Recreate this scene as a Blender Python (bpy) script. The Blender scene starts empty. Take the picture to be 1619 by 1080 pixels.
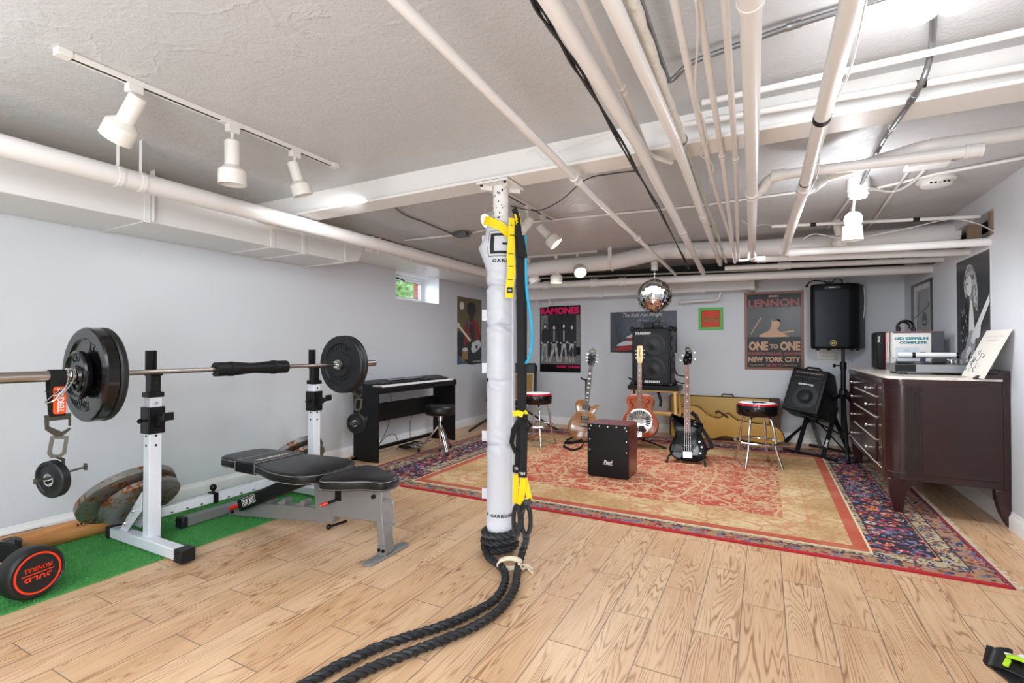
import bpy, bmesh, math, random
from mathutils import Matrix, Vector
from math import pi, sin, cos, radians as R

# ------------------------------------------------------------ camera, world, lights, exposure
SC = bpy.context.scene
COL = SC.collection
F_PX, CAM_Z = 772.0, 1.17
TILT, YAW = math.atan(9 / 772.0), math.atan(400.5 / 772.0)
cd = bpy.data.cameras.new('camera')
cd.sensor_fit = 'HORIZONTAL'; cd.sensor_width = 36.0; cd.lens = F_PX / 1619.0 * 36.0
cd.clip_start = 0.02
CAM = bpy.data.objects.new('camera', cd); COL.objects.link(CAM)
CAM.location = (0, 0, CAM_Z); CAM.rotation_euler = (pi / 2 + TILT, 0, YAW)
SC.camera = CAM
SC.view_settings.view_transform = 'Standard'; SC.view_settings.look = 'None'
SC.view_settings.gamma = 1.0; SC.view_settings.exposure = 0.0
SC.view_settings.use_curve_mapping = False
SC.cycles.use_denoising = True
SC.cycles.max_bounces = 8; SC.cycles.diffuse_bounces = 4; SC.cycles.caustics_reflective = False; SC.cycles.caustics_refractive = False
SC.cycles.sample_clamp_indirect = 4.0

W = bpy.data.worlds.new('daylight'); SC.world = W; W.use_nodes = True
bg = W.node_tree.nodes['Background']; bg.inputs[0].default_value = (.62, .76, 1, 1); bg.inputs[1].default_value = 5.0

def lamp(name, typ, loc, power, color=(1, .96, .91), size=.05, aim=None, spot=None, blend=.5, size_y=None):
    l = bpy.data.lights.new(name, typ); l.energy = power; l.color = color
    if typ == 'AREA':
        l.size = size
        if size_y: l.shape = 'RECTANGLE'; l.size_y = size_y
    else: l.shadow_soft_size = size
    if spot: l.spot_size = R(spot); l.spot_blend = blend
    o = bpy.data.objects.new(name, l); COL.objects.link(o); o.location = loc
    if aim: o.rotation_euler = (Vector(aim) - Vector(loc)).to_track_quat('-Z', 'Y').to_euler()
    return o

NEUT = (.87, .94, 1)
# unseen fill panels added behind the camera for general brightness
lamp('rear_fill', 'AREA', (-1.6, -1.0, 2.15), 62, NEUT, 2.4, (-1.6, -.2, 0), size_y=1.6)
lamp('rear_fill', 'AREA', (.5, -.4, 2.15), 20, NEUT, 1.2, (.4, .6, 0))
# fill panels added to brighten the ceiling, one low over the floor
lamp('ceiling_fill', 'AREA', (-.9, -.6, 1.0), 40, (.87, .94, 1), 1.2, (-1.4, 1.6, 2.3))
lamp('ceiling_fill', 'AREA', (-1.0, 2.9, .06), 8, (.87, .94, 1), 1.5, (-1.0, 3.0, 2.3))
# unseen panel added behind the camera at the right, brightens the left wall
lamp('left_wall_fill', 'AREA', (1.1, -.9, 1.7), 46, (.88, .945, 1), .9, (-3.9, 1.9, 1.3))
# a lit track head on the same ceiling, just out of the picture at the left
lamp('left_side_light', 'POINT', (-2.45, .05, 1.95), 20, (.93, .965, 1), .06)
lamp('left_side_light', 'SPOT', (-2.3, 2.3, 2.1), 26, (.93, .965, 1), .06, (-3.95, 2.9, 1.0), 120, .8)  # added spot with no lit head here, brightens the left wall
# soft fill panel added below the pipes to brighten the music corner
lamp('music_corner_fill', 'AREA', (-1.3, 4.6, 1.97), 42, (.89, .95, 1), 2.6, (-1.3, 4.7, 0), size_y=1.0)

lamp('window_daylight', 'AREA', (-5.1, 4.75, 2.25), 26, (.9, .96, 1), .9, (-4.0, 5.3, 1.9))

# ------------------------------------------------------------ pixel to place
_f = Vector((-sin(YAW) * cos(TILT), cos(YAW) * cos(TILT), sin(TILT)))
_r = Vector((cos(YAW), sin(YAW), 0)); _u = _r.cross(_f)
def at(px, py, x=None, y=None, z=None):
    d = _f + _r * (px - 809.5) / F_PX - _u * (py - 540.0) / F_PX
    t = (z - CAM_Z) / d.z if z is not None else (x / d.x if x is not None else y / d.y)
    return Vector((0, 0, CAM_Z)) + d * t

# ------------------------------------------------------------ materials
MATS = {}
def srgb(h):
    if isinstance(h, str):
        c = [int(h[i:i + 2], 16) / 255 for i in (0, 2, 4)]
        return tuple((v / 12.92 if v <= .04045 else ((v + .055) / 1.055) ** 2.4) for v in c) + (1,)
    return tuple(h) + (1,) if len(h) == 3 else tuple(h)

class N:
    """small node-graph writer"""
    def __init__(s, mat):
        s.t = mat.node_tree; s.bsdf = s.t.nodes['Principled BSDF']
    def n(s, typ, **kw):
        o = s.t.nodes.new(typ)
        for k, v in kw.items(): setattr(o, k, v)
        return o
    def link(s, a, b): s.t.links.new(a, b)
    def put(s, sock, v):
        if isinstance(v, bpy.types.NodeSocket): s.link(v, sock)
        elif v is not None: sock.default_value = v
    def math(s, op, a, b=None, c=None, clamp=False):
        o = s.n('ShaderNodeMath', operation=op); o.use_clamp = clamp
        s.put(o.inputs[0], a); s.put(o.inputs[1], b)
        if c is not None: s.put(o.inputs[2], c)
        return o.outputs[0]
    def coord(s, which='Object'):
        return s.n('ShaderNodeTexCoord').outputs[which]
    def sep(s, v):
        o = s.n('ShaderNodeSeparateXYZ'); s.link(v, o.inputs[0]); return o.outputs
    def comb(s, x, y, z=0.0):
        o = s.n('ShaderNodeCombineXYZ'); s.put(o.inputs[0], x); s.put(o.inputs[1], y); s.put(o.inputs[2], z); return o.outputs[0]
    def noise(s, v, scale, detail=3, rough=.5, dist=0.0):
        o = s.n('ShaderNodeTexNoise'); s.put(o.inputs['Vector'], v)
        o.inputs['Scale'].default_value = scale; o.inputs['Detail'].default_value = detail
        o.inputs['Roughness'].default_value = rough; o.inputs['Distortion'].default_value = dist
        return o.outputs['Fac']
    def voro(s, v, scale, feature='F1', out='Distance'):
        o = s.n('ShaderNodeTexVoronoi', feature=feature); s.put(o.inputs['Vector'], v); o.inputs['Scale'].default_value = scale
        return o.outputs[out]
    def ramp(s, fac, stops, interp='LINEAR'):
        o = s.n('ShaderNodeValToRGB'); s.put(o.inputs[0], fac); cr = o.color_ramp; cr.interpolation = interp
        while len(cr.elements) < len(stops): cr.elements.new(.5)
        for e, (p, c) in zip(cr.elements, stops): e.position = p; e.color = srgb(c)
        return o.outputs[0]
    def mix(s, fac, a, b, mode='MIX'):
        o = s.n('ShaderNodeMix', data_type='RGBA', blend_type=mode)
        s.put(o.inputs[0], fac)
        for k, v in ((6, a), (7, b)):
            s.put(o.inputs[k], v if isinstance(v, bpy.types.NodeSocket) else srgb(v))
        return o.outputs[2]
    def bump(s, h, strength=.3, dist=.01):
        o = s.n('ShaderNodeBump'); s.link(h, o.inputs['Height'])
        o.inputs['Strength'].default_value = strength; o.inputs['Distance'].default_value = dist
        s.link(o.outputs[0], s.bsdf.inputs['Normal'])
    def col(s, v): s.put(s.bsdf.inputs['Base Color'], v)
    def rough(s, v): s.put(s.bsdf.inputs['Roughness'], v)

def mat(name, color='808080', rough=.5, metal=0.0, vary=0.0, vscale=6, bump=0.0, bscale=60, bdist=.002, emit=None, es=1.0, coat=0.0, trans=0.0, ior=1.45, spec=None):
    if name in MATS: return MATS[name]
    m = bpy.data.materials.new(name); m.use_nodes = True; MATS[name] = m
    n = N(m); b = n.bsdf
    b.inputs['Base Color'].default_value = srgb(color); b.inputs['Roughness'].default_value = rough
    b.inputs['Metallic'].default_value = metal; b.inputs['Coat Weight'].default_value = coat
    b.inputs['Coat Roughness'].default_value = .08
    b.inputs['Transmission Weight'].default_value = trans; b.inputs['IOR'].default_value = ior
    if spec is not None: b.inputs['Specular IOR Level'].default_value = spec
    if emit: b.inputs['Emission Color'].default_value = srgb(emit); b.inputs['Emission Strength'].default_value = es
    if vary:
        c = srgb(color); f = n.noise(n.coord(), vscale, 4)
        n.col(n.mix(f, tuple(max(0, x * (1 - vary)) for x in c[:3]), tuple(min(1, x * (1 + vary)) for x in c[:3])))
    if bump: n.bump(n.noise(n.coord(), bscale, 3), bump, bdist)
    m.diffuse_color = srgb(color)
    return m

# ------------------------------------------------------------ geometry writer
BASES = {}
def frame(o, x, y):
    x = Vector(x).normalized(); y = Vector(y); y = (y - x * y.dot(x)).normalized(); z = x.cross(y)
    m = Matrix((x, y, z)).transposed().to_4x4(); m.translation = Vector(o); return m
def along(o, axis, up=(0, 0, 1)):
    """frame whose local Z runs along axis, local Y as near to up as it can be"""
    z = Vector(axis).normalized(); u = Vector(up)
    if abs(z.dot(u.normalized())) > .98: u = Vector((0, 1, 0))
    y = (u - z * z.dot(u)).normalized(); x = y.cross(z)
    m = Matrix((x, y, z)).transposed().to_4x4(); m.translation = Vector(o); return m
TXT = {}
def text_mesh(s, bold=0.0, ext=0.0, shear=0.0, space=1.0, res=3):
    k = (s, bold, ext, shear, space)
    if k not in TXT:
        c = bpy.data.curves.new('t', 'FONT'); c.body = s; c.size = 1; c.offset = bold; c.extrude = ext; c.shear = shear
        c.space_character = space; c.resolution_u = res
        c.fill_mode = 'FRONT' if ext == 0 else 'BOTH'
        o = bpy.data.objects.new('t', c); COL.objects.link(o)
        dg = bpy.context.evaluated_depsgraph_get()
        me = bpy.data.meshes.new_from_object(o.evaluated_get(dg))
        vs = [tuple(v.co) for v in me.vertices]; fs = [tuple(p.vertices) for p in me.polygons]
        bpy.data.objects.remove(o); bpy.data.curves.remove(c); bpy.data.meshes.remove(me)
        x0 = min(v[0] for v in vs); x1 = max(v[0] for v in vs); y0 = min(v[1] for v in vs); y1 = max(v[1] for v in vs)
        TXT[k] = ([((v[0] - x0) / (x1 - x0), (v[1] - y0) / (y1 - y0), v[2]) for v in vs], fs)
    return TXT[k]

class G:
    def __init__(s, root=None, m=None):
        s.v = []; s.f = []; s.mi = []; s.sm = []; s.mats = []; s.cur = 0; s.flat = False
        s.B = BASES.get(root.name, Matrix()) if root is not None else Matrix()
        s.T = s.B.copy()
        if m: s.m(m)
    def m(s, mt):
        if isinstance(mt, str): mt = MATS[mt]
        if mt not in s.mats: s.mats.append(mt)
        s.cur = s.mats.index(mt); return s
    def at(s, M=None): s.T = s.B @ M if M is not None else s.B.copy(); return s
    def world(s, M=None): s.T = M if M is not None else Matrix(); return s
    def add(s, vs, fs, smooth=True):
        o = len(s.v); T = s.T
        s.v += [tuple(T @ Vector(v)) for v in vs]
        s.f += [tuple(i + o for i in f) for f in fs]
        s.mi += [s.cur] * len(fs); s.sm += [smooth] * len(fs); return s
    def bx(s, x0, x1, y0, y1, z0, z1):
        return s.add([(x, y, z) for x in (x0, x1) for y in (y0, y1) for z in (z0, z1)],
                     [(0, 1, 3, 2), (4, 6, 7, 5), (0, 4, 5, 1), (2, 3, 7, 6), (0, 2, 6, 4), (1, 5, 7, 3)])
    def box(s, c, d, M=None):
        K = s.T
        if M is not None: s.T = K @ M
        s.bx(c[0] - d[0] / 2, c[0] + d[0] / 2, c[1] - d[1] / 2, c[1] + d[1] / 2, c[2] - d[2] / 2, c[2] + d[2] / 2)
        s.T = K; return s
    def beam(s, p, q, w, h, up=(0, 0, 1)):
        """rectangular bar from p to q, w across, h along up"""
        p = Vector(p); q = Vector(q); M = along(p, q - p, up); K = s.T; s.T = K @ M
        s.bx(-w / 2, w / 2, -h / 2, h / 2, 0, (q - p).length); s.T = K; return s
    def tube(s, pts, r, n=10, closed=False, cap=True, flat=None):
        pts = [Vector(p) for p in pts]; k = len(pts)
        rr = r if isinstance(r, (list, tuple)) else [r] * k
        t = []
        for i in range(k):
            a = pts[(i - 1) % k] if (closed or i) else pts[i]; b = pts[(i + 1) % k] if (closed or i < k - 1) else pts[i]
            d = b - a; t.append(d.normalized() if d.length > 1e-9 else Vector((0, 0, 1)))
        u = t[0].orthogonal().normalized() if flat is None else (Vector(flat) - t[0] * t[0].dot(Vector(flat))).normalized()
        vs = []
        for i in range(k):
            u = (u - t[i] * u.dot(t[i])); u = u.normalized() if u.length > 1e-6 else t[i].orthogonal().normalized()
            w = t[i].cross(u)
            for j in range(n):
                a = 2 * pi * j / n; vs.append(pts[i] + (u * cos(a) + w * sin(a)) * rr[i])
        fs = []
        for i in range(k if closed else k - 1):
            for j in range(n):
                a = i * n + j; b = i * n + (j + 1) % n; c = ((i + 1) % k) * n
                fs.append((a, b, c + (j + 1) % n, c + j))
        s.add(vs, fs)
        if cap and not closed:
            s.add(vs[:n], [tuple(range(n))[::-1]], False); s.add(vs[-n:], [tuple(range(n))], False)
        return s
    def cyl(s, p, q, r, r2=None, n=16): return s.tube([p, q], [r, r if r2 is None else r2], n)
    def strap(s, pts, w, th, wd):
        """ribbon along pts, width w along wd (one vector or one per point), thickness th"""
        pts = [Vector(p) for p in pts]; k = len(pts); vs = []
        for i in range(k):
            t = (pts[min(i + 1, k - 1)] - pts[max(i - 1, 0)]).normalized()
            d = Vector(wd[i] if isinstance(wd, list) else wd); d = (d - t * d.dot(t)).normalized(); nn = t.cross(d)
            for a, b in ((-1, -1), (1, -1), (1, 1), (-1, 1)): vs.append(pts[i] + d * a * w / 2 + nn * b * th / 2)
        fs = [(0, 1, 2, 3), tuple(4 * (k - 1) + j for j in (3, 2, 1, 0))]
        for i in range(k - 1):
            for j in range(4): fs.append((4 * i + j, 4 * i + (j + 1) % 4, 4 * i + 4 + (j + 1) % 4, 4 * i + 4 + j))
        return s.add(vs, fs)
    def lathe(s, prof, n=24, o=(0, 0, 0), axis=(0, 0, 1), closed=False):
        M = along(o, axis); K = s.T; s.T = K @ M; vs = []; k = len(prof)
        for r, z in prof:
            for j in range(n): a = 2 * pi * j / n; vs.append((r * cos(a), r * sin(a), z))
        fs = []
        for i in range(k if closed else k - 1):
            for j in range(n):
                c = ((i + 1) % k) * n
                fs.append((i * n + j, i * n + (j + 1) % n, c + (j + 1) % n, c + j))
        if not closed:
            if prof[0][0] > 1e-5: fs.append(tuple(range(n))[::-1])
            if prof[-1][0] > 1e-5: fs.append(tuple(range((k - 1) * n, k * n)))
        s.add(vs, fs); s.T = K; return s
    def ball(s, c, r, n=14, sz=(1, 1, 1)):
        vs = []; fs = []; m = n // 2
        for i in range(m + 1):
            a = pi * i / m
            for j in range(n): b = 2 * pi * j / n; vs.append((c[0] + r * sin(a) * cos(b) * sz[0], c[1] + r * sin(a) * sin(b) * sz[1], c[2] + r * cos(a) * sz[2]))
        for i in range(m):
            for j in range(n): fs.append((i * n + j, i * n + (j + 1) % n, (i + 1) * n + (j + 1) % n, (i + 1) * n + j))
        return s.add(vs, fs)
    def prism(s, poly, z0, z1, smooth=True):
        k = len(poly)
        vs = [(p[0], p[1], z0) for p in poly] + [(p[0], p[1], z1) for p in poly]
        return s.add(vs, [tuple(range(k))[::-1], tuple(range(k, 2 * k))] + [(i, (i + 1) % k, k + (i + 1) % k, k + i) for i in range(k)], smooth)
    def pillow(s, poly, z0, z1, e, steps=3):
        """prism with rounded edges (inset e) for pads and bodies"""
        k = len(poly); cx = sum(p[0] for p in poly) / k; cy = sum(p[1] for p in poly) / k
        def inset(d):
            out = []
            for i in range(k):
                a = Vector(poly[i - 1]).to_2d(); b = Vector(poly[i]).to_2d(); c = Vector(poly[(i + 1) % k]).to_2d()
                n1 = (b - a); n1 = Vector((-n1.y, n1.x)).normalized() if n1.length > 1e-9 else Vector((0, 0))
                n2 = (c - b); n2 = Vector((-n2.y, n2.x)).normalized() if n2.length > 1e-9 else n1
                m = (n1 + n2); m = m.normalized() if m.length > 1e-6 else n1
                out.append((b.x + m.x * d, b.y + m.y * d))
            return out
        ar = sum(poly[i - 1][0] * poly[i][1] - poly[i][0] * poly[i - 1][1] for i in range(k)); sg = 1 if ar > 0 else -1
        rings = []
        for i in range(steps + 1):
            a = pi / 2 * i / steps; rings.append((inset(sg * e * (1 - sin(a))), z0 + e * (1 - cos(a))))
        for i in range(steps, -1, -1):
            a = pi / 2 * i / steps; rings.append((inset(sg * e * (1 - sin(a))), z1 - e * (1 - cos(a))))
        vs = [(p[0], p[1], z) for ps, z in rings for p in ps]; fs = [tuple(range(k))[::-1], tuple(range((len(rings) - 1) * k, len(rings) * k))]
        for i in range(len(rings) - 1):
            for j in range(k): fs.append((i * k + j, i * k + (j + 1) % k, (i + 1) * k + (j + 1) % k, (i + 1) * k + j))
        return s.add(vs, fs)
    def text(s, str_, M, w, h, bold=0.0, ext=0.0, shear=0.0, space=1.0):
        """lettering filling a box w by h centred on M's origin, in M's XY plane"""
        vs, fs = text_mesh(str_, bold, ext / max(h, 1e-6) if ext else 0.0, shear, space)
        K = s.T; s.T = K @ M
        s.add([((x - .5) * w, (y - .5) * h, z * h) for x, y, z in vs], fs, False); s.T = K; return s
    def done(s, name, parent=None, bevel=0.0, angle=35, normals=True, seg=2, origin=None, **tags):
        inv = Matrix()
        p = parent
        while p is not None and p.parent is not None: p = p.parent
        if p is not None: inv = BASES.get(p.name, Matrix()).inverted()
        off = Vector((0, 0, 0))
        if p is None:
            if origin is not None: off = Vector(origin)
            else:
                xs = [v[0] for v in s.v]; ys = [v[1] for v in s.v]; zs = [v[2] for v in s.v]
                off = Vector(((min(xs) + max(xs)) / 2, (min(ys) + max(ys)) / 2, min(zs)))
        me = bpy.data.meshes.new(name)
        me.from_pydata([tuple(inv @ (Vector(v) - off)) for v in s.v], [], s.f)
        for mt in s.mats: me.materials.append(mt)
        me.polygons.foreach_set('material_index', s.mi); me.polygons.foreach_set('use_smooth', s.sm)
        me.update()
        if normals:
            b = bmesh.new(); b.from_mesh(me); bmesh.ops.recalc_face_normals(b, faces=b.faces); b.to_mesh(me); b.free()
        me.set_sharp_from_angle(angle=R(angle))
        o = bpy.data.objects.new(name, me); COL.objects.link(o)
        if parent is not None: o.parent = parent
        else: o.location = off; BASES[o.name] = Matrix.Translation(off)
        if bevel:
            md = o.modifiers.new('bevel', 'BEVEL'); md.width = bevel; md.segments = seg; md.limit_method = 'ANGLE'; md.angle_limit = R(40)
            md.harden_normals = False
        for k, v in tags.items(): o[k] = v
        return o

def thing(name, loc, rz=0.0, label=None, category=None, group=None, kind=None, M=None):
    o = bpy.data.objects.new(name, None); COL.objects.link(o); o.empty_display_size = .05
    if M is None: M = Matrix.Translation(Vector(loc)) @ Matrix.Rotation(rz, 4, 'Z')
    o.matrix_basis = M; BASES[o.name] = M
    for k, v in (('label', label), ('category', category), ('group', group), ('kind', kind)):
        if v: o[k] = v
    return o
def dup(root, M, label=None, group=None):
    r = root.copy(); COL.objects.link(r); r.matrix_basis = M; BASES[r.name] = M
    if label: r['label'] = label
    if group: r['group'] = group
    for ch in list(root.children):
        c = ch.copy(); COL.objects.link(c); c.parent = r
        for g in list(ch.children):
            d = g.copy(); COL.objects.link(d); d.parent = c
    return r
def bend(pts, rad, n=5):
    """round the inner corners of a polyline"""
    pts = [Vector(p) for p in pts]; out = [pts[0]]
    for i in range(1, len(pts) - 1):
        a, b, c = pts[i - 1], pts[i], pts[i + 1]
        r = min(rad, (a - b).length * .45, (c - b).length * .45)
        p = b + (a - b).normalized() * r; q = b + (c - b).normalized() * r
        for k in range(n + 1): t = k / n; out.append(p * (1 - t) ** 2 + b * 2 * t * (1 - t) + q * t * t)
    out.append(pts[-1]); return out
def spline(pts, n=6, closed=False):
    pts = [Vector(p) for p in pts]; k = len(pts); out = []
    for i in range(k if closed else k - 1):
        if closed: p0, p1, p2, p3 = pts[i - 1], pts[i], pts[(i + 1) % k], pts[(i + 2) % k]
        else: p0, p1, p2, p3 = pts[max(i - 1, 0)], pts[i], pts[i + 1], pts[min(i + 2, k - 1)]
        for j in range(n):
            t = j / n
            out.append(.5 * ((2 * p1) + (p2 - p0) * t + (2 * p0 - 5 * p1 + 4 * p2 - p3) * t * t + (3 * p1 - p0 - 3 * p2 + p3) * t ** 3))
    if not closed: out.append(pts[-1])
    return out
def spl2(pts, n=5): return [(p.x, p.y) for p in spline([(a, b, 0) for a, b in pts], n, True)]
def rrect(x0, x1, y0, y1, r, n=4):
    out = []
    for cx, cy, a0 in ((x1 - r, y1 - r, 0), (x0 + r, y1 - r, 90), (x0 + r, y0 + r, 180), (x1 - r, y0 + r, 270)):
        for i in range(n + 1): a = R(a0 + 90 * i / n); out.append((cx + r * cos(a), cy + r * sin(a)))
    return out
def circ(cx, cy, rx, ry=None, n=20): return [(cx + rx * cos(2 * pi * i / n), cy + (ry or rx) * sin(2 * pi * i / n)) for i in range(n)]

# ------------------------------------------------------------ material palette
mat('white_paint', 'e6e3e0', .35, vary=.04, vscale=3, bump=.15, bscale=25, bdist=.004)
mat('pipe_paint', 'e2dedb', .32, vary=.05, vscale=4, bump=.2, bscale=18, bdist=.003)
mat('duct_paint', 'e9e8e7', .3, vary=.03, vscale=2)
mat('grey_steel', '9c9d9f', .35, .8, vary=.1)
mat('galvanised', '8a8b8c', .4, .9, vary=.12, vscale=15)
mat('chrome', 'e8e8ea', .08, 1.0)
mat('brushed_steel', 'b9b2ac', .28, 1.0, vary=.08, vscale=30)
mat('black_rubber', '1b1c1e', .45, vary=.15, vscale=20)
mat('black_gloss', '08080a', .12, coat=.25)
mat('black_lacquer', '040406', .06, spec=.3)
mat('black_metal', '0e0e10', .4, spec=.4)
mat('black_plastic', '0f1012', .42, spec=.35)
mat('black_vinyl', '0d0e10', .36, bump=.25, bscale=180, bdist=.001)
mat('black_webbing', '101011', .8, bump=.4, bscale=400, bdist=.001)
mat('dark_grille', '14171b', .55, bump=.6, bscale=420, bdist=.002)
mat('white_powder', 'dfe4ec', .35)
mat('bench_grey', '8d8d8d', .4, .35)
mat('red_plastic', 'd8231c', .35)
mat('yellow_webbing', 'f0d000', .6, bump=.2, bscale=300, bdist=.001)
mat('cyan_rubber', '1fa0c8', .45)
mat('white_vinyl', 'c6c8d0', .35, bump=.5, bscale=11, bdist=.02)
mat('white_print', 'f2f2f2', .5)
mat('black_print', '121212', .6)
mat('stitch', '9a9a98', .6)
mat('orange_patch', 'ee5a24', .5)
mat('orange_print', 'f0401e', .45)
mat('cream', 'e8dfc4', .5)
mat('lamp_white', 'dcd7d0', .35)
mat('cable_white', 'd8d6d2', .5)
mat('brass', 'c9a45a', .3, 1.0)
mat('gold', '9c8148', .35, 1.0)
mat('olive_metal', '57544c', .4, .6)
mat('bulb_glow', 'ffffff', .3, emit='fff6ea', es=3.0)
mat('glow_disc', 'ffffff', .3, emit='fff2dd', es=3.0)
mat('window_white', 'eeeeee', .4)
def pane():
    m = mat('glass', 'ffffff', .02); t = m.node_tree; out = [x for x in t.nodes if x.type == 'OUTPUT_MATERIAL'][0]
    a = t.nodes.new('ShaderNodeBsdfTransparent'); b = t.nodes.new('ShaderNodeBsdfGlossy'); b.inputs['Roughness'].default_value = .02
    x = t.nodes.new('ShaderNodeMixShader'); x.inputs[0].default_value = .05
    t.links.new(a.outputs[0], x.inputs[1]); t.links.new(b.outputs[0], x.inputs[2]); t.links.new(x.outputs[0], out.inputs['Surface'])
pane()
mat('clear_lid', 'ffffff', .03, trans=1.0, ior=1.12)
mat('red_gloss', 'b3161c', .2, coat=.4)
mat('tweed_brown', '85693c', .8, vary=.25, vscale=90, bump=.3, bscale=300)
mat('leather_brown', '4a2b20', .5)
mat('rose_stud', '8c6f58', .7, vary=.2)
mat('pine', 'd9ab66', .5, vary=.12, vscale=12)
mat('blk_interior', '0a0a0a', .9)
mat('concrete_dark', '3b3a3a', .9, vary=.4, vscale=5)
mat('outlet_white', 'e8e6e0', .4)

def wood(name, c1, c2, scale=(1, 12, 12), rough=.35, coat=.0, nscale=4):
    m = mat(name, c1, rough, coat=coat); n = N(m); v = n.coord()
    mp = n.n('ShaderNodeMapping'); n.link(v, mp.inputs[0]); mp.inputs['Scale'].default_value = scale
    f = n.noise(mp.outputs[0], nscale, 6, .6, .6)
    n.col(n.ramp(f, [(.3, c1), (.7, c2)])); return m
wood('guitar_maple', '9c6a3a', '74461f', (14, 14, 2), .12, .7, 2)
wood('guitar_mahogany', 'a8532f', '7e3418', (14, 14, 2), .15, .5, 2)
wood('fretboard_dark', '2a1b16', '15100e', (20, 20, 3), .4)
wood('rosewood', '8a5b4b', '6a4034', (30, 30, 3), .35)
wood('headstock_maple', 'e6cf9d', 'd3b67c', (20, 20, 3), .3)
wood('cherry', '6b2226', '501719', (12, 12, 3), .35, .3)
wood('dresser_mahogany', '2e1214', '200c0e', (3, 3, 22), .28, .25, 2)
wood('dresser_reddish', '3a1616', '280d0e', (22, 22, 2), .28, .25, 2)
wood('log_wood', 'c98f57', 'a76c38', (12, 1.2, 12), .35, .3)
wood('rug_stub', '808080', '707070')

def marble():
    m = mat('marble_top', 'd9d2ca', .22); n = N(m)
    n.col(n.ramp(n.noise(n.coord(), 5, 7, .65, 1.2), [(.35, 'cdbfb2'), (.55, 'e3dcd4'), (.7, 'efeae5')]))
marble()

def plaster():
    m = mat('ceiling_plaster', 'd3cfcb', .38); n = N(m); c = n.coord()
    big = n.noise(c, .9, 5, .55, .4); fine = n.noise(c, 55, 3, .6); mid = n.noise(c, 7, 6, .65, .8)
    n.col(n.mix(big, 'bab9b9', 'c6c6c7'))
    h = n.math('ADD', n.math('MULTIPLY', mid, 1.2), n.math('MULTIPLY', fine, .5))
    ridge = n.math('POWER', n.math('SUBTRACT', 1.0, n.math('MULTIPLY', n.math('ABSOLUTE', n.math('SUBTRACT', n.noise(c, 1.6, 5, .55, 1.5), .5)), 9), clamp=True), 6)
    gate = n.ramp(n.noise(c, .7, 3), [(.5, (0, 0, 0)), (.62, (1, 1, 1))])
    h = n.math('ADD', h, n.math('MULTIPLY', n.math('MULTIPLY', ridge, gate), .35))
    n.bump(h, .6, .009); n.rough(n.ramp(mid, [(.3, (.3, .3, .3)), (.7, (.5, .5, .5))]))
plaster()

def wallpaint():
    m = mat('wall_grey', 'd6d9de', .42); n = N(m); c = n.coord()
    n.col(n.mix(n.noise(c, 1.2, 3), 'd2d6dc', 'd9dce1')); n.bump(n.noise(c, 30, 3), .12, .003)
wallpaint()

def floor_tiles():
    m = mat('wood_plank_tile', 'd0a078', .38); n = N(m); x, y, z = n.sep(n.coord())
    PW, PL = .17, .665
    u = n.math('DIVIDE', n.math('ADD', x, .10 + 100 * PW), PW); row = n.math('FLOOR', u); fu = n.math('SUBTRACT', u, row)
    par = n.math('MODULO', row, 2.0)
    # even rows: joints at 2.48 + k*PL, odd rows half a plank on
    v = n.math('DIVIDE', n.math('ADD', n.math('SUBTRACT', y, 2.48 - 100 * PL), n.math('MULTIPLY', par, PL / 2)), PL)
    pl = n.math('FLOOR', v); fv = n.math('SUBTRACT', v, pl)
    wn = n.n('ShaderNodeTexWhiteNoise', noise_dimensions='2D'); n.link(n.comb(row, pl), wn.inputs['Vector'])
    rnd = wn.outputs['Value']; rc = n.sep(wn.outputs['Color'])
    # cathedral grain: stretched noise contour lines per plank
    gx = n.math('ADD', n.math('MULTIPLY', x, 8), n.math('MULTIPLY', rc[0], 37)); gy = n.math('ADD', n.math('MULTIPLY', y, .55), n.math('MULTIPLY', rc[1], 53))
    g = n.noise(n.comb(gx, gy, n.math('MULTIPLY', rnd, 9)), 1.0, 2.5, .42, .15)
    rings = n.math('FRACT', n.math('MULTIPLY', g, 34)); rings = n.math('ABSOLUTE', n.math('SUBTRACT', rings, .5))
    line = n.math('SUBTRACT', 1.0, n.math('MULTIPLY', rings, 4.2), clamp=True)
    mask = n.noise(n.comb(n.math('MULTIPLY', x, 9), n.math('MULTIPLY', y, 3), rnd), 1.0, 3)
    line = n.math('MULTIPLY', line, n.ramp(mask, [(.35, (.1, .1, .1)), (.6, (1, 1, 1))]))
    streak = n.noise(n.comb(n.math('MULTIPLY', x, 90), n.math('MULTIPLY', y, 4), rnd), 1.0, 4, .6)
    base = n.mix(rnd, 'dab28a', 'e4c19c')
    base = n.mix(n.ramp(n.noise(n.comb(n.math('MULTIPLY', x, 5), n.math('MULTIPLY', y, 1.5), rnd), 1, 3), [(.45, (0, 0, 0)), (.75, (.45, .45, .45))]), base, 'bd8c64')
    base = n.mix(n.math('MULTIPLY', n.ramp(streak, [(.4, (0, 0, 0)), (.75, (1, 1, 1))]), .32), base, 'b98a63')
    base = n.mix(n.math('MULTIPLY', line, .95), base, '98663d')
    ex = n.math('MULTIPLY', n.math('MINIMUM', fu, n.math('SUBTRACT', 1.0, fu)), PW); ey = n.math('MULTIPLY', n.math('MINIMUM', fv, n.math('SUBTRACT', 1.0, fv)), PL)
    e = n.math('MINIMUM', ex, ey); gr = n.math('LESS_THAN', e, .0022)
    n.col(n.mix(gr, base, '8e7763'))
    hh = n.math('SUBTRACT', n.math('MINIMUM', n.math('MULTIPLY', e, 250), 1.0), n.math('MULTIPLY', line, .15))
    n.bump(hh, .35, .002); n.rough(n.ramp(streak, [(.3, (.3, .3, .3)), (.7, (.46, .46, .46))]))
floor_tiles()

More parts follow.
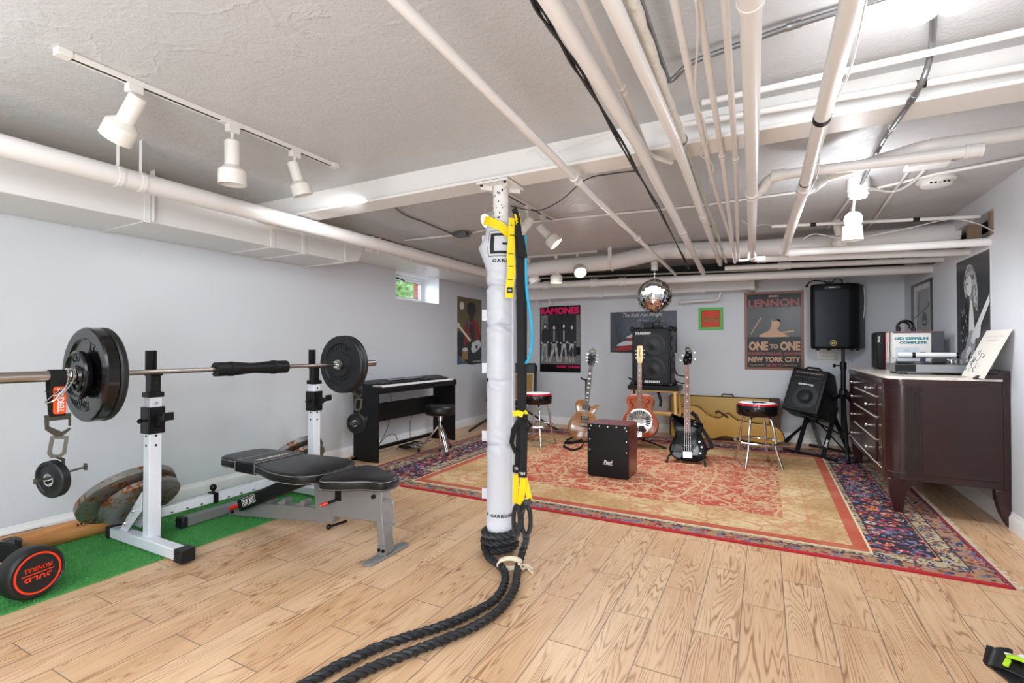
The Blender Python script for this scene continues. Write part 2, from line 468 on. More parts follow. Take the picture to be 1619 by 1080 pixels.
def turf():
    m = mat('turf_green', '1f7a33', .8); n = N(m); c = n.coord()
    f = n.noise(c, 160, 3, .7); g = n.noise(c, 9, 3)
    col = n.ramp(f, [(.25, '2b7c34'), (.5, '55ad58'), (.72, '7cc878'), (.85, 'a8dca8')])
    n.col(n.mix(n.math('MULTIPLY', g, .4), col, '2b7c3a')); n.bump(f, .9, .01)
turf()

def rusty():
    m = mat('rusty_iron', '7d8078', .42, .55); n = N(m); c = n.coord()
    a = n.noise(c, 14, 6, .65); b = n.noise(c, 55, 4, .7)
    f = n.math('ADD', n.math('MULTIPLY', a, .7), n.math('MULTIPLY', b, .35))
    n.col(n.ramp(f, [(.0, '8c8e90'), (.545, '8a8b88'), (.575, '8a5a2c'), (.63, '5f3113'), (.85, '3d2010')]))
    n.put(n.bsdf.inputs['Metallic'], n.ramp(f, [(.53, (.6, .6, .6)), (.59, (0, 0, 0))]))
rusty()

def case_tweed():
    for nm, c1, c2 in (('case_tolex', 'c3a258', 'b48f44'), ('case_tan', 'cfa252', 'c39344')):
        m = mat(nm, c1, .45); n = N(m); c = n.coord(); n.col(n.mix(n.noise(c, 150, 2), c1, c2)); n.bump(n.noise(c, 300, 2), .2, .001)
case_tweed()

# ------------------------------------------------------------ rug patterns
def rug_materials():
    # large navy rug with flowered bands; object origin at its middle
    m = mat('navy_floral_rug', '2a2a44', .95); n = N(m); n.bsdf.inputs['Specular IOR Level'].default_value = .1
    x, y, z = n.sep(n.coord()); hx, hy = 2.2225, 1.66
    ax = n.math('ABSOLUTE', x); ay = n.math('ABSOLUTE', y)
    dx = n.math('SUBTRACT', hx, ax); dy = n.math('SUBTRACT', hy, ay); d = n.math('MINIMUM', dx, dy)
    wob = n.noise(n.comb(ax, ay, 0), 9, 2); wx = n.math('ADD', ax, n.math('MULTIPLY', wob, .05)); wy = n.math('ADD', ay, n.math('MULTIPLY', wob, .05))
    v = n.comb(wx, wy, 0)
    def blooms(base, scale, cols, r1, r2, seed):
        vv = n.n('ShaderNodeVectorMath', operation='ADD'); n.link(v, vv.inputs[0]); vv.inputs[1].default_value = (seed, seed * .7, 0)
        dist = n.voro(vv.outputs[0], scale); c = n.sep(n.voro(vv.outputs[0], scale, out='Color'))
        k = len(cols); pc = n.ramp(c[0], [(i / k, cc) for i, cc in enumerate(cols)], 'CONSTANT')
        ring = n.math('MULTIPLY', n.math('LESS_THAN', dist, r1), n.math('GREATER_THAN', dist, r2))
        return n.mix(ring, base, pc)
    fld = blooms('1b1a30', 36, ['1b1a30', '6d789c', 'b5333f', '1b1a30', 'c97f45', '7a84a4', '8f2136', '1b1a30'], .40, .0, 3)
    fld = blooms(fld, 21, ['a0203a', 'd88f55', '66709a', 'a89a98', 'a1263c', '47527c'], .42, .25, 11)
    fld = blooms(fld, 21, ['e8cfb0', 'a0203a', '1b1a30', 'e0a060'], .2, .0, 11)
    fld = blooms(fld, 8, ['a8223c', 'b8a89c', '6b749c', 'd9793f'], .38, .29, 5)
    fld = blooms(fld, 8, ['d9b48c', 'a0203a'], .13, .0, 5)
    crm = blooms('b09f80', 15, ['1c2038', '8c2c34', '3a4568', '6a4a34', '1c2038'], .46, .22, 4)
    crm = blooms(crm, 26, ['1c2038', 'a83a3a', '5a648c', 'b8a988', '7a3030', '59402e'], .44, .14, 2)
    crm = blooms(crm, 60, ['3a3f5c', 'b8a988', '8c6a40', 'b8a988'], .45, 0, 8)
    pch = blooms('a27a5e', 24, ['566086', '9a2a34', '2b2c48', '6c3a30', '5c6488'], .48, .2, 6)
    pch = blooms(pch, 24, ['d9a070', 'b12a3a'], .16, 0, 6)
    def band(lo, hi): return n.math('MULTIPLY', n.math('GREATER_THAN', d, lo), n.math('LESS_THAN', d, hi))
    c = n.mix(band(.028, .115), fld, pch); c = n.mix(band(.122, .215), c, crm)
    c = n.mix(band(.50, .60), c, crm); c = n.mix(band(.615, .70), c, pch)
    for q in (.115, .215, .492, .606): c = n.mix(band(q, q + .008), c, '17151f')
    c = n.mix(band(.225, .230), c, 'c98a50')
    c = n.mix(n.math('LESS_THAN', dy, .03), c, 'b00c22'); c = n.mix(n.math('LESS_THAN', dx, .018), c, '8a2238')
    pile = n.noise(n.coord(), 260, 2)
    n.col(n.mix(n.math('MULTIPLY', pile, .10), c, 'd8c8c0')); n.bump(pile, .5, .004)
    # smaller beige rug with a coral field on top
    m = mat('beige_coral_rug', 'c9a97a', .95); n = N(m); n.bsdf.inputs['Specular IOR Level'].default_value = .1
    x, y, z = n.sep(n.coord()); hx, hy = 1.625, 1.36
    ax = n.math('ABSOLUTE', x); ay = n.math('ABSOLUTE', y)
    dx = n.math('SUBTRACT', hx, ax); dy = n.math('SUBTRACT', hy, ay); d = n.math('MINIMUM', dx, dy)
    wob = n.noise(n.comb(ax, ay, 0), 5, 3); wx = n.math('ADD', ax, n.math('MULTIPLY', wob, .12)); wy = n.math('ADD', ay, n.math('MULTIPLY', wob, .12))
    v = n.comb(wx, wy, 0)
    wear = n.noise(n.coord(), 2.2, 5, .6); fine = n.noise(n.coord(), 45, 4, .7)
    streak = n.noise(n.comb(n.math('MULTIPLY', x, 3), n.math('MULTIPLY', y, 60), 0), 1, 3, .6)
    # vines: contour lines of distance and noise, mirrored in the middle
    e1 = n.voro(v, 4.2, 'DISTANCE_TO_EDGE'); e2 = n.voro(v, 9.5); e3 = n.noise(v, 11, 2, .5, 1.2); e4 = n.voro(v, 16)
    vine = n.math('LESS_THAN', e1, .035)
    leaf = n.math('MULTIPLY', n.math('LESS_THAN', e2, .33), n.math('GREATER_THAN', e2, .17))
    curl = n.math('LESS_THAN', n.math('ABSOLUTE', n.math('SUBTRACT', n.math('FRACT', n.math('MULTIPLY', e3, 6)), .5)), .13)
    dots = n.math('LESS_THAN', e4, .22)
    pat = n.math('MAXIMUM', n.math('MAXIMUM', vine, leaf), n.math('MAXIMUM', curl, dots))
    big = n.math('LESS_THAN', n.voro(v, 1.9), .42)
    pat = n.math('ABSOLUTE', n.math('SUBTRACT', pat, big))   # the big medallions swap ground and vine
    ground = n.mix(streak, 'bb9a6e', 'cdb48a')
    red = n.mix(streak, '9c2c22', 'b04536')
    fieldc = n.mix(n.math('MULTIPLY', pat, n.ramp(fine, [(.35, (.45, .45, .45)), (.6, (1, 1, 1))])), red, ground)
    bor = n.mix(n.math('MULTIPLY', n.math('MAXIMUM', n.math('MAXIMUM', leaf, vine), dots), n.ramp(wear, [(.4, (.1, .1, .1)), (.6, (.6, .6, .6))])), n.ramp(n.math('ADD', n.math('MULTIPLY', wear, .6), n.math('MULTIPLY', fine, .4)), [(.36, '96703f'), (.5, 'bb9868'), (.62, 'd0b88e')]), 'b0563c')
    c = n.mix(n.math('GREATER_THAN', d, .43), bor, fieldc)
    c = n.mix(n.math('MULTIPLY', n.math('LESS_THAN', n.math('ABSOLUTE', n.math('SUBTRACT', d, .28)), .006), .45), c, 'b8674a')
    c = n.mix(n.math('LESS_THAN', d, .085), c, n.mix(streak, 'a43a26', 'b75038'))
    c = n.mix(n.math('LESS_THAN', d, .012), c, 'd8c8a8')
    c = n.mix(n.math('MULTIPLY', n.ramp(wear, [(.5, (0, 0, 0)), (.8, (.5, .5, .5))]), .6), c, 'd2b78c')
    pile = n.noise(n.coord(), 240, 2)
    n.col(n.mix(n.math('MULTIPLY', pile, .12), c, 'efe2cc')); n.bump(pile, .4, .004)
rug_materials()

# ------------------------------------------------------------ the room
XL, XR, YB, YF, ZC = -3.95, 1.40, 6.93, -2.6, 2.27
def struct(g, name, **k):
    o = g.done(name, normals=True, **k); o['kind'] = 'structure'; return o
struct(G(m='wood_plank_tile').bx(XL - .4, XR + .1, YF, YB + .1, -.05, 0), 'floor', origin=(0, 0, 0))
struct(G(m='ceiling_plaster').bx(XL - .4, XR + .5, YF, YB + .1, ZC, ZC + .06), 'ceiling', origin=(0, 0, ZC))
WY0, WY1, WZ0, WZ1 = 4.565, 5.45, 1.75, 2.11
g = G(m='wall_grey')
g.bx(XL - .35, XL, YF, WY0, 0, ZC); g.bx(XL - .35, XL, WY1, YB, 0, ZC); g.bx(XL - .35, XL, WY0, WY1, 0, WZ0); g.bx(XL - .35, XL, WY0, WY1, WZ1, ZC)
struct(g, 'wall_left')
struct(G(m='wall_grey').bx(XL - .35, XR + .5, YB, YB + .1, 0, ZC), 'wall_back')
struct(G(m='wall_grey').bx(XL - .35, XR + .5, YF - .1, YF, 0, ZC), 'wall_front')
g = G(m='wall_grey')
g.bx(XR, XR + .1, YF, 4.5, 0, ZC); g.bx(XR, XR + .1, 4.5, YB, 0, 1.95); g.bx(XR, XR + .1, 4.5, YB, 2.13, ZC)
struct(g, 'wall_right')
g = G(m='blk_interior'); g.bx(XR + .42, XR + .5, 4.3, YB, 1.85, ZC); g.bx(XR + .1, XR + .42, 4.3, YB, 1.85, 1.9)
g.m('rose_stud')
for y in (4.62, 5.05, 5.5, 5.95, 6.4): g.bx(XR + .02, XR + .1, y, y + .04, 1.95, 2.13)
g.m('white_paint'); g.bx(XR + .25, XR + .28, 4.5, YB, 1.95, 2.13)
struct(g, 'trim_1')
# unpainted masonry band high on the back wall, colour darkened for the shade too
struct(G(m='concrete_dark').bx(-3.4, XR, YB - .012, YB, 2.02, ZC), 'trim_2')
# window niche lining, frame, sash and pane
g = G(m='window_white'); x0, x1 = XL - .34, XL + .003
g.bx(x0, x1, WY0, WY1, WZ0, WZ0 + .008); g.bx(x0, x1, WY0, WY0 + .008, WZ0, WZ1); g.bx(x0, x1, WY1 - .008, WY1, WZ0, WZ1); g.bx(x0, x1, WY0, WY1, WZ1 - .008, WZ1)
struct(g, 'trim_3')
wr = thing('window_1', (XL - .3, (WY0 + WY1) / 2, WZ0), kind='structure')
g = G(wr, 'window_white').world(); X = XL - .31
def ring(g, x0, x1, ya, yb, za, zb, w):
    g.bx(x0, x1, ya, yb, za, za + w); g.bx(x0, x1, ya, yb, zb - w, zb); g.bx(x0, x1, ya, ya + w, za + w, zb - w); g.bx(x0, x1, yb - w, yb, za + w, zb - w)
ring(g, X, X + .06, WY0 + .01, WY1 - .01, WZ0 + .01, WZ1 - .01, .03); g.done('frame', wr, bevel=.003)
g = G(wr, 'window_white').world(); ring(g, X + .01, X + .05, WY0 + .045, WY1 - .045, WZ0 + .045, WZ1 - .045, .028); sash = g.done('sash', wr, bevel=.003)
g = G(wr, 'black_plastic').world(); ring(g, X + .025, X + .035, WY0 + .071, WY1 - .071, WZ0 + .071, WZ1 - .071, .006); g.done('gasket', sash)
G(wr, 'glass').world().bx(X + .028, X + .032, WY0 + .07, WY1 - .07, WZ0 + .07, WZ1 - .07).done('pane', sash)
g = G(wr, 'black_metal').world(); yc = WY0 + .30
g.beam((X + .06, yc - .05, WZ1 - .06), (X + .06, yc + .05, WZ1 - .05), .012, .02); g.beam((X + .07, yc, WZ1 - .055), (X + .10, yc + .12, WZ1 - .075), .012, .012); g.done('latch', wr, bevel=.002)
# outdoors: hedge, brick pier, ground
mat('leaf_green', '93ad68', .7, vary=.45, vscale=14); mat('brick_red', '9a5243', .8, vary=.3, vscale=20); mat('soil', '5a5344', .9, vary=.3)
random.seed(4)
g = G(m='leaf_green')
for i in range(2600):
    a = random.uniform(4.3, 8.6); h = random.uniform(1.2, 3.6); d = random.uniform(0, .5)
    p = Vector((-6.4 - d, a, h)); u = Vector((random.uniform(-1, 1), random.uniform(-1, 1), random.uniform(-1, 1))).normalized() * .07; w = u.orthogonal().normalized() * .04
    g.add([p - u, p + w, p + u, p - w], [(0, 1, 2, 3)], False)
g.bx(-7.2, -6.95, 4.2, 8.7, 1.0, 3.5)
g.done('hedge', label='dense green hedge seen outside the small high window', category='hedge', kind='stuff')
g = G(m='brick_red')
for k in range(26): g.bx(-5.6 + (.004 if k % 2 else 0), -5.3, 6.95 + (k % 2) * .006, 7.3, 1.0 + k * .075, 1.0 + k * .075 + .067)
g.done('brick_pier', label='red brick pier outside the window at the edge of the hedge', category='wall')
struct(G(m='soil').bx(-9, XL - .36, 2, 10, .9, 1.0), 'ground_outside')
# baseboards
def base(name, p, q, nrm):
    p = Vector(p); q = Vector(q); n = Vector(nrm); M = frame(p, n, (0, 0, 1)); L = (q - p).length
    prof = [(0, 0), (.016, 0), (.016, .075), (.011, .088), (.006, .095), (.004, .112), (0, .114)]
    z = M.to_3x3() @ Vector((0, 0, 1)); s = 1 if z.dot(q - p) > 0 else -1
    g = G(m='window_white').world(M); g.prism(prof, 0, s * L); g.world(); struct(g, name)
base('baseboard_left', (XL, YF, 0), (XL, YB, 0), (1, 0, 0)); base('baseboard_back', (XL, YB, 0), (XR, YB, 0), (0, -1, 0)); base('baseboard_right', (XR, YF, 0), (XR, YB, 0), (-1, 0, 0))

# steel beam across the ceiling
g = G(m='white_paint'); g.bx(XL, XR, 2.42, 2.50, 2.125, ZC + .01); g.bx(XL, XR, 2.37, 2.55, 2.112, 2.13)
g.done('ceiling_beam', bevel=.004, label='white painted steel beam crossing the ceiling above the padded column', category='beam', kind='structure')

# ------------------------------------------------------------ ducts
g = G(m='duct_paint'); z0, z1, xf = 1.95, 2.16, -3.40
ya, yb = -1.2, 3.46
g.world(frame((0, 0, 0), (0, 1, 0), (0, 0, 1)))
g.prism([(ya, z0), (yb - .16, z0), (yb - .05, z0 + .03), (yb, z0 + .09), (yb + .06, z1 + .04), (yb + .02, z1 + .06), (yb - .1, z1), (ya, z1)], XL + .004, xf, False)
g.world()
d = thing('air_duct', (-3.67, 1.0, z0), label='low white rectangular air duct on the wall above the barbell', category='duct')
g.B = Matrix(); g.done('duct_body', d, bevel=.006)
g = G(d, 'duct_paint').world()
for y in (1.62, 2.49, 2.78, 3.24): g = G(d, 'duct_paint').world(); g.bx(xf - .01, xf + .008, y, y + .035, z0 - .008, z1); g.bx(XL + .01, xf, y, y + .035, z0 - .008, z0); g.done('seam_band', d, bevel=.002)
G(d, 'duct_paint').world().beam((xf + .012, 1.66, z0), (xf + .012, 1.66, ZC), .05, .004, (0, 1, 0)).done('hanger_strap', d)
# rear duct, hard under the ceiling
g = G(m='duct_paint'); g.bx(XL + .004, -3.42, 3.53, YB - .02, 2.10, 2.262)
d = thing('air_duct', (-3.6, 5, 2.1), label='white rectangular duct tight under the ceiling above the small window', category='duct')
g.done('duct_body', d, bevel=.02)
g = G(d, 'duct_paint').world()
for y in (3.6, 3.7, 4.2, 4.9, 5.8): G(d, 'duct_paint').world().bx(-3.43, -3.408, y, y + .03, 2.095, 2.262).done('seam_band', d, bevel=.002)
G(d, 'duct_paint').world().tube(spline([(-3.42, 6.0, 2.09), (-3.38, 6.2, 2.06), (-3.36, 6.5, 2.04), (-3.4, 6.9, 2.05)], 5), .07, 14).done('flexible_hose', d)
# rectangular duct along the back wall
d = thing('air_duct', (-1.7, 6.7, 1.88), label='long white rectangular duct along the back wall above the posters', category='duct')
G(d, 'duct_paint').world().bx(-3.6, -.125, 6.60, YB - .02, 1.875, 2.04).done('duct_body', d, bevel=.004)
g = G(d, 'duct_paint').world()
for x in (-2.05, -.72, -.16): g = G(d, 'duct_paint').world(); g.bx(x, x + .05, 6.585, 6.6, 1.868, 2.045); g.bx(x, x + .05, 6.6, YB - .03, 1.865, 1.875); g.done('seam_band', d, bevel=.002)
# round duct
rd = thing('round_duct', (-1, 5.35, 2.05), label='fat round white duct that steps up beside the disco ball', category='duct')
pts = spline([(-3.1, 5.35, 2.045), at(860, 424, y=5.35), at(960, 415, y=5.35), at(1000, 408, y=5.35), at(1050, 397, y=5.35), at(1100, 396, y=5.35), at(1240, 391, y=5.35), (1.44, 5.35, 2.13)], 5)
g = G(rd, 'duct_paint').world(); g.tube(pts, .086, 24); g.done('duct_body', rd)
g = G(rd, 'duct_paint').world()
for px, py in ((952, 416), (967, 414), (1000, 408), (1025, 402), (1045, 398)):
    p = at(px, py, y=5.35); q = at(px + 5, py - 1.2, y=5.35); G(rd, 'duct_paint').world().tube([p, q], .09, 24).done('seam_band', rd)
p = at(968, 414, y=5.35); g = G(rd, 'duct_paint').world(); g.tube([(p.x, 5.35 + .095 * cos(a), p.z + .095 * sin(a)) for a in [R(k) for k in range(-200, 21, 20)]], .012, 4, flat=(1, 0, 0)); g.beam((p.x, 5.25, p.z), (p.x, 5.25, ZC), .04, .006, (0, 1, 0)); g.done('hanger_strap', rd)

# ------------------------------------------------------------ pipes
def back(p, q, k):
    p = Vector(p); q = Vector(q); return p + (p - q).normalized() * k
def pipe(label, pts, r, couplings=(), mt='pipe_paint', name='ceiling_pipe', rad=.06, group=None, cscale=1.35, clen=2.2):
    pts = [Vector(p) for p in pts]; o = thing(name, pts[0], label=label, category='pipe' if 'conduit' not in name else 'conduit', group=group)
    G(o, mt).world().tube(bend(pts, rad), r, 16).done('pipe_run', o)
    for c in couplings:      # (segment, fraction)
        i, t = c[0], c[1]; p = pts[i].lerp(pts[i + 1], t); d = (pts[i + 1] - pts[i]).normalized(); L = r * clen
        g = G(o, mt).world(); R1 = r * cscale
        g.lathe([(r * .98, -L), (R1, -L), (R1, -L * .6), (R1 * .95, -L * .55), (R1 * .95, L * .55), (R1, L * .6), (R1, L), (r * .98, L)], 16, p, d); g.done('coupling', o)
    return o
a0 = at(627, 0, z=2.05); a1 = at(915, 288, z=2.04); a2 = at(1068, 434, y=5.9)
pipe('thin lone white pipe crossing from the beam to the disco ball cord', [back(a0, a1, 1.2), a0, a1, a2], .0175, [(1, .97), (2, .42)], rad=.02)
c0 = at(869, 0, z=2.05); c1 = at(1010, 230, z=2.05); c2 = at(1112, 432, y=5.9)
pipe('wide white pipe with the bundle of black cables strapped along it', [back(c0, c1, 1.2), c0, c1, c2], .0255, [(2, .45), (2, .93)], rad=.02, cscale=1.15)
d0 = at(918, 0, z=2.1); d1 = at(985, 145, z=2.1); d2 = at(1025, 245, z=2.08); d3 = at(1062, 257, z=2.08)
pipe('slim white pipe that elbows sideways just under the beam', [back(d0, d1, 1.2), d0, d1, d2, d3], .0115, [(1, .98)], rad=.06)
e0 = at(966, 0, z=2.04); e1 = at(1065, 215, z=2.04); e2 = at(1139, 418, y=5.58)
pipe('wide white pipe beside the cloth-wrapped pipe', [back(e0, e1, 1.2), e0, e1, e2], .022, [(2, .4), (2, .93)], rad=.02, cscale=1.15)
mat('cloth_wrap', 'e4e0d8', .6, vary=.08, vscale=20, bump=.8, bscale=30, bdist=.01); mat('patina', 'b8beb0', .45, vary=.3, vscale=25)
f0 = at(998, 0, z=2.09); f1 = at(1078, 221, z=2.08)
o = thing('wrapped_pipe', f0, label='white cloth-wrapped pipe with a rusty end collar above the beam', category='pipe')
pp = [back(f0, f1, 1.2)] + [f0.lerp(f1, k / 14) for k in range(15)]
G(o, 'cloth_wrap').world().tube(pp, [.019] + [.019 + .003 * sin(k * 2.3) for k in range(15)], 14).done('wrapping', o)
G(o, 'rusty_iron').world().lathe([(.014, -.012), (.025, -.008), (.025, .008), (.014, .012)], 14, f1, f1 - f0).done('collar', o)
g0 = at(1082, 235, z=2.08); g1 = at(1130, 358, z=2.06); g2 = at(1148, 415, y=5.2)
o = pipe('thin green-tinged copper pipe with a small valve', [g0, g1, g2], .011, [(0, .97), (1, .2)], 'patina', rad=.02)
G(o, 'brass').world().lathe([(0, 0), (.012, 0), (.012, .03), (.016, .032), (.016, .04), (0, .042)], 12, g1 + Vector((-.01, 0, 0)), (-1, .2, 0)).done('valve', o)
h0 = at(1066, 0, z=2.1); h1 = at(1098, 155, z=2.1); h2 = at(1125, 280, z=2.1); h3 = at(1158, 390, y=5.0)
pipe('narrow white pipe tangled with pale wire under the beam', [back(h0, h1, 1.2), h0, h1, h2, h3], .012, [], rad=.02)
i0 = at(1104, 0, z=2.1); i1 = at(1142, 250, z=2.1); i2 = at(1162, 415, y=4.9)
pipe('narrow white pipe between the wire-tangled one and its twin', [back(i0, i1, 1.2), i0, i1, i2], .0115, [(1, .98)], rad=.02)
i0 = at(1146, 0, z=2.1); i1 = at(1163, 255, z=2.1); i2 = at(1167, 412, y=4.85); i3 = at(1184, 411, y=4.85)
pipe('narrow white pipe directly beside the widest straight ceiling pipe', [back(i0, i1, 1.2), i0, i1, i2, i3], .0115, [(1, .98)], rad=.02)
j0 = at(1187, 0, z=2.05); j1 = at(1189, 310, z=2.03); j2 = at(1189, 410, y=4.95); j3 = Vector((1.45, 4.95, 1.9))
pipe('widest straight white ceiling pipe, the one with the capped side branch', [back(j0, j1, 1.2), j0, j1, j2, j3], .028, [(0, .98), (1, .98), (2, .93), (3, .05)], rad=.05, cscale=1.25, clen=1.3)
k0 = at(1347, 0, z=2.04); k1 = at(1270, 302, z=2.03); k2 = at(1238, 400, y=4.57); k3 = Vector((1.45, 4.57, 1.905))
kp = pipe('wide white pipe with black tape bands and a wire along it', [back(k0, k1, 1.2), k0, k1, k2, k3], .029, [(1, .98), (3, .06)], rad=.05, cscale=1.25, clen=1.3)
for nm, t, ln in (('tape_band', .42, .018), ('tape_band', .9, .006)):
    p = k0.lerp(k1, t); G(kp, 'black_print').world().lathe([(.0295, -ln), (.031, -ln), (.031, ln), (.0295, ln)], 16, p, k1 - k0).done(nm, kp)
pts = [k0.lerp(k1, t) + Vector((.031 + .012 * sin(t * 9), 0, .008 * sin(t * 21))) for t in [i / 16 for i in range(17)]]
G(kp, 'cable_white').world().tube(pts, .003, 6).done('wire', kp)
def rtl(label, a, y, x1, z1, r, cps=(), **kw):
    return pipe(label, [at(a[0], a[1], y=y), Vector((x1, y, z1))], r, cps, **kw)
rtl('thin white drain pipe just above the lowest one, leaving through the wall slot', (1146, 424), 5.58, 1.45, 1.945, .025, [(0, .3)])
rtl('lowest white drain pipe along the back wall with thick couplings', (835, 452), 5.92, 1.45, 1.912, .043, [(0, .065), (0, .215), (0, .30)], cscale=1.3, clen=.9)
rtl('thin grey pipe behind the disco ball motor', (800, 442), 6.3, .2, 2.05, .011, [], mt='patina')
# capped branch drain and its twin
m0 = j1 + Vector((.02, .0, 0)); m1 = at(1222, 278, y=2.95); m2 = at(1545, 238, z=2.06)
pipe('capped white drain branch ending in mid air near the smoke detector', [m0, m1, m2], .026, [(0, .55), (1, .03), (1, .985)], rad=.04, cscale=1.2, clen=1.2)
n0 = k1 + Vector((.01, .0, 0)); n1 = at(1300, 281, y=3.3); n2 = at(1460, 232, z=2.12); n3 = Vector((1.39, 3.15, 2.18))
pipe('long white pipe rising from the taped pipe to the dresser wall', [n0, n1, n2, n3], .031, [(0, .6)], rad=.05)
l0 = at(1110, 163, z=2.2); l1 = at(1619, 50, z=2.2)
pipe('untaped white pipe running parallel to the beam just in front of it', [l0, l1, back(l1, l0, .9)], .013, [], rad=.02)
l0 = at(1082, 197, y=2.34); l1 = at(1619, 105, y=2.34)
lp = pipe('white pipe hugging the face of the beam, with one band of black tape', [l0, l1, back(l1, l0, .7)], .014, [], rad=.02)
p = l0.lerp(l1, .75); G(lp, 'black_print').world().lathe([(.0145, -.015), (.016, -.015), (.016, .015), (.0145, .015)], 14, p, l1 - l0).done('tape_band', lp)
# pipe along the left wall
lp0 = at(0, 230, x=-2.95); lp1 = at(770, 432, x=-2.95)
o = pipe('long thick white pipe hung beside the ducts above the barbell, as long as the room', [back(lp0, lp1, 1.5), lp0, lp1, back(lp1, lp0, 1.6)], .052, [], rad=.02)
for px in (186, 222):
    py = 230 + .262 * px; p = at(px, py, x=-2.95)
    g = G(o, 'white_paint').world(); g.lathe([(.0525, -.012), (.0555, -.012), (.0555, .012), (.0525, .012)], 18, p, lp1 - lp0)
    g.beam(p + Vector((0, 0, .05)), (p.x, p.y, ZC), .022, .004, (0, 1, 0)); g.done('hanger_strap', o)
# white conduit right at the back of the right wall, with tape
w0 = at(1220, 358, z=2.17); w1 = at(1575, 340, z=2.12); w1.x = min(w1.x, 1.39)
wp = pipe('thin white conduit with two black tape bands above the curly-haired guitarist poster', [w0, w1], .013, [], name='wall_conduit')
for t in (.22, .72):
    p = w0.lerp(w1, t); G(wp, 'black_print').world().lathe([(.0135, -.02), (.0155, -.02), (.0155, .02), (.0135, .02)], 14, p, w1 - w0).done('tape_band', wp)
# bare conduits
q = [at(1000, -60, z=2.2), at(1012, 0, z=2.2), at(1058, 133, z=2.2), at(1088, 100, z=2.235), at(1240, 45, z=2.245), at(1400, -5, z=2.25), at(1560, -60, z=2.25)]
q[0] = back(q[1], q[2], 1.0)
pipe('bare grey conduit that hooks round like a U-turn before the beam', q, .010, [(4, .1)], 'galvanised', name='metal_conduit', rad=.07, cscale=1.3)
q = spline([at(1476, 25, z=2.235), at(1472, 80, z=2.21), at(1461, 122, z=2.12), at(1440, 160, z=2.085), at(1412, 200, z=2.095), at(1392, 230, z=2.17), at(1362, 290, z=2.215)], 4)
pipe('bare grey conduit linking the two ceiling lamps under the beam', q, .010, [(11, .5), (16, .5)], 'galvanised', name='metal_conduit', rad=.001, cscale=1.35)
pipe('white surface conduit across the ceiling behind the column', [at(845, 350, z=2.258), at(1100, 326, z=2.258), at(1290, 300, z=2.258)], .008, [], 'white_paint', name='surface_conduit', rad=.01)
pipe('white surface conduit from the ceiling box to the rear duct', [at(640, 380, z=2.255), at(715, 372, z=2.255)], .01, [(0, .6)], 'white_paint', name='surface_conduit', rad=.01)
pipe('pair of thin white conduits from the ceiling box to the column, upper one', [at(730, 372, z=2.255), at(800, 356, z=2.255), at(900, 345, z=2.255)], .008, [], 'white_paint', name='surface_conduit', rad=.02)
pipe('thin flexible cable curving from the beam to the ceiling box', spline([at(622, 326, z=2.24), at(640, 340, z=2.26), at(672, 352, z=2.262), at(700, 364, z=2.262), at(716, 371, z=2.262)], 4), .006, [], 'galvanised', name='flexible_conduit', rad=.001)
pipe('white U-shaped pipe stub hanging from the back duct above the outlet', [(-3.05, 6.7, 1.87), (-3.05, 6.7, 1.78), (-2.85, 6.7, 1.78), (-2.85, 6.7, 1.88)], .012, [], rad=.03, name='pipe_stub')
pipe('white pipe with an elbow below the back duct above the handprint picture', [at(1075, 478, y=6.8), at(1135, 474, y=6.8), at(1139, 466, y=6.8), at(1139, 455, y=6.8)], .02, [(0, .15)], rad=.03, name='pipe_stub')
g = G(m='galvanised'); p = at(730, 370, z=2.25); g.box((p.x, p.y, 2.245), (.13, .10, .045)); g.box((p.x + .09, p.y, 2.245), (.05, .02, .02)); g.box((p.x - .08, p.y, 2.245), (.04, .02, .02))
g.done('junction_box', bevel=.004, label='grey steel junction box on the ceiling between the column and the window', category='electrical box')
g = G(m='white_paint'); p = at(1465, 263, z=2.24); g.box((p.x, p.y, 2.25), (.20, .10, .035)); g.tube([(p.x + .1, p.y, 2.25), (p.x + .12, p.y, 2.25)], .01, 8)
g.done('junction_box', bevel=.004, label='white painted electrical box on the ceiling near the smoke detector', category='electrical box')
pipe('white flexible conduit curving from the lamp base to the white box', spline([at(1372, 296, z=2.25), at(1410, 303, z=2.25), at(1440, 290, z=2.25), at(1462, 268, z=2.25)], 4), .009, [], 'white_paint', name='flexible_conduit', rad=.001)
for i, (a, b, lb) in enumerate((((1310, 360), (1345, 312), 'short white conduit below the bulb fixture, on the poster side'), ((1330, 362), (1352, 318), 'short white conduit directly behind the lit bulb'), ((1372, 362), (1435, 272), 'thin white conduit from the bulb fixture towards the white electrical box'))):
    pipe(lb, [at(*a, z=2.255), at(*b, z=2.255)], .009, [], 'white_paint', name='surface_conduit', rad=.01)
pipe('thin white conduit from the capped drain to the dresser wall past the smoke detector', [at(1375, 300, z=2.26), at(1480, 275, z=2.26), at(1619, 249, z=2.25)], .01, [], 'white_paint', name='surface_conduit', rad=.01)
# cables
pts = spline([at(826, -20, z=2.06), at(845, 0, z=2.06), at(890, 70, z=2.055), at(945, 158, z=2.05), at(1008, 270, z=2.045), at(1050, 345, y=4.0), at(1090, 425, y=5.75)], 8)
cab = thing('cable_bundle', pts[0], label='bundle of black cables strapped along the wide ceiling pipe', category='cable')
for k, (dx, dz, r) in enumerate(((0, 0, .005), (-.009, .004, .0035), (-.004, -.007, .004))):
    G(cab, 'black_rubber').world().tube([p + Vector((dx + .004 * sin(i * .7 + k * 2), 0, dz)) for i, p in enumerate(pts)], r, 7).done('cable', cab)
G(None, 'black_rubber').tube(spline([at(808, 326, z=2.1), at(850, 333, z=2.13), at(885, 318, z=2.16), at(925, 285, z=2.1), at(965, 275, z=2.08), at(1008, 270, z=2.06)], 6), .0035, 6).done('loose_cable', label='thin black cable swagging from the column top to the cable bundle', category='cable')
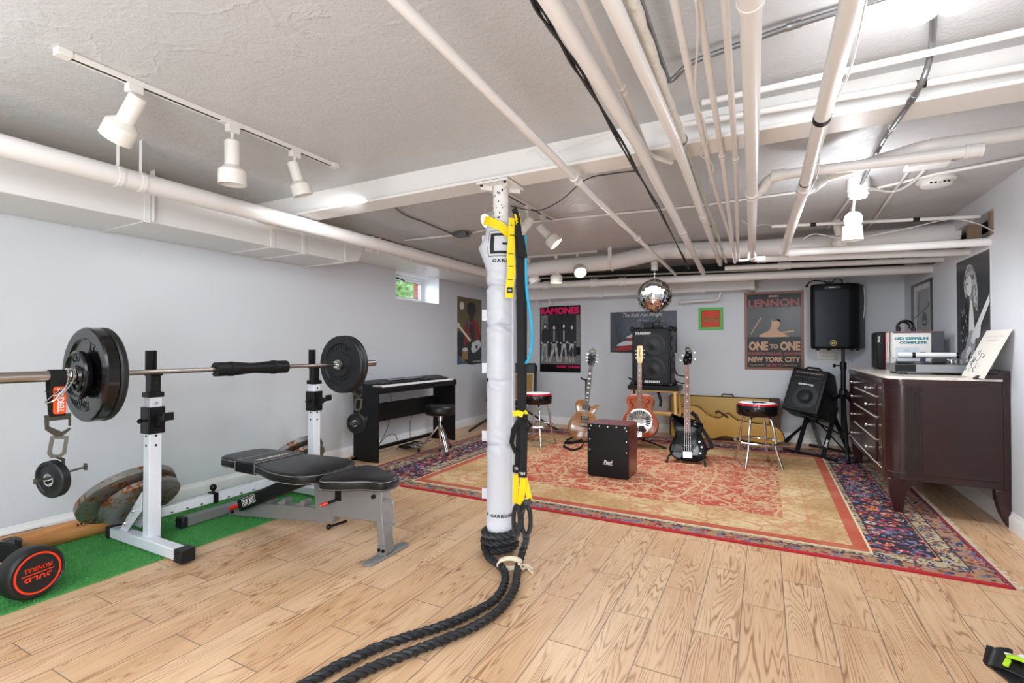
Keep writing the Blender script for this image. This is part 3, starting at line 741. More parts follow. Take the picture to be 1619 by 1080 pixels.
G(None, 'cable_white').tube(spline([at(1100, 0, z=2.08), at(1103, 60, z=2.08), at(1099, 150, z=2.085), at(1112, 190, z=2.085), at(1118, 225, z=2.085), at(1108, 245, z=2.09), at(1128, 262, z=2.085), at(1122, 285, z=2.09), at(1130, 300, z=2.1), at(1115, 312, z=2.2)], 6), .0035, 6).done('loose_wire', label='pale tangled wire around the narrow pipe under the beam', category='wire')
G(None, 'cable_white').tube(spline([at(1270, 378, y=4.6), at(1290, 370, y=4.6), at(1340, 378, y=4.6), at(1400, 368, y=4.6), at(1440, 360, y=4.65), at(1500, 347, y=4.7), at(1540, 352, y=4.7), at(1572, 366, x=1.42)], 6), .004, 6).done('loose_wire', label='white wire looping past the lit bulb into the wall slot', category='wire')
G(None, 'cable_white').tube(spline([at(1172, 348, z=2.2), at(1190, 358, z=2.2), at(1210, 355, z=2.2), at(1240, 362, z=2.2)], 5), .004, 6).done('loose_wire', label='short white wire hanging between the two widest ceiling pipes', category='wire')
G(None, 'cable_white').tube(spline([at(832, 243, y=2.36), at(845, 237, y=2.36), at(862, 253, y=2.36), at(885, 240, y=2.36), at(930, 222, y=2.36), at(968, 208, y=2.36)], 5), .0025, 6).done('loose_wire', label='thin pale wire drooping along the face of the beam', category='wire')

# ------------------------------------------------------------ track lights
def track(label, p, q, group=None):
    p = Vector(p); q = Vector(q); o = thing('light_track', (p + q) / 2, label=label, category='light track')
    z = ZC - .012
    d = (q - p).normalized(); s = Vector((-d.y, d.x, 0))
    g = G(o, 'lamp_white').world()
    for k in (-1, 1): g.beam((p.x + s.x * .014 * k, p.y + s.y * .014 * k, z), (q.x + s.x * .014 * k, q.y + s.y * .014 * k, z), .008, .022)
    g.beam((p.x, p.y, z + .006), (q.x, q.y, z + .006), .03, .01)
    g.done('rail', o, bevel=.001)
    G(o, 'black_print').world().beam((p.x, p.y, z - .003), (q.x, q.y, z - .003), .02, .008).done('slot', o)
    for e in (p, q): G(o, 'lamp_white').world().box((e.x, e.y, z), (.045, .045, .026)).done('end_cap', o, bevel=.002)
    g = G(o, 'lamp_white').world(); m = p.lerp(q, .5); g.beam((m.x - d.x * .05, m.y - d.y * .05, z - .004), (m.x + d.x * .05, m.y + d.y * .05, z - .004), .038, .018)
    g.done('joiner', o, bevel=.002); return o
def head(label, p, aim, s=1.0, group=None, power=0, stem=.07, glow=True, spot=95):
    p = Vector((p[0], p[1], ZC - .02)); o = thing('track_spotlight', p, label=label, category='spotlight', group=group); aim = Vector(aim).normalized()
    g = G(o, 'lamp_white').world(); g.box((p.x, p.y, p.z - .02), (.034, .058, .036)); g.done('adapter', o, bevel=.004)
    j = p + Vector((0, 0, -.03 - stem)); g = G(o, 'lamp_white').world(); g.cyl(p + Vector((0, 0, -.03)), j, .008 * s, n=10)
    side = aim.cross(Vector((0, 0, 1))); side = side.normalized() if side.length > .1 else Vector((0, 1, 0))
    g.cyl(j - Vector((0, 0, -.005)), j + Vector((0, 0, -.02)), .014 * s, n=12); g.done('stem', o)
    c = j + Vector((0, 0, -.02)) + aim * .03 * s
    a = .034 * s; b = .062 * s
    prof = [(0, -.075 * s), (a * .85, -.075 * s), (a, -.068 * s), (a, .045 * s), (b * .98, .07 * s), (b, .078 * s), (b, .138 * s), (b * .96, .138 * s), (b * .93, .08 * s), (a * .5, .06 * s), (0, .06 * s)]
    G(o, 'lamp_white').world().lathe(prof, 28, c, aim).done('lamp_can', o)
    if glow:
        G(o, 'glow_disc').world().lathe([(0, .115 * s), (b * .85, .112 * s), (b * .85, .108 * s), (0, .105 * s)], 24, c, aim).done('bulb', o)
    if power:
        lamp('spotlight_beam', 'SPOT', c + aim * .15 * s, power, (1, .985, .965), .05, c + aim * 2, spot, .6)
    return o
t0 = at(100, 88, z=2.25); t1 = at(528, 264, z=2.25)
track('long white light track on the ceiling above the barbell', t0, t1)
def on(f): return t0.lerp(t1, f)
def along_track(px, a=t0, b=t1):
    best = min((abs(_proj(a.lerp(b, k / 400))[0] - px), k) for k in range(401)); return a.lerp(b, best[1] / 400)
def _proj(p):
    v = Vector(p) - Vector((0, 0, CAM_Z)); w = v.dot(_f); return (809.5 + F_PX * v.dot(_r) / w, 540 - F_PX * v.dot(_u) / w)
head('big white step spotlight above the barbell, tilted at the wall', along_track(212), (-.62, -.1, -.72), .98, stem=.035, glow=False)
head('white step spotlight pointing straight down, middle one above the barbell', along_track(368), (-.06, .05, -1), 1.0, glow=False)
head('small white step spotlight beside the beam, tilted away, on the barbell track', along_track(466), (.12, .3, -.95), .86, stem=.05, glow=False)
u0 = at(808, 312, z=2.25); u1 = at(874, 349, z=2.25); u0 = u0 + (u0 - u1) * .25
track('white light track behind the top of the column', u0, u1)
head('lit white spotlight peeking out behind the yellow wrap on the column top', at(792, 306, z=2.25), (-.3, -.75, -.5), .9, stem=.09, power=3)
head('white spotlight behind the black straps, seen from behind', along_track(834, u0, u1), (-.5, -.25, -.75), 1.0, power=8, stem=.08)
head('white spotlight at the end of the track behind the column, bulb edge showing', along_track(858, u0, u1), (.62, .15, -.7), 1.0, power=14, stem=.07)
v0 = Vector((-2.55, 5.12, 2.25)); v1 = Vector((-1.68, 5.12, 2.25))
v0 = at(820, 409, z=2.25); v1 = at(942, 399, z=2.25)
track('short white light track in front of the round duct', v0, v1)
head('lit white spotlight hanging straight down in front of the round duct', along_track(880, v0, v1), (.0, -.05, -1), 1.15, power=13, stem=.08, spot=120)
head('lit white spotlight in front of the round duct, tilted outwards', along_track(914, v0, v1), (.35, -.6, -.65), 1.15, power=13, stem=.06, spot=120)
head('white spotlight half hidden behind the black strap', along_track(836, v0, v1), (.4, .1, -.8), 1.1, stem=.09, glow=False)

# ceiling lamps
p = at(1480, -6, z=2.2); o = thing('ceiling_lamp', p, label='bright ceiling lamp with round globes in front of the beam', category='ceiling lamp')
mat('lamp_globe', 'ffffff', .3, emit='fff8ee', es=5.0)
g = G(o, 'white_paint').world(); g.lathe([(0, 0), (.09, 0), (.10, -.03), (.0, -.03)], 28, (p.x, p.y, ZC), (0, 0, 1)); g.done('base', o)
g = G(o, 'lamp_globe').world(); g.ball((p.x - .04, p.y, 2.185), .062, 24, (1, 1, .8)); g.ball((p.x + .05, p.y + .005, 2.18), .05, 24, (1, 1, .8)); g.done('bulb', o)
lamp('ceiling_lamp_light', 'POINT', (p.x, p.y, 2.02), 10, (.9, .95, 1), .09)
p = at(1349, 347, y=3.86); b = at(1357, 287, y=3.86)
o = thing('bulb_fixture', (b.x, b.y, ZC), label='lit round bulb under a white ceiling base between the pipes and smoke detector', category='ceiling lamp')
g = G(o, 'white_paint').world(); g.lathe([(0, ZC), (.062, ZC), (.062, ZC - .075), (.058, ZC - .08), (.058, ZC - .105), (0, ZC - .105)], 28, (b.x, b.y, 0)); g.done('base', o)
G(o, 'glow_disc').world().lathe([(0, 0), (.05, 0), (.046, -.02), (0, -.024)], 24, (b.x, b.y, ZC - .106)).done('lower_bulb', o)
g = G(o, 'lamp_white').world(); g.box((p.x + .01, p.y, p.z + .155), (.05, .04, .03)); g.cyl((p.x + .01, p.y, p.z + .15), (p.x, p.y, p.z + .05), .008); g.done('stem', o); g = G(o, 'lamp_white').world(); g.cyl((p.x, p.y + .04, p.z - .035), (p.x, p.y + .04, p.z - .13), .058, .062, 24); g.done('shade', o)
G(o, 'bulb_glow').world().ball((p.x, p.y, p.z), .052, 24).done('bulb', o)
lamp('bulb_light', 'POINT', (p.x - .05, p.y - .32, p.z - .06), 12, (.9, .95, 1), .05)
lamp('back_corner_fill', 'SPOT', (p.x, p.y - .1, p.z - .15), 38, (.9, .95, 1), .06, (p.x + .2, p.y + 1.2, 0), 150, .7)  # extra spot added beside the bulb to brighten the wall behind the dresser
p = at(1329, 384, y=4.8); g = G(m='lamp_white'); g.lathe([(0, -.06), (.04, -.06), (.068, -.01), (.07, .01), (.05, .05), (.03, .06), (.03, .19), (0, .19)], 12, p, (-.15, 0, 1))
g.done('spotlight_can', label='white flared spotlight can between the bulb and the back pipes', category='spotlight', angle=20)
p = at(1480, 288, z=2.25); o = thing('smoke_detector', (p.x, p.y, ZC), label='round white smoke detector on the ceiling beyond the capped drain', category='smoke detector')
G(o, 'white_paint').world().lathe([(0, ZC), (.105, ZC), (.105, ZC - .015), (.085, ZC - .025), (.08, ZC - .045), (.05, ZC - .055), (0, ZC - .055)], 32, (p.x, p.y, 0)).done('housing', o)
g = G(o, 'black_print').world()
for k in range(5): g.bx(p.x - .05 + k * .022, p.x - .037 + k * .022, p.y - .081, p.y - .075, ZC - .045, ZC - .035)
g.done('vent_slots', o)

# ------------------------------------------------------------ disco ball
c = at(1035, 468, y=5.35); R0 = .5 * 53 / 772 * ((Vector(c) - Vector((0, 0, CAM_Z))).dot(_f))
o = thing('disco_ball', (c.x, c.y, c.z), label='mirrored disco ball hanging below the ceiling pipes in front of the flag poster', category='disco ball')
m = mat('mirror_tile', 'e2e4e6', .04, 1.0); n = N(m)
m.use_nodes = True
rows = 30; vs = []; fs = []
g = G(o, 'mirror_tile').world(); random.seed(7)
for i in range(rows):
    a0_, a1_ = pi * i / rows, pi * (i + 1) / rows; am = (a0_ + a1_) / 2; k = max(4, int(2 * rows * sin(am)))
    for j in range(k):
        b0, b1 = 2 * pi * j / k, 2 * pi * (j + 1) / k; bm = (b0 + b1) / 2
        nrm = Vector((sin(am) * cos(bm), sin(am) * sin(bm), cos(am))) + Vector([random.uniform(-.07, .07) for _ in range(3)])
        pts = []
        for aa, bb in ((a0_, b0), (a1_, b0), (a1_, b1), (a0_, b1)):
            aa = am + (aa - am) * .9; bb = bm + (bb - bm) * .9
            q = Vector((sin(aa) * cos(bb), sin(aa) * sin(bb), cos(aa))); q = q * ((Vector((sin(am) * cos(bm), sin(am) * sin(bm), cos(am)))).dot(nrm) / q.dot(nrm))
            pts.append(Vector(c) + q * R0)
        g.add(pts, [(0, 1, 2, 3)], False)
g.done('mirror_tiles', o, normals=False)
G(o, 'black_plastic').world().ball(c, R0 * .985, 24).done('core', o)
g = G(o, 'chrome').world(); g.lathe([(0, 0), (.02, 0), (.018, .012), (.006, .014), (.004, .05), (0, .05)], 14, (c.x, c.y, c.z + R0 * .99)); g.done('cap', o)
mz = at(1035, 421, y=5.35).z
mo = thing('ball_motor', (c.x, c.y, mz), label='small white motor hung by a knotted cord above the disco ball', category='motor')
G(mo, 'white_paint').world().lathe([(0, -.045), (.034, -.045), (.036, -.04), (.036, .04), (.034, .045), (0, .045)], 24, (c.x, c.y, mz)).done('motor_housing', mo)
g = G(mo, 'chrome').world(); g.cyl((c.x, c.y, mz - .045), (c.x, c.y, mz - .075), .005); g.tube([(c.x + .008 * cos(a), c.y, mz - .083 + .008 * sin(a)) for a in [2 * pi * k / 12 for k in range(12)]], .002, 6, closed=True)
g.tube([(c.x, c.y, mz - .088), (c.x, c.y, c.z + R0 + .04)], .0025, 6); g.done('hook', mo)
g = G(mo, 'cream').world(); top = Vector(at(1032, 376, y=5.3)); kn = Vector(at(1036, 400, y=5.33))
for dx in (-.02, .0, .022): g.tube(spline([(c.x + dx * .8, c.y, mz + .045), kn + Vector((dx, 0, -.03)), kn, (top + kn) / 2 + Vector((dx * 1.4, 0, 0)), top], 5), .004, 6)
g.tube(spline([kn + Vector((.03 * cos(a), .01 * sin(3 * a), .016 * sin(a))) for a in [2 * pi * k / 9 for k in range(9)]], 4, True), .005, 6, closed=True)
g.tube([top, (top.x, top.y, ZC)], .004, 6)
g.done('cord', mo)

# ------------------------------------------------------------ turf and pole by the left wall
tx = -2.955
g = G(m='turf_green'); g.bx(XL + .02, tx, -1.0, 3.12, .001, .008); random.seed(2)
TV = []; TF = []
for i in range(52000):
    x = random.uniform(XL + .02, tx); y = .45 + 2.66 * random.random() ** 1.25; a = random.uniform(0, pi); L = random.uniform(.008, .015); w = .0016; dx, dy = cos(a) * w, sin(a) * w; lx, ly = random.uniform(-.006, .006), random.uniform(-.006, .006); k = len(TV)
    TV += [(x - dx, y - dy, .007), (x + dx, y + dy, .007), (x + lx, y + ly, .007 + L)]; TF.append((k, k + 1, k + 2))
g.add(TV, TF, False)
g.done('turf_mat', normals=False, label='strip of green artificial turf under the squat rack', category='turf')
p0 = at(0, 878, z=.05); p0 = Vector((-3.775, .55, .062)); p1 = Vector((-3.70, 1.62, .062))
o = thing('wooden_pole', (-3.74, 1.1, .014), label='varnished round wooden log lying against the baseboard behind the dumbbells', category='wooden log')
G(o, 'log_wood').world().tube([p0, p1], .062, 24).done('log_body', o)
g = G(o, 'leather_brown').world(); g.beam((-3.775, .75, .1205), (-3.745, 1.28, .1205), .004, .006); g.done('groove', o)
g = G(o, 'black_print').world(); d = (p1 - p0).normalized(); mid = p0.lerp(p1, .88); nn = Vector((.62, 0, .55)).normalized(); nn = (nn - d * nn.dot(d)).normalized()
F = frame(mid + nn * .0622, d, nn.cross(d)); g.world(F); [g.bx(-.08 + k * .016, -.07 + k * .016, -.004, .006 + .003 * (k % 3), 0, .0012) for k in range(10)]; g.bx(-.085, .085, -.012, -.010, 0, .0012); g.bx(-.06, .06, .014, .016, -.001, .0012); g.world(); g.done('stamp', o)

# ------------------------------------------------------------ squat rack
RX, RY0, RY1 = -3.185, 1.574, 2.725
rk = thing('squat_rack', (RX, (RY0 + RY1) / 2, .014), label='white and black steel squat rack holding the barbell on the turf', category='squat rack')
def upright(y):
    g = G(rk, 'white_powder').world(); g.box((RX, y, .47), (.068, .068, .83)); u = g.done('upright', rk, bevel=.006)
    g = G(rk, 'black_print').world()
    for z in (.655, .60): g.cyl((RX + .033, y, z), (RX + .036, y, z), .007, n=12)
    for z in (.655, .60): g.cyl((RX, y - .033, z), (RX, y - .036, z), .007, n=12)
    g.done('pin_holes', u)
    g = G(rk, 'chrome').world(); g.cyl((RX + .033, y, .845), (RX + .039, y, .845), .008, n=8); g.done('bolt', u)
    g = G(rk, 'black_plastic').world(); g.box((RX, y, .893), (.082, .082, .03)); g.done('top_collar', rk, bevel=.004)
    g = G(rk, 'black_metal').world(); g.box((RX, y, .955), (.055, .055, .11)); g.box((RX - .03, y, 1.075), (.012, .055, .15)); g.box((RX - .026, y + .022, 1.075), (.02, .012, .15)); g.box((RX - .026, y - .022, 1.075), (.02, .012, .15))
    g.box((RX, y, 1.008), (.075, .062, .008)); g.beam((RX + .035, y, 1.004), (RX + .055, y, 1.036), .062, .008, (1, 0, -.5)); t = g.done('bar_cradle', rk, bevel=.002)
    g = G(rk, 'black_print').world(); g.cyl((RX + .0275, y, .96), (RX + .029, y, .96), .009, n=14); g.done('pin_hole', t)
    # sliding safety catch
    g = G(rk, 'black_plastic').world(); g.box((RX, y, .745), (.09, .09, .155)); s = g.done('safety_collar', rk, bevel=.005)
    g = G(rk, 'black_metal').world(); g.box((RX + .10, y, .765), (.12, .03, .022)); g.box((RX + .16, y, .775), (.012, .055, .045)); g.beam((RX + .045, y, .71), (RX + .12, y, .755), .03, .014, (0, 0, 1))
    g.done('safety_arm', s, bevel=.002)
    g = G(rk, 'black_plastic').world(); g.cyl((RX, y - .045, .745), (RX, y - .062, .745), .006); g.ball((RX, y - .068, .745), .014); g.done('pull_knob', s)
    # foot
    g = G(rk, 'white_powder').world(); g.box((RX + .005, y - .03, .046), (.70, .062, .06)); g.done('foot', rk, bevel=.005)
    for x, w in ((RX + .385, .07), (RX - .36, .035)):
        g = G(rk, 'black_rubber').world(); g.box((x, y - .03, .047), (w, .072, .07))
        for k in range(6): g.box((x, y - .03, .02 + k * .0115), (w + .006, .078, .004))
        g.done('end_cap', rk, bevel=.002)
    # gusset
    g = G(rk, 'white_powder').world()
    for dy in (-.038, .034): g.world(frame((0, y + dy, 0), (1, 0, 0), (0, 0, 1))); g.prism([(RX - .27, .075), (RX - .19, .075), (RX - .03, .22), (RX - .03, .33)], -.002, .002, False)
    g.world(); b = g.done('gusset', rk)
    g = G(rk, 'chrome').world()
    for x, z in ((RX - .20, .125), (RX - .11, .21)): g.cyl((x, y - .042, z), (x, y - .05, z), .012, n=6); g.cyl((x, y - .05, z), (x, y - .058, z), .006, n=8)
    g.done('bolt', b)
    g = G(rk, 'brushed_steel').world(); ax = Vector((-.70, 0, .71)); p = Vector((RX - .13, y, .19)); g.cyl(p, p + ax * .22, .022); g.done('plate_peg', rk)
upright(RY0); upright(RY1)
g = G(rk, 'white_powder').world(); g.box((RX - .10, 2.15, .165), (.055, 1.12, .055)); cb = g.done('crossbar', rk, bevel=.004)
g = G(rk, 'black_print').world()
for k in range(7): g.box((RX - .072, 1.72 + k * .09, .150), (.003, .012, .008))
g.done('slots', cb)
g = G(rk, 'black_plastic').world(); g.box((RX - .10, 1.99, .165), (.068, .03, .068)); g.ball((RX - .10, 1.99, .232), .022); g.cyl((RX - .1, 1.99, .2), (RX - .1, 1.99, .23), .01); g.done('clamp', rk)
o = thing('measuring_rod', (-3.45, 2.1, .2), label='thin pale rod with black marks resting behind the rack crossbar', category='rod')
q0 = at(283, 795, x=-3.42); q1 = at(560, 722, x=-3.42)
G(o, 'tweed_brown').world().tube([q0, q1], .006, 8).done('rod', o)
g = G(o, 'black_print').world()
for t in (.05, .2, .33, .5, .66): g.tube([q0.lerp(q1, t), q0.lerp(q1, t + .02)], .0068, 8)
g.done('marks', o)

# ------------------------------------------------------------ barbell and plates
BX, BZ = -3.135, 1.027
bb = thing('barbell', (BX, 2.12, BZ), label='long steel barbell across the rack with thick sleeves', category='barbell')
G(bb, 'brushed_steel').world().cyl((BX, 1.34, BZ), (BX, 2.93, BZ), .0145, n=20).done('shaft', bb)
g = G(bb, 'brushed_steel').world(); g.lathe([(0, 0), (.0265, 0), (.0275, .01), (.0275, .545), (.04, .548), (.04, .575), (.017, .58), (0, .58)], 28, (BX, .775, BZ), (0, 1, 0)); g.done('sleeve', bb)
g = G(bb, 'brushed_steel').world(); g.lathe([(0, 0), (.0265, 0), (.0275, -.01), (.0275, -.405), (.04, -.408), (.04, -.425), (.017, -.43), (0, -.43)], 28, (BX, 3.345, BZ), (0, 1, 0)); g.done('sleeve', bb)
G(bb, 'chrome').world().lathe([(.016, 0), (.03, 0), (.032, .006), (.02, .02), (.016, .02)], 24, (BX, 2.895, BZ), (0, 1, 0)).done('sleeve_ring', bb)
def ringtext(g, words, r, hgt, y, out, a0, bold=.01, span=None):
    """raised letters around a plate face; out=-1 faces the camera side"""
    for i, ch in enumerate(words):
        if ch == ' ': continue
        a = a0 - out * 0 - (i - (len(words) - 1) / 2) * (hgt * .95 / r)
        rad = Vector((cos(a), 0, sin(a))); tan = Vector((sin(a), 0, -cos(a)))
        if out > 0: pass
        g.text(ch, frame(Vector((BX, y, BZ)) + rad * r, tan, rad), hgt * .62, hgt, bold=bold, ext=.002)
def plate(label, y, r, w, mt, rim, hub, text_r=None, words=(), group=None, name='weight_plate', hubr=.05, cat='weight plate'):
    o = thing(name, (BX, y, BZ), label=label, category=cat, group=group)
    h = w / 2; c = .008; k = .012
    prof = [(hub, -h), (hubr, -h), (hubr + .006, -h + k), (r * rim, -h + k), (r * rim + .01, -h), (r - c, -h), (r, -h + c), (r, h - c), (r - c, h), (r * rim + .01, h), (r * rim, h - k), (hubr + .006, h - k), (hubr, h), (hub, h)]
    G(o, mt).world().lathe(prof, 56, (BX, y, BZ), (0, 1, 0), closed=True).done('disc', o)
    if words:
        for wd, a, hh, tr in words: g = G(o, mt).world(); ringtext(g, wd, tr, hh, y - h + k - .001, -1, R(a)); g.done('raised_lettering', o)
    return o
plate('thick glossy black plate behind the small one near the orange patch', 1.2545, .246, .061, 'black_gloss', .74, .0285, words=[('150', 62, .045, .150), ('LBS', -28, .04, .15), ('HOOP', 255, .04, .16)], hubr=.06)
MATS['black_gloss'].node_tree.nodes['Principled BSDF'].inputs['Roughness'].default_value = .2
plate('thinner black plate behind the thick glossy one, facing the rack upright', 1.3035, .247, .034, 'black_rubber', .74, .0285)
o = plate('small round plate with cut-out grips beside the spring clip', 1.2035, .125, .036, 'black_gloss', .82, .0285, words=[('CAP', 95, .03, .085), ('10', -60, .028, .085)], hubr=.045)
g = G(o, 'black_print').world()
for a in (130, 235): g.world(frame((BX, 1.184, BZ), (-cos(R(a)), 0, sin(R(a))), (sin(R(a)), 0, cos(R(a))))); g.prism(rrect(-.04, .04, .07, .09, .009), 0, .006)
g.world(); g.done('grip_slot', o)
o = thing('spring_collar', (BX, 1.165, BZ), label='chrome spring clip squeezed onto the sleeve beside the small plate', category='barbell clip')
pts = [(BX + .034 * cos(a), 1.152 + .03 * a / (2 * pi) / 3, BZ + .034 * sin(a)) for a in [2 * pi * 3.2 * k / 70 for k in range(71)]]
g = G(o, 'chrome').world(); g.tube(pts, .0035, 8); g.done('coil', o)
g = G(o, 'chrome').world()
for e, dx in ((Vector(pts[0]), .03), (Vector(pts[-1]), .055)):
    g.tube(bend([e, e + Vector((dx, -.02, -.05)), e + Vector((dx + .01, -.07, -.12)), e + Vector((dx - .02, -.10, -.13)), e + Vector((dx - .025, -.06, -.09))], .02), .0035, 8)
g.done('grip', o)
plate('matt black bumper plate with raised lettering beyond the far upright', 2.962, .238, .044, 'black_rubber', .70, .0285, words=[('HI-TEMP', 90, .034, .145), ('45', -5, .03, .14), ('BUMPER PLATE', 262, .02, .13)], hubr=.10)
plate('outer matt black bumper plate behind the lettered one at the piano end', 3.005, .241, .04, 'black_rubber', .70, .0285)
# foam pad
o = thing('barbell_pad', (BX, 2.14, BZ), label='black foam pad with two hook straps around the middle of the barbell', category='barbell pad')
g = G(o, 'black_plastic').world(); y0, y1 = at(340, 581, x=BX).y, at(452, 579, x=BX).y; Lp = y1 - y0
ang = [R(-150 + 300 * k / 18) for k in range(19)]; vs = []; fs = []; ns = 14
for i in range(ns + 1):
    t = i / ns; rr = .046 - .010 * math.exp(-((t - .5) / .16) ** 2)
    ro = [(rr * cos(a + .25), y0 + Lp * t, rr * sin(a + .25)) for a in ang]; ri = [(.018 * cos(a + .25), y0 + Lp * t, .018 * sin(a + .25)) for a in reversed(ang)]
    vs += [(BX + x, y, BZ + z) for x, y, z in ro + ri]
K = 38
for i in range(ns):
    for j in range(K): fs.append((i * K + j, i * K + (j + 1) % K, (i + 1) * K + (j + 1) % K, (i + 1) * K + j))
for b_ in (0, ns * K):
    for j in range(18): fs.append((b_ + j, b_ + j + 1, b_ + K - 2 - j, b_ + K - 1 - j))
g.add(vs, fs).done('foam', o, angle=50)
for t in (.20, .80):
    G(o, 'black_webbing').world().lathe([(.0455, -.014), (.0485, -.014), (.0485, .014), (.0455, .014)], 30, (BX, y0 + Lp * t, BZ), (0, 1, 0), closed=True).done('strap', o)

# ------------------------------------------------------------ hanging band loads
def hanging(y, zs, near):
    side = 'orange-patch end' if near else 'piano end'
    o = thing('hanging_strap', (BX, y, BZ), label='black webbing strap with an orange patch looped over the barbell sleeve' if near else 'plain black webbing strap looped over the sleeve at the piano end', category='strap')
    r = .03; pts = [(BX + .016, y, BZ - .20), (BX + .024, y, BZ - .06)] + [(BX + r * cos(a), y, BZ + r * sin(a)) for a in [R(k) for k in range(-10, 191, 20)]] + [(BX - .024, y, BZ - .06), (BX + .008, y, BZ - .20)]
    G(o, 'black_webbing').world().strap(pts, .062, .004, (0, 1, 0)).done('webbing', o)
    if near:
        fx = BX + .027; g = G(o, 'orange_patch').world(frame((fx, y + .004, BZ - .12), (0, 1, 0), (0, 0, 1))); g.prism(rrect(-.025, .025, -.068, .068, .012), 0, .002)
        pt = g.done('patch', o)
        g = G(o, 'white_print').world(); g.text('BANDBELL', frame((fx + .0025, y + .008, BZ - .12), (0, 0, -1), (0, 1, 0)), .118, .026, bold=.02)
        g.done('patch_lettering', pt)
        G(o, 'black_rubber').world().tube([(BX + .031 * cos(a) , y + .04 * sin(a), BZ - .075) for a in [2 * pi * k / 20 for k in range(20)]], .0025, 6, closed=True).done('elastic_loop', o)
    zt = BZ - .20
    hk = thing('steel_hook', (BX, y, zt - .1), label='flat steel hook under the strap at the %s of the barbell' % side, category='hook')
    F = frame((BX + .012, y, zt), (0, 1, 0), (0, 0, 1))
    g = G(hk, 'olive_metal').world(F)
    g.prism([(-.05, .01), (.055, .01), (.055, -.055), (.045, -.055), (.045, -.02), (-.03, -.02), (-.03, -.045), (.02, -.08), (.05, -.062), (.055, -.072), (.018, -.105), (.0, -.105), (-.045, -.06)], -.0035, .0035, False)
    g.world(); g.done('hook_plate', hk, bevel=.0015)
    lk = thing('steel_link', (BX, y, zt - .2), label='flat six-sided steel link at the %s of the barbell' % side, category='link')
    F = frame((BX + .012, y + .005, zt - .145), (.45, 1, 0), (.0, 0, 1)) @ Matrix.Rotation(R(-8), 4, 'Z')
    outer = [(-.034, .045), (.034, .045), (.036, -.04), (.016, -.062), (-.018, -.062), (-.034, -.04)]; inner = [(-.018, .032), (.019, .032), (.02, -.035), (.008, -.046), (-.010, -.046), (-.018, -.032)]
    g = G(lk, 'olive_metal').world(F); k = 6
    vs = [(x, y_, z) for z in (-.005, .005) for x, y_ in outer] + [(x, y_, z) for z in (-.005, .005) for x, y_ in inner]
    fs = []
    for j in range(k):
        n_ = (j + 1) % k; fs += [(j, n_, k + n_, k + j), (2 * k + n_, 2 * k + j, 3 * k + j, 3 * k + n_), (n_, j, 2 * k + j, 2 * k + n_), (k + j, k + n_, 3 * k + n_, 3 * k + j)]
    g.add(vs, fs, False); g.world(); g.done('link_plate', lk, bevel=.0012)
    hp = thing('plate_hanger', (BX, y, zt - .4), label='steel plate hanger with crossbars at the %s of the barbell' % side, category='hanger')
    pz = BZ - .20 - (.295 if near else .30); ax = Vector((-.25, .95, .08)).normalized() if near else Vector((-.18, .98, .05)).normalized(); cc = Vector((BX + .01, y - .012, pz))
    g = G(hp, 'olive_metal').world(); g.tube([(BX + .012, y, zt - .20), cc + Vector((.0, 0, .07)) + ax * .045, cc + ax * .045 + Vector((0, 0, .02))], .008, 8)
    g.beam(cc - ax * .075, cc + ax * .15, .022, .006); g.beam(cc + ax * .15 - Vector((0, 0, .018)), cc + ax * .15 + Vector((0, 0, .018)), .02, .006, ax); g.beam(cc - ax * .075 - Vector((0, 0, .012)), cc - ax * .075 + Vector((0, 0, .012)), .02, .006, ax)
    g.done('hanger_body', hp, bevel=.0012)
    pl = thing('small_weight_plate', cc, label='small black rubber plate dangling at the %s of the barbell' % side, category='weight plate')
    prof = [(.028, -.018), (.034, -.018), (.04, -.014), (.072, -.014), (.076, -.02), (.088, -.02), (.092, -.015), (.092, .015), (.088, .02), (.076, .02), (.072, .014), (.04, .014), (.034, .018), (.028, .018)]
    s = 1.0 if near else .95
    G(pl, 'black_rubber').world().lathe([(a * s, b * s) for a, b in prof], 40, cc - Vector((0, 0, .012)), ax, closed=True).done('disc', pl)
    G(pl, 'chrome').world().lathe([(.025, -.0215), (.031, -.0215), (.031, .0215), (.025, .0215)], 28, cc - Vector((0, 0, .012)), ax, closed=True).done('hub_ring', pl)
hanging(1.115, 0, True); hanging(3.13, 0, False)

# ------------------------------------------------------------ rusty plates on the rack pegs
def rust(label, y, d, r, w, off=(0, 0), group=None):
    ax = Vector((-.70, 0, .71)).normalized(); c = Vector((RX - .13, y, .19)) + ax * d + Vector((-.71, 0, -.70)) * off[0] + Vector((0, off[1], 0))
    o = thing('rusty_weight_plate', (c.x, c.y, c.z), label=label, category='weight plate', group=group); h = w / 2
    G(o, 'rusty_iron').world().lathe([(.024, -h), (r - .004, -h), (r, -h + .004), (r, h - .004), (r - .004, h), (r - .03, h), (r - .034, h - .01), (.07, h - .01), (.065, h), (.024, h)], 56, c, ax, closed=True).done('disc', o)
rust('rust-spotted smaller iron plate tilted on the rack peg near the log', RY0 + .03, .075, .205, .035)
rust('larger worn iron plate behind the rust-spotted one near the log', RY0 - .02, .135, .250, .04, (0, 0))
rust('bright worn iron plate on the far peg of the rack behind the bench', RY1 + .02, .075, .205, .035)
rust('darker iron plate behind the bright one on the far peg', RY1, .135, .235, .04)

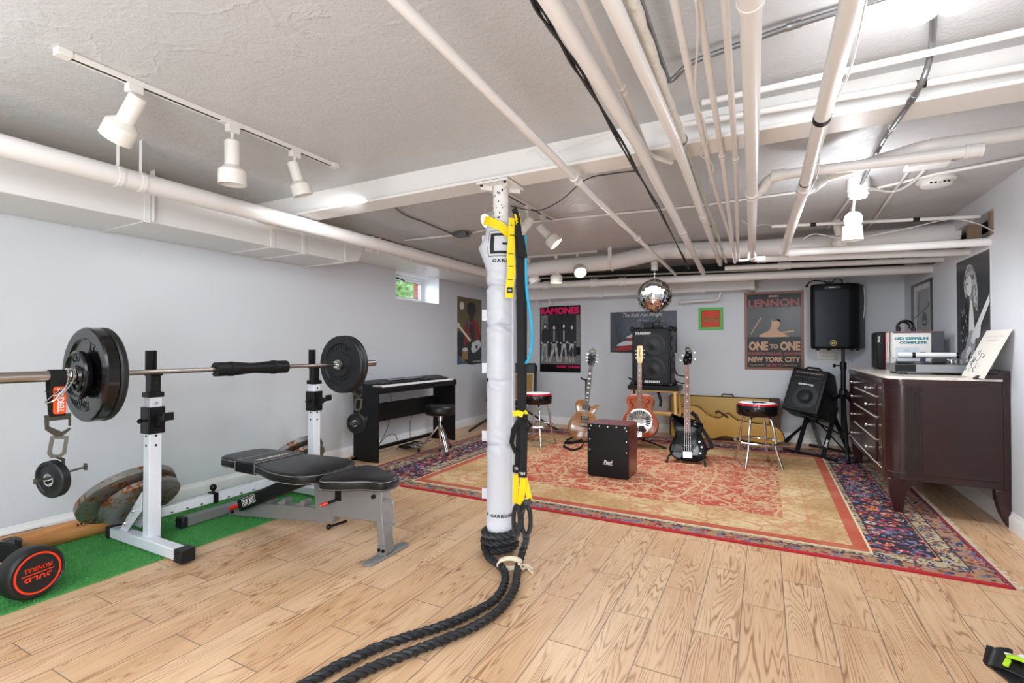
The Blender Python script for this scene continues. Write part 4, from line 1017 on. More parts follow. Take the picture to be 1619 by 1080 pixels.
# ------------------------------------------------------------ dumbbells
def round_db(label, c, ax, rz=0, text=True):
    c = Vector(c); ax = Vector(ax).normalized(); o = thing('round_dumbbell', c, label=label, category='dumbbell')
    G(o, 'chrome').world().lathe([(0, -.09), (.016, -.09), (.019, -.05), (.021, 0), (.019, .05), (.016, .09), (0, .09)], 20, c, ax).done('handle', o)
    for s in (-1, 1):
        q = c + ax * s * .148
        G(o, 'black_rubber').world().lathe([(0, -.052), (.035, -.052), (.100, -.048), (.114, -.035), (.117, 0), (.114, .035), (.106, .048), (.102, .050), (.099, .047), (0, .047)], 44, q, ax * s).done('weight_head', o)
        G(o, 'chrome').world().lathe([(0, -.07), (.026, -.07), (.03, -.052), (0, -.05)], 24, q, ax * s).done('head_cap', o)
        if s > 0 and text:
            up = Vector((0, 0, -1)); x = up.cross(ax)
            g = G(o, 'orange_print').world(); g.lathe([(.083, .0), (.091, .0), (.091, .0018), (.083, .0018)], 44, q + ax * .047, ax, closed=True)
            F = frame(q + ax * .0485, x, up); g.text('30LB', F @ Matrix.Translation((0, .026, .0)), .105, .034, bold=.012); g.text('IRONBULL', F @ Matrix.Translation((0, -.022, .0)), .11, .020, bold=.01)
            g.world(F); g.box((0, -.001, 0), (.125, .004, .001)); g.world(); g.done('printed_label', o)
    return o
q = at(58, 918, z=.115); ax = Vector((.62, -.78, 0)).normalized()
cc = Vector((-3.02, 1.05, .115)) - ax * .13
ang = None
ax = Vector((.97, .20, .05)).normalized(); face = Vector((-2.965, 1.0, .135)); cc = face - ax * .2
round_db('black round rubber dumbbell with red-orange print lying on the turf', cc, ax)
def hex_db(label, c, ax):
    c = Vector(c); ax = Vector(ax).normalized(); o = thing('hex_dumbbell', c, label=label, category='dumbbell')
    G(o, 'chrome').world().cyl(c - ax * .07, c + ax * .07, .016).done('handle', o)
    for s in (-1, 1): G(o, 'black_rubber').world().lathe([(0, -.045), (.05, -.045), (.066, -.03), (.068, .02), (.05, .045), (0, .045)], 6, c + ax * s * .105, ax * s).done('weight_head', o, angle=20, bevel=.003)
hex_db('black hexagonal dumbbell behind the round one by the log', (-3.68, 1.01, .072), (.35, .93, 0))

# ------------------------------------------------------------ weight bench
bn = thing('weight_bench', (-2.6, 2.13, 0), label='grey steel weight bench with black padded back and seat', category='weight bench')
YB0 = 2.13
def padpoly(pts): return spl2(pts, 6)
back_p = [(-3.20, 1.99), (-3.235, 2.13), (-3.20, 2.27), (-3.08, 2.30), (-2.92, 2.295), (-2.74, 2.31), (-2.52, 2.335), (-2.33, 2.31), (-2.25, 2.20), (-2.245, 2.10), (-2.27, 1.98), (-2.36, 1.89), (-2.56, 1.885), (-2.76, 1.94), (-2.94, 1.965), (-3.08, 1.965)]
seat_p = [(-2.235, 1.97), (-2.245, 2.11), (-2.235, 2.25), (-2.19, 2.30), (-2.10, 2.285), (-1.98, 2.225), (-1.87, 2.195), (-1.84, 2.13), (-1.865, 2.05), (-1.97, 2.02), (-2.08, 1.95), (-2.18, 1.915)]
g = G(bn, 'black_vinyl').world(); g.pillow(padpoly(back_p), .385, .450, .016); pad = g.done('back_pad', bn, angle=60)
g = G(bn, 'black_vinyl').world(); g.pillow(padpoly(seat_p), .375, .440, .016); seat = g.done('seat_pad', bn, angle=60)
def seamline(poly, z, root, par):
    G(root, 'stitch').world().tube([(p[0], p[1], z) for p in padpoly(poly)], .0013, 5, closed=True).done('stitching', par)
seamline([(x * .998 - .003, y) for x, y in back_p], .437, bn, pad); seamline(seat_p, .427, bn, seat); seamline(back_p, .395, bn, pad); seamline(seat_p, .385, bn, seat)
g = G(bn, 'black_vinyl').world(); g.bx(-2.99, -2.79, 1.945, 2.31, .380, .4525); band = g.done('cover_band', pad, bevel=.008)
g = G(bn, 'stitch').world()
for x in (-2.985, -2.795): g.tube([(x, 1.944, .385), (x, 1.944, .447), (x, 1.952, .4535), (x, 2.30, .4535)], .0013, 5)
g.done('stitching', band)
g = G(bn, 'cream').world(); g.text('POWERBLOCK', frame((-2.87, 2.13, .4532), (0, 1, 0), (-1, 0, 0)), .24, .026, bold=.02, ext=.0003); g.done('lettering', pad)
g = G(bn, 'bench_grey').world(); F = frame((0, YB0, 0), (1, 0, 0), (0, 0, 1))
g.world(F); g.prism([(-3.30, .045), (-3.14, .125), (-2.5, .185), (-2.44, .185), (-2.46, .36), (-2.27, .36), (-2.27, .17), (-2.3, .12), (-3.28, .012)], -.03, .03, False)
g.world(); g.done('main_frame', bn, bevel=.004)
g = G(bn, 'bench_grey').world(F); g.prism([(-2.27, .36), (-1.95, .372), (-1.905, .37), (-1.905, .20), (-1.96, .185), (-2.30, .16)], -.038, .038, False); g.world(); g.done('seat_frame', bn, bevel=.006)
g = G(bn, 'bench_grey').world(); g.beam((-1.945, YB0, .36), (-1.90, YB0, .012), .075, .05, (1, 0, 0)); g.done('front_leg', bn, bevel=.006)
g = G(bn, 'bench_grey').world(); g.world(); g.pillow(rrect(-1.935, -1.865, YB0 - .17, YB0 + .17, .034), .0, .012, .003); g.box((-1.90, YB0 - .041, .035), (.06, .006, .06)); ft = g.done('front_foot', bn)
g = G(bn, 'black_metal').world()
for x in (-1.915, -1.885): g.cyl((x, YB0 - .044, .04), (x, YB0 - .052, .04), .009, n=6)
g.cyl((-1.96, YB0 - .038, .33), (-1.96, YB0 - .052, .33), .012, n=8); g.cyl((-3.24, YB0 - .03, .045), (-3.24, YB0 - .045, .045), .012, n=8); g.done('bolts', bn)
g = G(bn, 'bench_grey').world(); g.tube(bend([(-1.905, YB0 - .01, .31), (-1.845, YB0 - .01, .315), (-1.83, YB0 - .01, .18), (-1.885, YB0 - .01, .175)], .03), .0075, 10); g.done('handle', bn)
g = G(bn, 'bench_grey').world(); g.box((-3.335, 2.10, .045), (.065, .54, .06)); g.done('rear_foot', bn, bevel=.006)
for y in (1.82, 2.38): G(bn, 'black_rubber').world().box((-3.335, y, .045), (.075, .04, .07)).done('foot_cap', bn, bevel=.008)
g = G(bn, 'bench_grey').world(); g.box((-2.78, YB0, .365), (.62, .05, .04)); g.done('pad_rail', bn, bevel=.003)
g = G(bn, 'black_metal').world(); g.beam((-3.12, YB0 - .045, .115), (-2.55, YB0 - .045, .35), .07, .085); ar = g.done('adjuster_arm', bn, bevel=.012)
g = G(bn, 'white_print').world(); ddir = Vector((.57, 0, .235)).normalized(); nup = Vector((-ddir.z, 0, ddir.x)); p = Vector((-3.0, YB0 - .0815, .165)); F2 = frame(p, ddir, nup)
g.world(F2); ringpts = [(-.07, -.02, .07, -.018), (-.07, .028, .07, .03), (-.07, -.02, -.068, .03), (.068, -.02, .07, .03)]
for a, b_, c_, d_ in ringpts: g.bx(a, c_, b_, d_, 0, .001)
for r_ in range(4): g.bx(-.06, -.01, -.012 + r_ * .009, -.008 + r_ * .009, 0, .001); g.bx(.005, .055, -.012 + r_ * .009, -.008 + r_ * .009, 0, .001)
g.world(); g.done('warning_sticker', ar)
g = G(bn, 'red_plastic').world(); g.tube([(-3.10, YB0 - .06, .125), (-3.20, YB0 - .07, .085)], [.012, .014], 12); g.ball((-3.20, YB0 - .07, .085), .014); g.done('release_grip', ar)
g = G(bn, 'bench_grey').world()
for x in (-3.0, -2.9, -2.76, -2.58):
    z = .13 + (x + 3.14) * .094; F3 = frame((x, YB0, z), (1, 0, 0), (0, 0, 1)); g.world(F3); g.prism([(-.03, -.005), (.03, -.005), (.045, .035), (.02, .038), (-.01, .012), (-.035, .008)], -.026, .026, False)
g.world(); g.done('adjuster_teeth', bn, bevel=.002)
g = G(bn, 'black_metal').world(); g.cyl((-2.28, YB0 - .10, .255), (-2.24, YB0 - .02, .275), .008); g.cyl((-2.28, YB0 - .07, .115), (-2.24, YB0 + .03, .125), .008); g.ball((-2.28, YB0 - .07, .115), .016); g.box((-2.24, YB0 - .036, .30), (.05, .006, .07)); g.done('pull_pin', bn)
g = G(bn, 'red_plastic').world(); g.tube([(-2.27, YB0 - .085, .262), (-2.295, YB0 - .12, .25)], .0095, 10); g.done('pin_grip', bn)

# ------------------------------------------------------------ padded column
CXX, CYY = -1.355, 2.47
col = thing('steel_column', (CXX, CYY, 0), label='round white steel column under the ceiling beam, wrapped in a white pad', category='column')
g = G(col, 'white_paint').world(); g.lathe([(0, 0), (.045, 0), (.045, 2.095), (0, 2.095)], 28, (CXX, CYY, 0)); g.done('post', col)
g = G(col, 'white_paint').world(); g.box((CXX, CYY, 2.10), (.20, .22, .012))
for a in (45, 135, 225, 315): g.beam((CXX + .05 * cos(R(a)), CYY + .05 * sin(R(a)), 2.085), (CXX + .12 * cos(R(a)), CYY + .12 * sin(R(a)), 2.085), .006, .03)
g.done('top_plate', col, bevel=.002)
g = G(col, 'black_print').world()
for sx, sy in ((-1, -1), (1, -1), (-1, 1), (1, 1)): g.cyl((CXX + .075 * sx, CYY + .09 * sy, 2.094), (CXX + .075 * sx, CYY + .09 * sy, 2.086), .009, n=6)
random.seed(3)
for k in range(26):
    a = random.uniform(-2.7, -.6); z = random.uniform(1.90, 2.07); q = Vector((cos(a), sin(a), 0)); s = random.uniform(.0015, .005)
    F = frame(Vector((CXX, CYY, z)) + q * .0452, Vector((0, 0, 1)).cross(q), (0, 0, 1)); g.world(F); g.prism(circ(0, 0, s, s * random.uniform(.7, 2.2), 6), 0, .0004); g.world()
g.done('paint_chips', col)
# pad: lathe with quilt seams and wrinkles
padt = thing('column_pad', (CXX, CYY, .12), label='long white vinyl pad strapped around the column, lettered near the floor', category='column pad')
NA, NZ = 64, 260; z0, z1 = .115, 1.875; vs = []; fs = []
seams = [.115, .62, .98, 1.30, 1.52, 1.875]
random.seed(11); ph = [(random.uniform(0, 6.28), random.uniform(50, 150), random.randint(1, 4), random.uniform(.0004, .0010)) for _ in range(9)]
for i in range(NZ + 1):
    z = z0 + (z1 - z0) * i / NZ; ds = min(abs(z - s) for s in seams)
    base_r = .079 - .007 * math.exp(-(ds / .010) ** 2) + .002 * math.exp(-((ds - .05) / .04) ** 2)
    for j in range(NA):
        a = 2 * pi * j / NA; w = sum(A * sin(k * z + m * a + p) for p, k, m, A in ph) * (.15 + 2.0 * math.exp(-(ds / .05) ** 2))
        rr = base_r + w * .9
        if 0.12 < (a - R(-38)) % (2 * pi) < .0: pass
        vs.append((CXX + rr * cos(a), CYY + rr * sin(a), z + .004 * sin(3 * a + z * 9)))
for i in range(NZ):
    for j in range(NA): fs.append((i * NA + j, i * NA + (j + 1) % NA, (i + 1) * NA + (j + 1) % NA, (i + 1) * NA + j))
g = G(padt, 'white_vinyl').world(); g.add(vs, fs)
g.add([vs[j] for j in range(NA)], [tuple(range(NA))[::-1]]); g.add([vs[NZ * NA + j] for j in range(NA)], [tuple(range(NA))])
body = g.done('padding', padt, angle=60)
tocam = Vector((-CXX, -CYY, 0)).normalized(); side = Vector((tocam.y, -tocam.x, 0)) * -1     # side: to the right as seen
def around(a, r, z):  # a: degrees from facing the camera, positive to the right
    d = tocam * cos(R(a)) + side * sin(R(a)); return Vector((CXX, CYY, z)) + d * r, d
mat('seam_blue', 'b9bccb', .5)
g = G(padt, 'seam_blue').world()
for s in (.62, 1.30, 1.52): g.tube([(CXX + .0765 * cos(a), CYY + .0765 * sin(a), s + .004 * sin(3 * a + s * 9)) for a in [2 * pi * k / 40 for k in range(40)]], .002, 5, closed=True)
g.done('seam_cord', body)
g = G(padt, 'white_vinyl').world()
pts = [around(62, .082, z)[0] for z in (.14, .6, 1.0, 1.4, 1.8)]; g.strap(pts, .03, .012, [around(62, 1, 0)[1].cross(Vector((0, 0, 1)))] * 5); g.done('closing_flap', padt, bevel=.003)
for z, dz in ((1.355, .075), (1.05, .07), (.66, .07), (.33, .07), (1.79, .06)):
    p, d = around(-88, .07, z); q, _ = around(-92, .108, z)
    G(padt, 'white_vinyl').world().strap([p, q], dz * .85, .006, (0, 0, 1)).done('strap_tab', padt, bevel=.002)
def wrap_text(g, word, a0, a1, z, h, bold, root, r=.083):
    n = len(word)
    for i, ch in enumerate(word):
        a = a0 + (a1 - a0) * (i + .5) / n; p, d = around(a, r, z)
        if ch in '.': g.text('.', frame(p - Vector((0, 0, h * .4)), Vector((0, 0, 1)).cross(d) , (0, 0, 1)), .005, .005, ext=.0003); continue
        g.text(ch, frame(p, Vector((0, 0, 1)).cross(d), (0, 0, 1)), abs(a1 - a0) / n * pi / 180 * r * .86, h, bold=bold, ext=.0004)
g = G(padt, 'black_print').world(); wrap_text(g, 'W.GAREDSP', -72, 58, .225, .017, .03, padt); g.done('lettering', padt)
# banner collar with the square G
bn_r = [(1.60, .080), (1.645, .088), (1.70, .100), (1.74, .108), (1.78, .095), (1.82, .086), (1.86, .082)]
def br(d, z):
    r = bn_r[0][1]
    for (za, ra), (zb, rb) in zip(bn_r, bn_r[1:]):
        if za <= z <= zb: r = ra + (rb - ra) * (z - za) / (zb - za)
    lf = max(0, -d.dot(side)) ** 3; return .084 + (r - .083) * (.25 + 1.5 * lf)
g = G(None, 'white_vinyl'); prof = bn_r; vs = []; fs = []
for i, (z, r) in enumerate(prof):
    for j in range(40):
        a = 2 * pi * j / 40; d = Vector((cos(a), sin(a), 0)); rr = br(d, z); vs.append(Vector((CXX, CYY, z)) + d * rr)
for i in range(len(prof) - 1):
    for j in range(40): fs.append((i * 40 + j, i * 40 + (j + 1) % 40, (i + 1) * 40 + (j + 1) % 40, (i + 1) * 40 + j))
ct = thing('logo_banner', (CXX, CYY, 1.6), label='white vinyl collar with a black square G logo at the top of the pad', category='banner')
g = G(ct, 'white_vinyl').world(); g.add(vs, fs); g.done('banner_sheet', ct, angle=60)
g = G(ct, 'black_print').world()
def patch(a0, a1, za, zb, r=.0885):
    n = 6; v = []
    for i in range(n + 1):
        a = a0 + (a1 - a0) * i / n
        for k_ in range(4): z = za + (zb - za) * k_ / 3; v.append(around(a, br(around(a, 1, 0)[1], z) + .002, z)[0])
    g.add(v, [(4 * i + q, 4 * i + q + 4, 4 * i + q + 5, 4 * i + q + 1) for i in range(n) for q in range(3)])
for a0_, a1_, za, zb in ((-38, 42, 1.795, 1.81), (-38, -24, 1.70, 1.80), (-38, 42, 1.695, 1.71), (6, 42, 1.745, 1.757), (30, 42, 1.70, 1.752)): patch(a0_, a1_, za, zb)
for a0_, a1_, za, zb in ((-46, 50, 1.822, 1.825), (-46, 50, 1.68, 1.683), (-46, -44.5, 1.68, 1.825)): patch(a0_, a1_, za, zb)
wrap_text(g, 'GARED', -32, 52, 1.655, .018, .03, ct, .0905)
g.done('logo', ct)

# ------------------------------------------------------------ straps and ropes on the column
def cp(px, py, off=0.0):      # a point on the plane just in front of the column
    k = (CXX * -_f.x + 0); base_y = CYY - .10 - off
    return at(px, py, y=base_y)
sd = side
ya = thing('suspension_anchor', cp(800, 340), label='yellow webbing anchor strap wound round the column top with its end hanging down', category='strap')
w1 = [around(a, .098, z)[0] for a, z in ((-75, 1.895), (-50, 1.885), (-25, 1.865), (0, 1.845), (25, 1.81), (45, 1.78), (62, 1.76))]
G(ya, 'yellow_webbing').world().strap(w1, .05, .004, (.12, 0, 1)).done('wrap', ya)
hang = [cp(*p) for p in ((811, 345), (810, 362), (809, 385), (807, 405), (809, 425), (806, 448), (805, 471))]
G(ya, 'yellow_webbing').world().strap(hang, .044, .003, side).done('tail', ya)
g = G(ya, 'black_print').world()
for px, py in ((811, 356), (810, 372), (808, 401), (808, 421), (807, 442)):
    p = cp(px, py, .004); g.beam(p - side * .014, p + side * .012, .004, .002, tocam)
p = cp(806, 459, .004); g.strap([p + Vector((0, 0, .016)), p - Vector((0, 0, .014))], .03, .002, side); g.done('printing', ya)
g = G(ya, 'white_print').world(); p = cp(806, 459, .009); g.text('TRX', frame(p, side * 1, (0, 0, 1)), .02, .01, bold=.02); g.done('tag_lettering', ya)
g = G(ya, 'yellow_webbing').world(); g.strap([cp(812, 348, .01), cp(817, 360, .01), cp(820, 352, .01), cp(817, 338, .01)], .03, .004, (.3, .3, 1)); g.done('knot', ya)
# black suspension straps
ts = thing('suspension_trainer', cp(822, 600), label='black and yellow suspension trainer straps with foam handles hanging beside the pad', category='suspension straps')
G(ts, 'black_webbing').world().strap([cp(813, 330, .01), cp(818, 345, .012), cp(820, 365, .012), cp(826, 400, .012)], .03, .006, (.5, .2, .8)).done('upper_loop', ts)
G(ts, 'black_webbing').world().strap([cp(820, 372), cp(822, 430), cp(823, 520), cp(824, 620), cp(823, 655)], .042, .005, side).done('main_strap', ts)
G(ts, 'black_webbing').world().strap([cp(828, 395, -.01), cp(829, 520, -.02), cp(828, 655, -.01)], .03, .005, side).done('main_strap', ts)
g = G(ts, 'black_metal').world(); g.tube([cp(x, y, .015) for x, y in ((815, 350), (820, 348), (823, 360), (820, 378), (815, 375))], .005, 8, closed=True); g.done('carabiner', ts)
g = G(ts, 'black_webbing').world(); v = [cp(x, y, .014) for x, y in ((818, 405), (834, 407), (828, 372), (823, 372))]; w_ = [p - tocam * .012 for p in v]; g.add(v + w_, [(0, 1, 2, 3), (7, 6, 5, 4), (0, 4, 5, 1), (1, 5, 6, 2), (2, 6, 7, 3), (3, 7, 4, 0)], False); g.done('anchor_triangle', ts)
g = G(ts, 'yellow_webbing').world(); g.strap([cp(811, 655, .02), cp(819, 653, .02), cp(827, 656, .02)], .030, .004, (0, .2, 1)); g.strap([cp(829, 650, .0), cp(833, 656, .0)], .022, .004, (0, 0, 1)); g.done('stitched_tab', ts)
G(ts, 'black_webbing').world().strap([cp(*p, .02) for p in ((826, 662), (819, 668), (812, 680), (809, 700), (814, 714), (824, 716))], .036, .005, tocam.lerp(side, .45)).done('side_loop', ts)
G(ts, 'black_webbing').world().strap([cp(*p, .0) for p in ((827, 664), (834, 664), (839, 672), (835, 678), (828, 676))], .036, .005, tocam.lerp(side, .3)).done('side_loop', ts)
G(ts, 'black_webbing').world().strap([cp(826, 655), cp(823, 700), cp(820, 748)], .05, .008, side).done('lower_strap', ts)
G(ts, 'black_webbing').world().strap([cp(829, 655, .008), cp(828, 700, .01), cp(827, 752, .012)], .04, .008, side).done('lower_strap', ts)
g = G(ts, 'black_plastic').world()
for x, y, o_ in ((817, 741, .012), (826, 749, .022)): p = cp(x, y, o_); g.strap([p + Vector((0, 0, .02)), p - Vector((0, 0, .02))], .045, .006, side)
bk = g.done('buckle', ts, bevel=.002)
g = G(ts, 'white_print').world(); g.text('TR', frame(cp(816, 741, .020), side, (0, 0, 1)), .022, .013, bold=.02); g.text('TRX', frame(cp(826, 749, .030), side, (0, 0, 1)), .032, .013, bold=.02); g.done('buckle_lettering', bk)
g = G(ts, 'yellow_webbing').world(); g.strap([cp(816, 750, .01), cp(815, 770, .01), cp(815, 796, .01)], .03, .004, side); g.strap([cp(828, 756, .02), cp(825, 780, .02), cp(821, 806, .02)], .034, .004, side); g.strap([cp(830, 756, .0), cp(834, 775, .0), cp(838, 793, .0)], .028, .004, side); g.done('yellow_loop', ts)
def handle(cx, cy, rx, ry, off, wd):
    pts = [cp(cx + rx * cos(a), cy + ry * sin(a), off) for a in [2 * pi * k / 28 for k in range(28)]]
    g = G(ts, 'black_rubber').world(); g.tube(pts, .0125, 10, closed=True); g.done('foam_handle', ts)
handle(817, 823, 5, 23, .03, tocam.lerp(side, .25)); handle(832, 823, 7, 23, .012, tocam.lerp(side, .35))
g = G(ts, 'black_rubber').world(); g.strap([cp(822, 810, .03), cp(830, 796, .03), cp(840, 792, .01)], .03, .014, (0, .3, 1)); g.done('foam_handle', ts, bevel=.003)
# blue band
pts = spline([cp(830, 372, -.02), cp(831, 410, -.02), cp(833, 460, -.02), cp(840, 510, -.02), cp(841, 540, -.02), cp(838, 562, -.02), cp(832, 573, -.02), cp(825, 574, -.02)], 6)
G(None, 'cyan_rubber').tube(pts, .0085, 10).done('resistance_band', label='blue rubber resistance tube looping down beside the black straps', category='resistance band')
pts = spline([cp(816, 500, -.06), cp(815, 540, -.06), cp(816, 590, -.06)], 6)
# battle rope
def twist_rope(g, path, R_, strands=3, pitch=.10, n=8):
    path = [Vector(p) for p in path]
    # resample
    out = [path[0]]; 
    for a, b in zip(path, path[1:]):
        k = max(1, int((b - a).length / .012))
        out += [a.lerp(b, (i + 1) / k) for i in range(k)]
    path = out; L = [0]
    for a, b in zip(path, path[1:]): L.append(L[-1] + (b - a).length)
    t = [(path[min(i + 1, len(path) - 1)] - path[max(i - 1, 0)]).normalized() for i in range(len(path))]
    u = t[0].orthogonal().normalized(); us = []
    for i in range(len(path)): u = (u - t[i] * u.dot(t[i])).normalized(); us.append(u)
    for s in range(strands):
        pts = []
        for i, p in enumerate(path):
            a = 2 * pi * (L[i] / pitch + s / strands); w = t[i].cross(us[i]); pts.append(p + (us[i] * cos(a) + w * sin(a)) * R_ * .54)
        g.tube(pts, R_ * .50, n)
mat('rope_black', '232427', .5)
br = thing('battle_rope', (CXX, CYY, 0), label='thick black twisted battle rope coiled round the column foot and running off in two strands', category='rope')
rr = .0205
coil = [around(-150 + 360 * t, .092 + .004 * sin(t * 7), .022 + .040 * t)[0] for t in [k * 2.75 / 120 for k in range(121)]]
g = G(br, 'rope_black').world(); twist_rope(g, coil, rr); g.done('coil', br)
fl = lambda px, py, z=.024: at(px, py, z=z)
s1 = spline([fl(806, 850, .10), fl(807, 866, .05), fl(808, 885), fl(810, 905), fl(806, 930), fl(786, 968), fl(740, 1003), fl(670, 1036), fl(590, 1064), fl(530, 1092), fl(480, 1125)], 8)
s1 = [cp(832, 850, -.02)] + spline([fl(832, 853, .12), fl(824, 880, .03), fl(818, 905), fl(814, 930), fl(794, 960), fl(757, 987), fl(705, 1010), fl(640, 1035), fl(575, 1062), fl(520, 1095)], 8)[0:]
g = G(br, 'rope_black').world(); twist_rope(g, s1, rr); g.done('strand', br)
s2 = spline([around(-100, .10, .06)[0], fl(767, 862, .04), fl(772, 880, .03), fl(788, 892), fl(798, 905), fl(797, 925), fl(780, 950), fl(735, 975), fl(690, 993), fl(620, 1015), fl(550, 1045), fl(490, 1078), fl(430, 1115)], 8)
g = G(br, 'rope_black').world(); twist_rope(g, s2, rr); g.done('strand', br)
st = thing('knotted_cord', fl(805, 895), label='white cotton cord knotted around the two strands of the black rope', category='cord')
c0_ = fl(806, 893, .03)
for k in range(3):
    y_off = Vector((-.004 * k, .016 * k - .01, .004))
    G(st, 'cream').world().tube([c0_ + y_off + (Vector((.052 * cos(a), .030 * cos(a), .026 * sin(a)))) for a in [2 * pi * i / 24 for i in range(24)]], .0055, 7, closed=True).done('loop', st)
G(st, 'cream').world().tube(spline([c0_ + Vector((.05, 0, .02)), fl(826, 900, .02), fl(832, 896, .012), fl(838, 903, .008), fl(842, 906, .008)], 5), .006, 7).done('loose_end', st)
G(st, 'cream').world().tube(spline([c0_ + Vector((.05, .01, .02)), fl(824, 893, .03), fl(834, 894, .012), fl(841, 900, .008)], 5), .006, 7).done('loose_end', st)

# ------------------------------------------------------------ rugs
def slab(name, x0, x1, y0, y1, z0, z1, mt, **k):
    g = G(m=mt); g.bx(x0, x1, y0, y1, z0, z1); return g.done(name, origin=((x0 + x1) / 2, (y0 + y1) / 2, z0), **k)
slab('persian_rug', -3.38, 1.065, 3.215, 6.535, .0005, .009, 'navy_floral_rug', label='large navy and red flowered rug with a bright red edge, underneath', category='rug')
o = slab('beige_rug', -2.72, .53, 3.36, 6.08, .0095, .017, 'beige_coral_rug', label='smaller beige rug with a coral red centre lying on top of the navy rug', category='rug')
g = G(m='cream'); random.seed(5)
for i in range(420):
    y = 3.23 + 3.29 * i / 420; L = random.uniform(.02, .045); g.beam((1.064, y, .003), (1.064 + L, y + random.uniform(-.012, .012), .0015), .003, .0015)
g.done('rug_fringe', label='pale fringe along the dresser-side edge of the navy rug', category='fringe', kind='stuff')

# ------------------------------------------------------------ digital piano
pn = thing('digital_piano', (-3.64, 4.44, 0), label='black digital piano on its stand against the wall under the window', category='piano')
xf, xb, y0, y1 = -3.47, -3.80, 3.75, 5.14
for y in (y0, y1 - .022): G(pn, 'black_plastic').world().bx(xb, xf, y, y + .022, .0, .70).done('side_panel', pn, bevel=.002)
for y in (y0, y1 - .022): G(pn, 'black_plastic').world().bx(xb - .03, xb + .05, y, y + .03, .0, .04).done('foot_block', pn, bevel=.002)
G(pn, 'black_plastic').world().bx(xb + .05, xb + .07, y0 + .022, y1 - .022, .36, .56).done('back_panel', pn, bevel=.002)
G(pn, 'black_plastic').world().bx(xb + .01, xb + .05, y0 + .022, y1 - .022, .05, .085).done('pedal_rail', pn, bevel=.003)
g = G(pn, 'black_plastic').world(frame((0, y0 - .012, 0), (1, 0, 0), (0, 0, 1))); L = y1 - y0 + .024
g.prism([(xb - .01, .69), (xf - .02, .69), (xf + .012, .70), (xf + .012, .752), (xf - .005, .765), (xf - .13, .768), (xf - .135, .79), (xb + .06, .815), (xb + .02, .815), (xb - .01, .79)], 0, -L, False)
g.world(); bd = g.done('keyboard_body', pn, bevel=.004)
ka, kb = y0 + .06, y1 - .06; nk = 52
for i in range(nk):
    w = (kb - ka) / nk; G(pn, 'white_print').world().bx(xf - .125, xf + .006, ka + i * w + .0006, ka + (i + 1) * w - .0006, .760, .778).done('white_key', pn)
g = G(pn, 'black_gloss').world()
k_ = 0
for i in range(nk - 1):
    if i % 7 in (1, 4): continue
    w = (kb - ka) / nk; y = ka + (i + 1) * w; G(pn, 'black_gloss').world().bx(xf - .127, xf - .04, y - .006, y + .006, .770, .790).done('black_key', pn)
g = G(pn, 'black_gloss').world(); F = frame((xb + .12, (y0 + y1) / 2, .8065), (0, 1, 0), (-.98, 0, .11)); g.world(F); g.prism(rrect(-.32, .32, -.03, .04, .01), 0, .003); g.world(); cpn = g.done('control_panel', pn)
g = G(pn, 'white_print').world(F)
for k in range(14): g.bx(-.28 + k * .04, -.262 + k * .04, .0, .003, .003, .0035)
g.world(); g.done('panel_marks', cpn)
g = G(pn, 'black_plastic').world(); g.bx(-3.72, -3.60, 4.36, 4.66, .02, .05); pu = g.done('pedal_unit', pn, bevel=.005)
for k in range(3):
    yy = 4.42 + .09 * k; g = G(pn, 'chrome').world(); g.pillow([(x - 3.56, y + yy) for x, y in spl2([(-.06, -.014), (.03, -.026), (.05, 0), (.03, .026), (-.06, .014)], 4)], .035, .055, .006); g.done('pedal', pu)
g = G(pn, 'white_print').world(); g.box((-3.81 + .08, y1 - .19, .66), (.002, .06, .008)); g.done('maker_plate', pn)
for i, pts in enumerate(([(-3.79, 4.30, .70), (-3.78, 4.30, .45), (-3.77, 4.22, .25), (-3.76, 4.05, .06)], [(-3.79, 4.85, .72), (-3.78, 4.83, .5), (-3.76, 4.62, .3), (-3.72, 4.58, .06)], [(-3.60, 3.78, .24), (-3.6, 3.84, .12), (-3.58, 4.0, .22), (-3.6, 4.15, .22), (-3.62, 4.24, .10), (-3.66, 4.25, .02)], [(-3.82, 3.70, 1.02), (-3.82, 3.72, .88), (-3.81, 3.80, .80)])):
    lb = ('straight one hanging', 'kinked one hanging', 'curled one lying', 'short one rising')[i]
    G(None, 'black_rubber').tube(spline(pts, 6), .0035, 6).done('power_cable', label='thin black cable behind the digital piano, %s' % lb, category='cable')

# ------------------------------------------------------------ drum stool
ds = thing('drum_stool', (-3.20, 4.44, 0), label='round black padded drum stool with chrome tripod legs beside the piano', category='stool')
cx, cy = -3.20, 4.44
g = G(ds, 'black_vinyl').world(); g.lathe([(0, .425), (.15, .425), (.165, .435), (.168, .46), (.168, .50), (.160, .522), (.13, .532), (0, .534)], 40, (cx, cy, 0)); g.done('seat', ds, angle=60)
g = G(ds, 'chrome').world(); g.cyl((cx, cy, .03), (cx, cy, .40), .0135); g.lathe([(0, .36), (.024, .36), (.024, .40), (.04, .405), (.04, .425), (0, .425)], 20, (cx, cy, 0)); g.lathe([(.013, .26), (.024, .26), (.024, .31), (.013, .31)], 16, (cx, cy, 0)); g.done('centre_post', ds)
g = G(ds, 'black_rubber').world(); g.cyl((cx, cy, .0175), (cx, cy, .05), .016); g.done('post_tip', ds)
feet = [at(670, 713, z=0), at(724, 712, z=0), at(695, 724, z=0)]
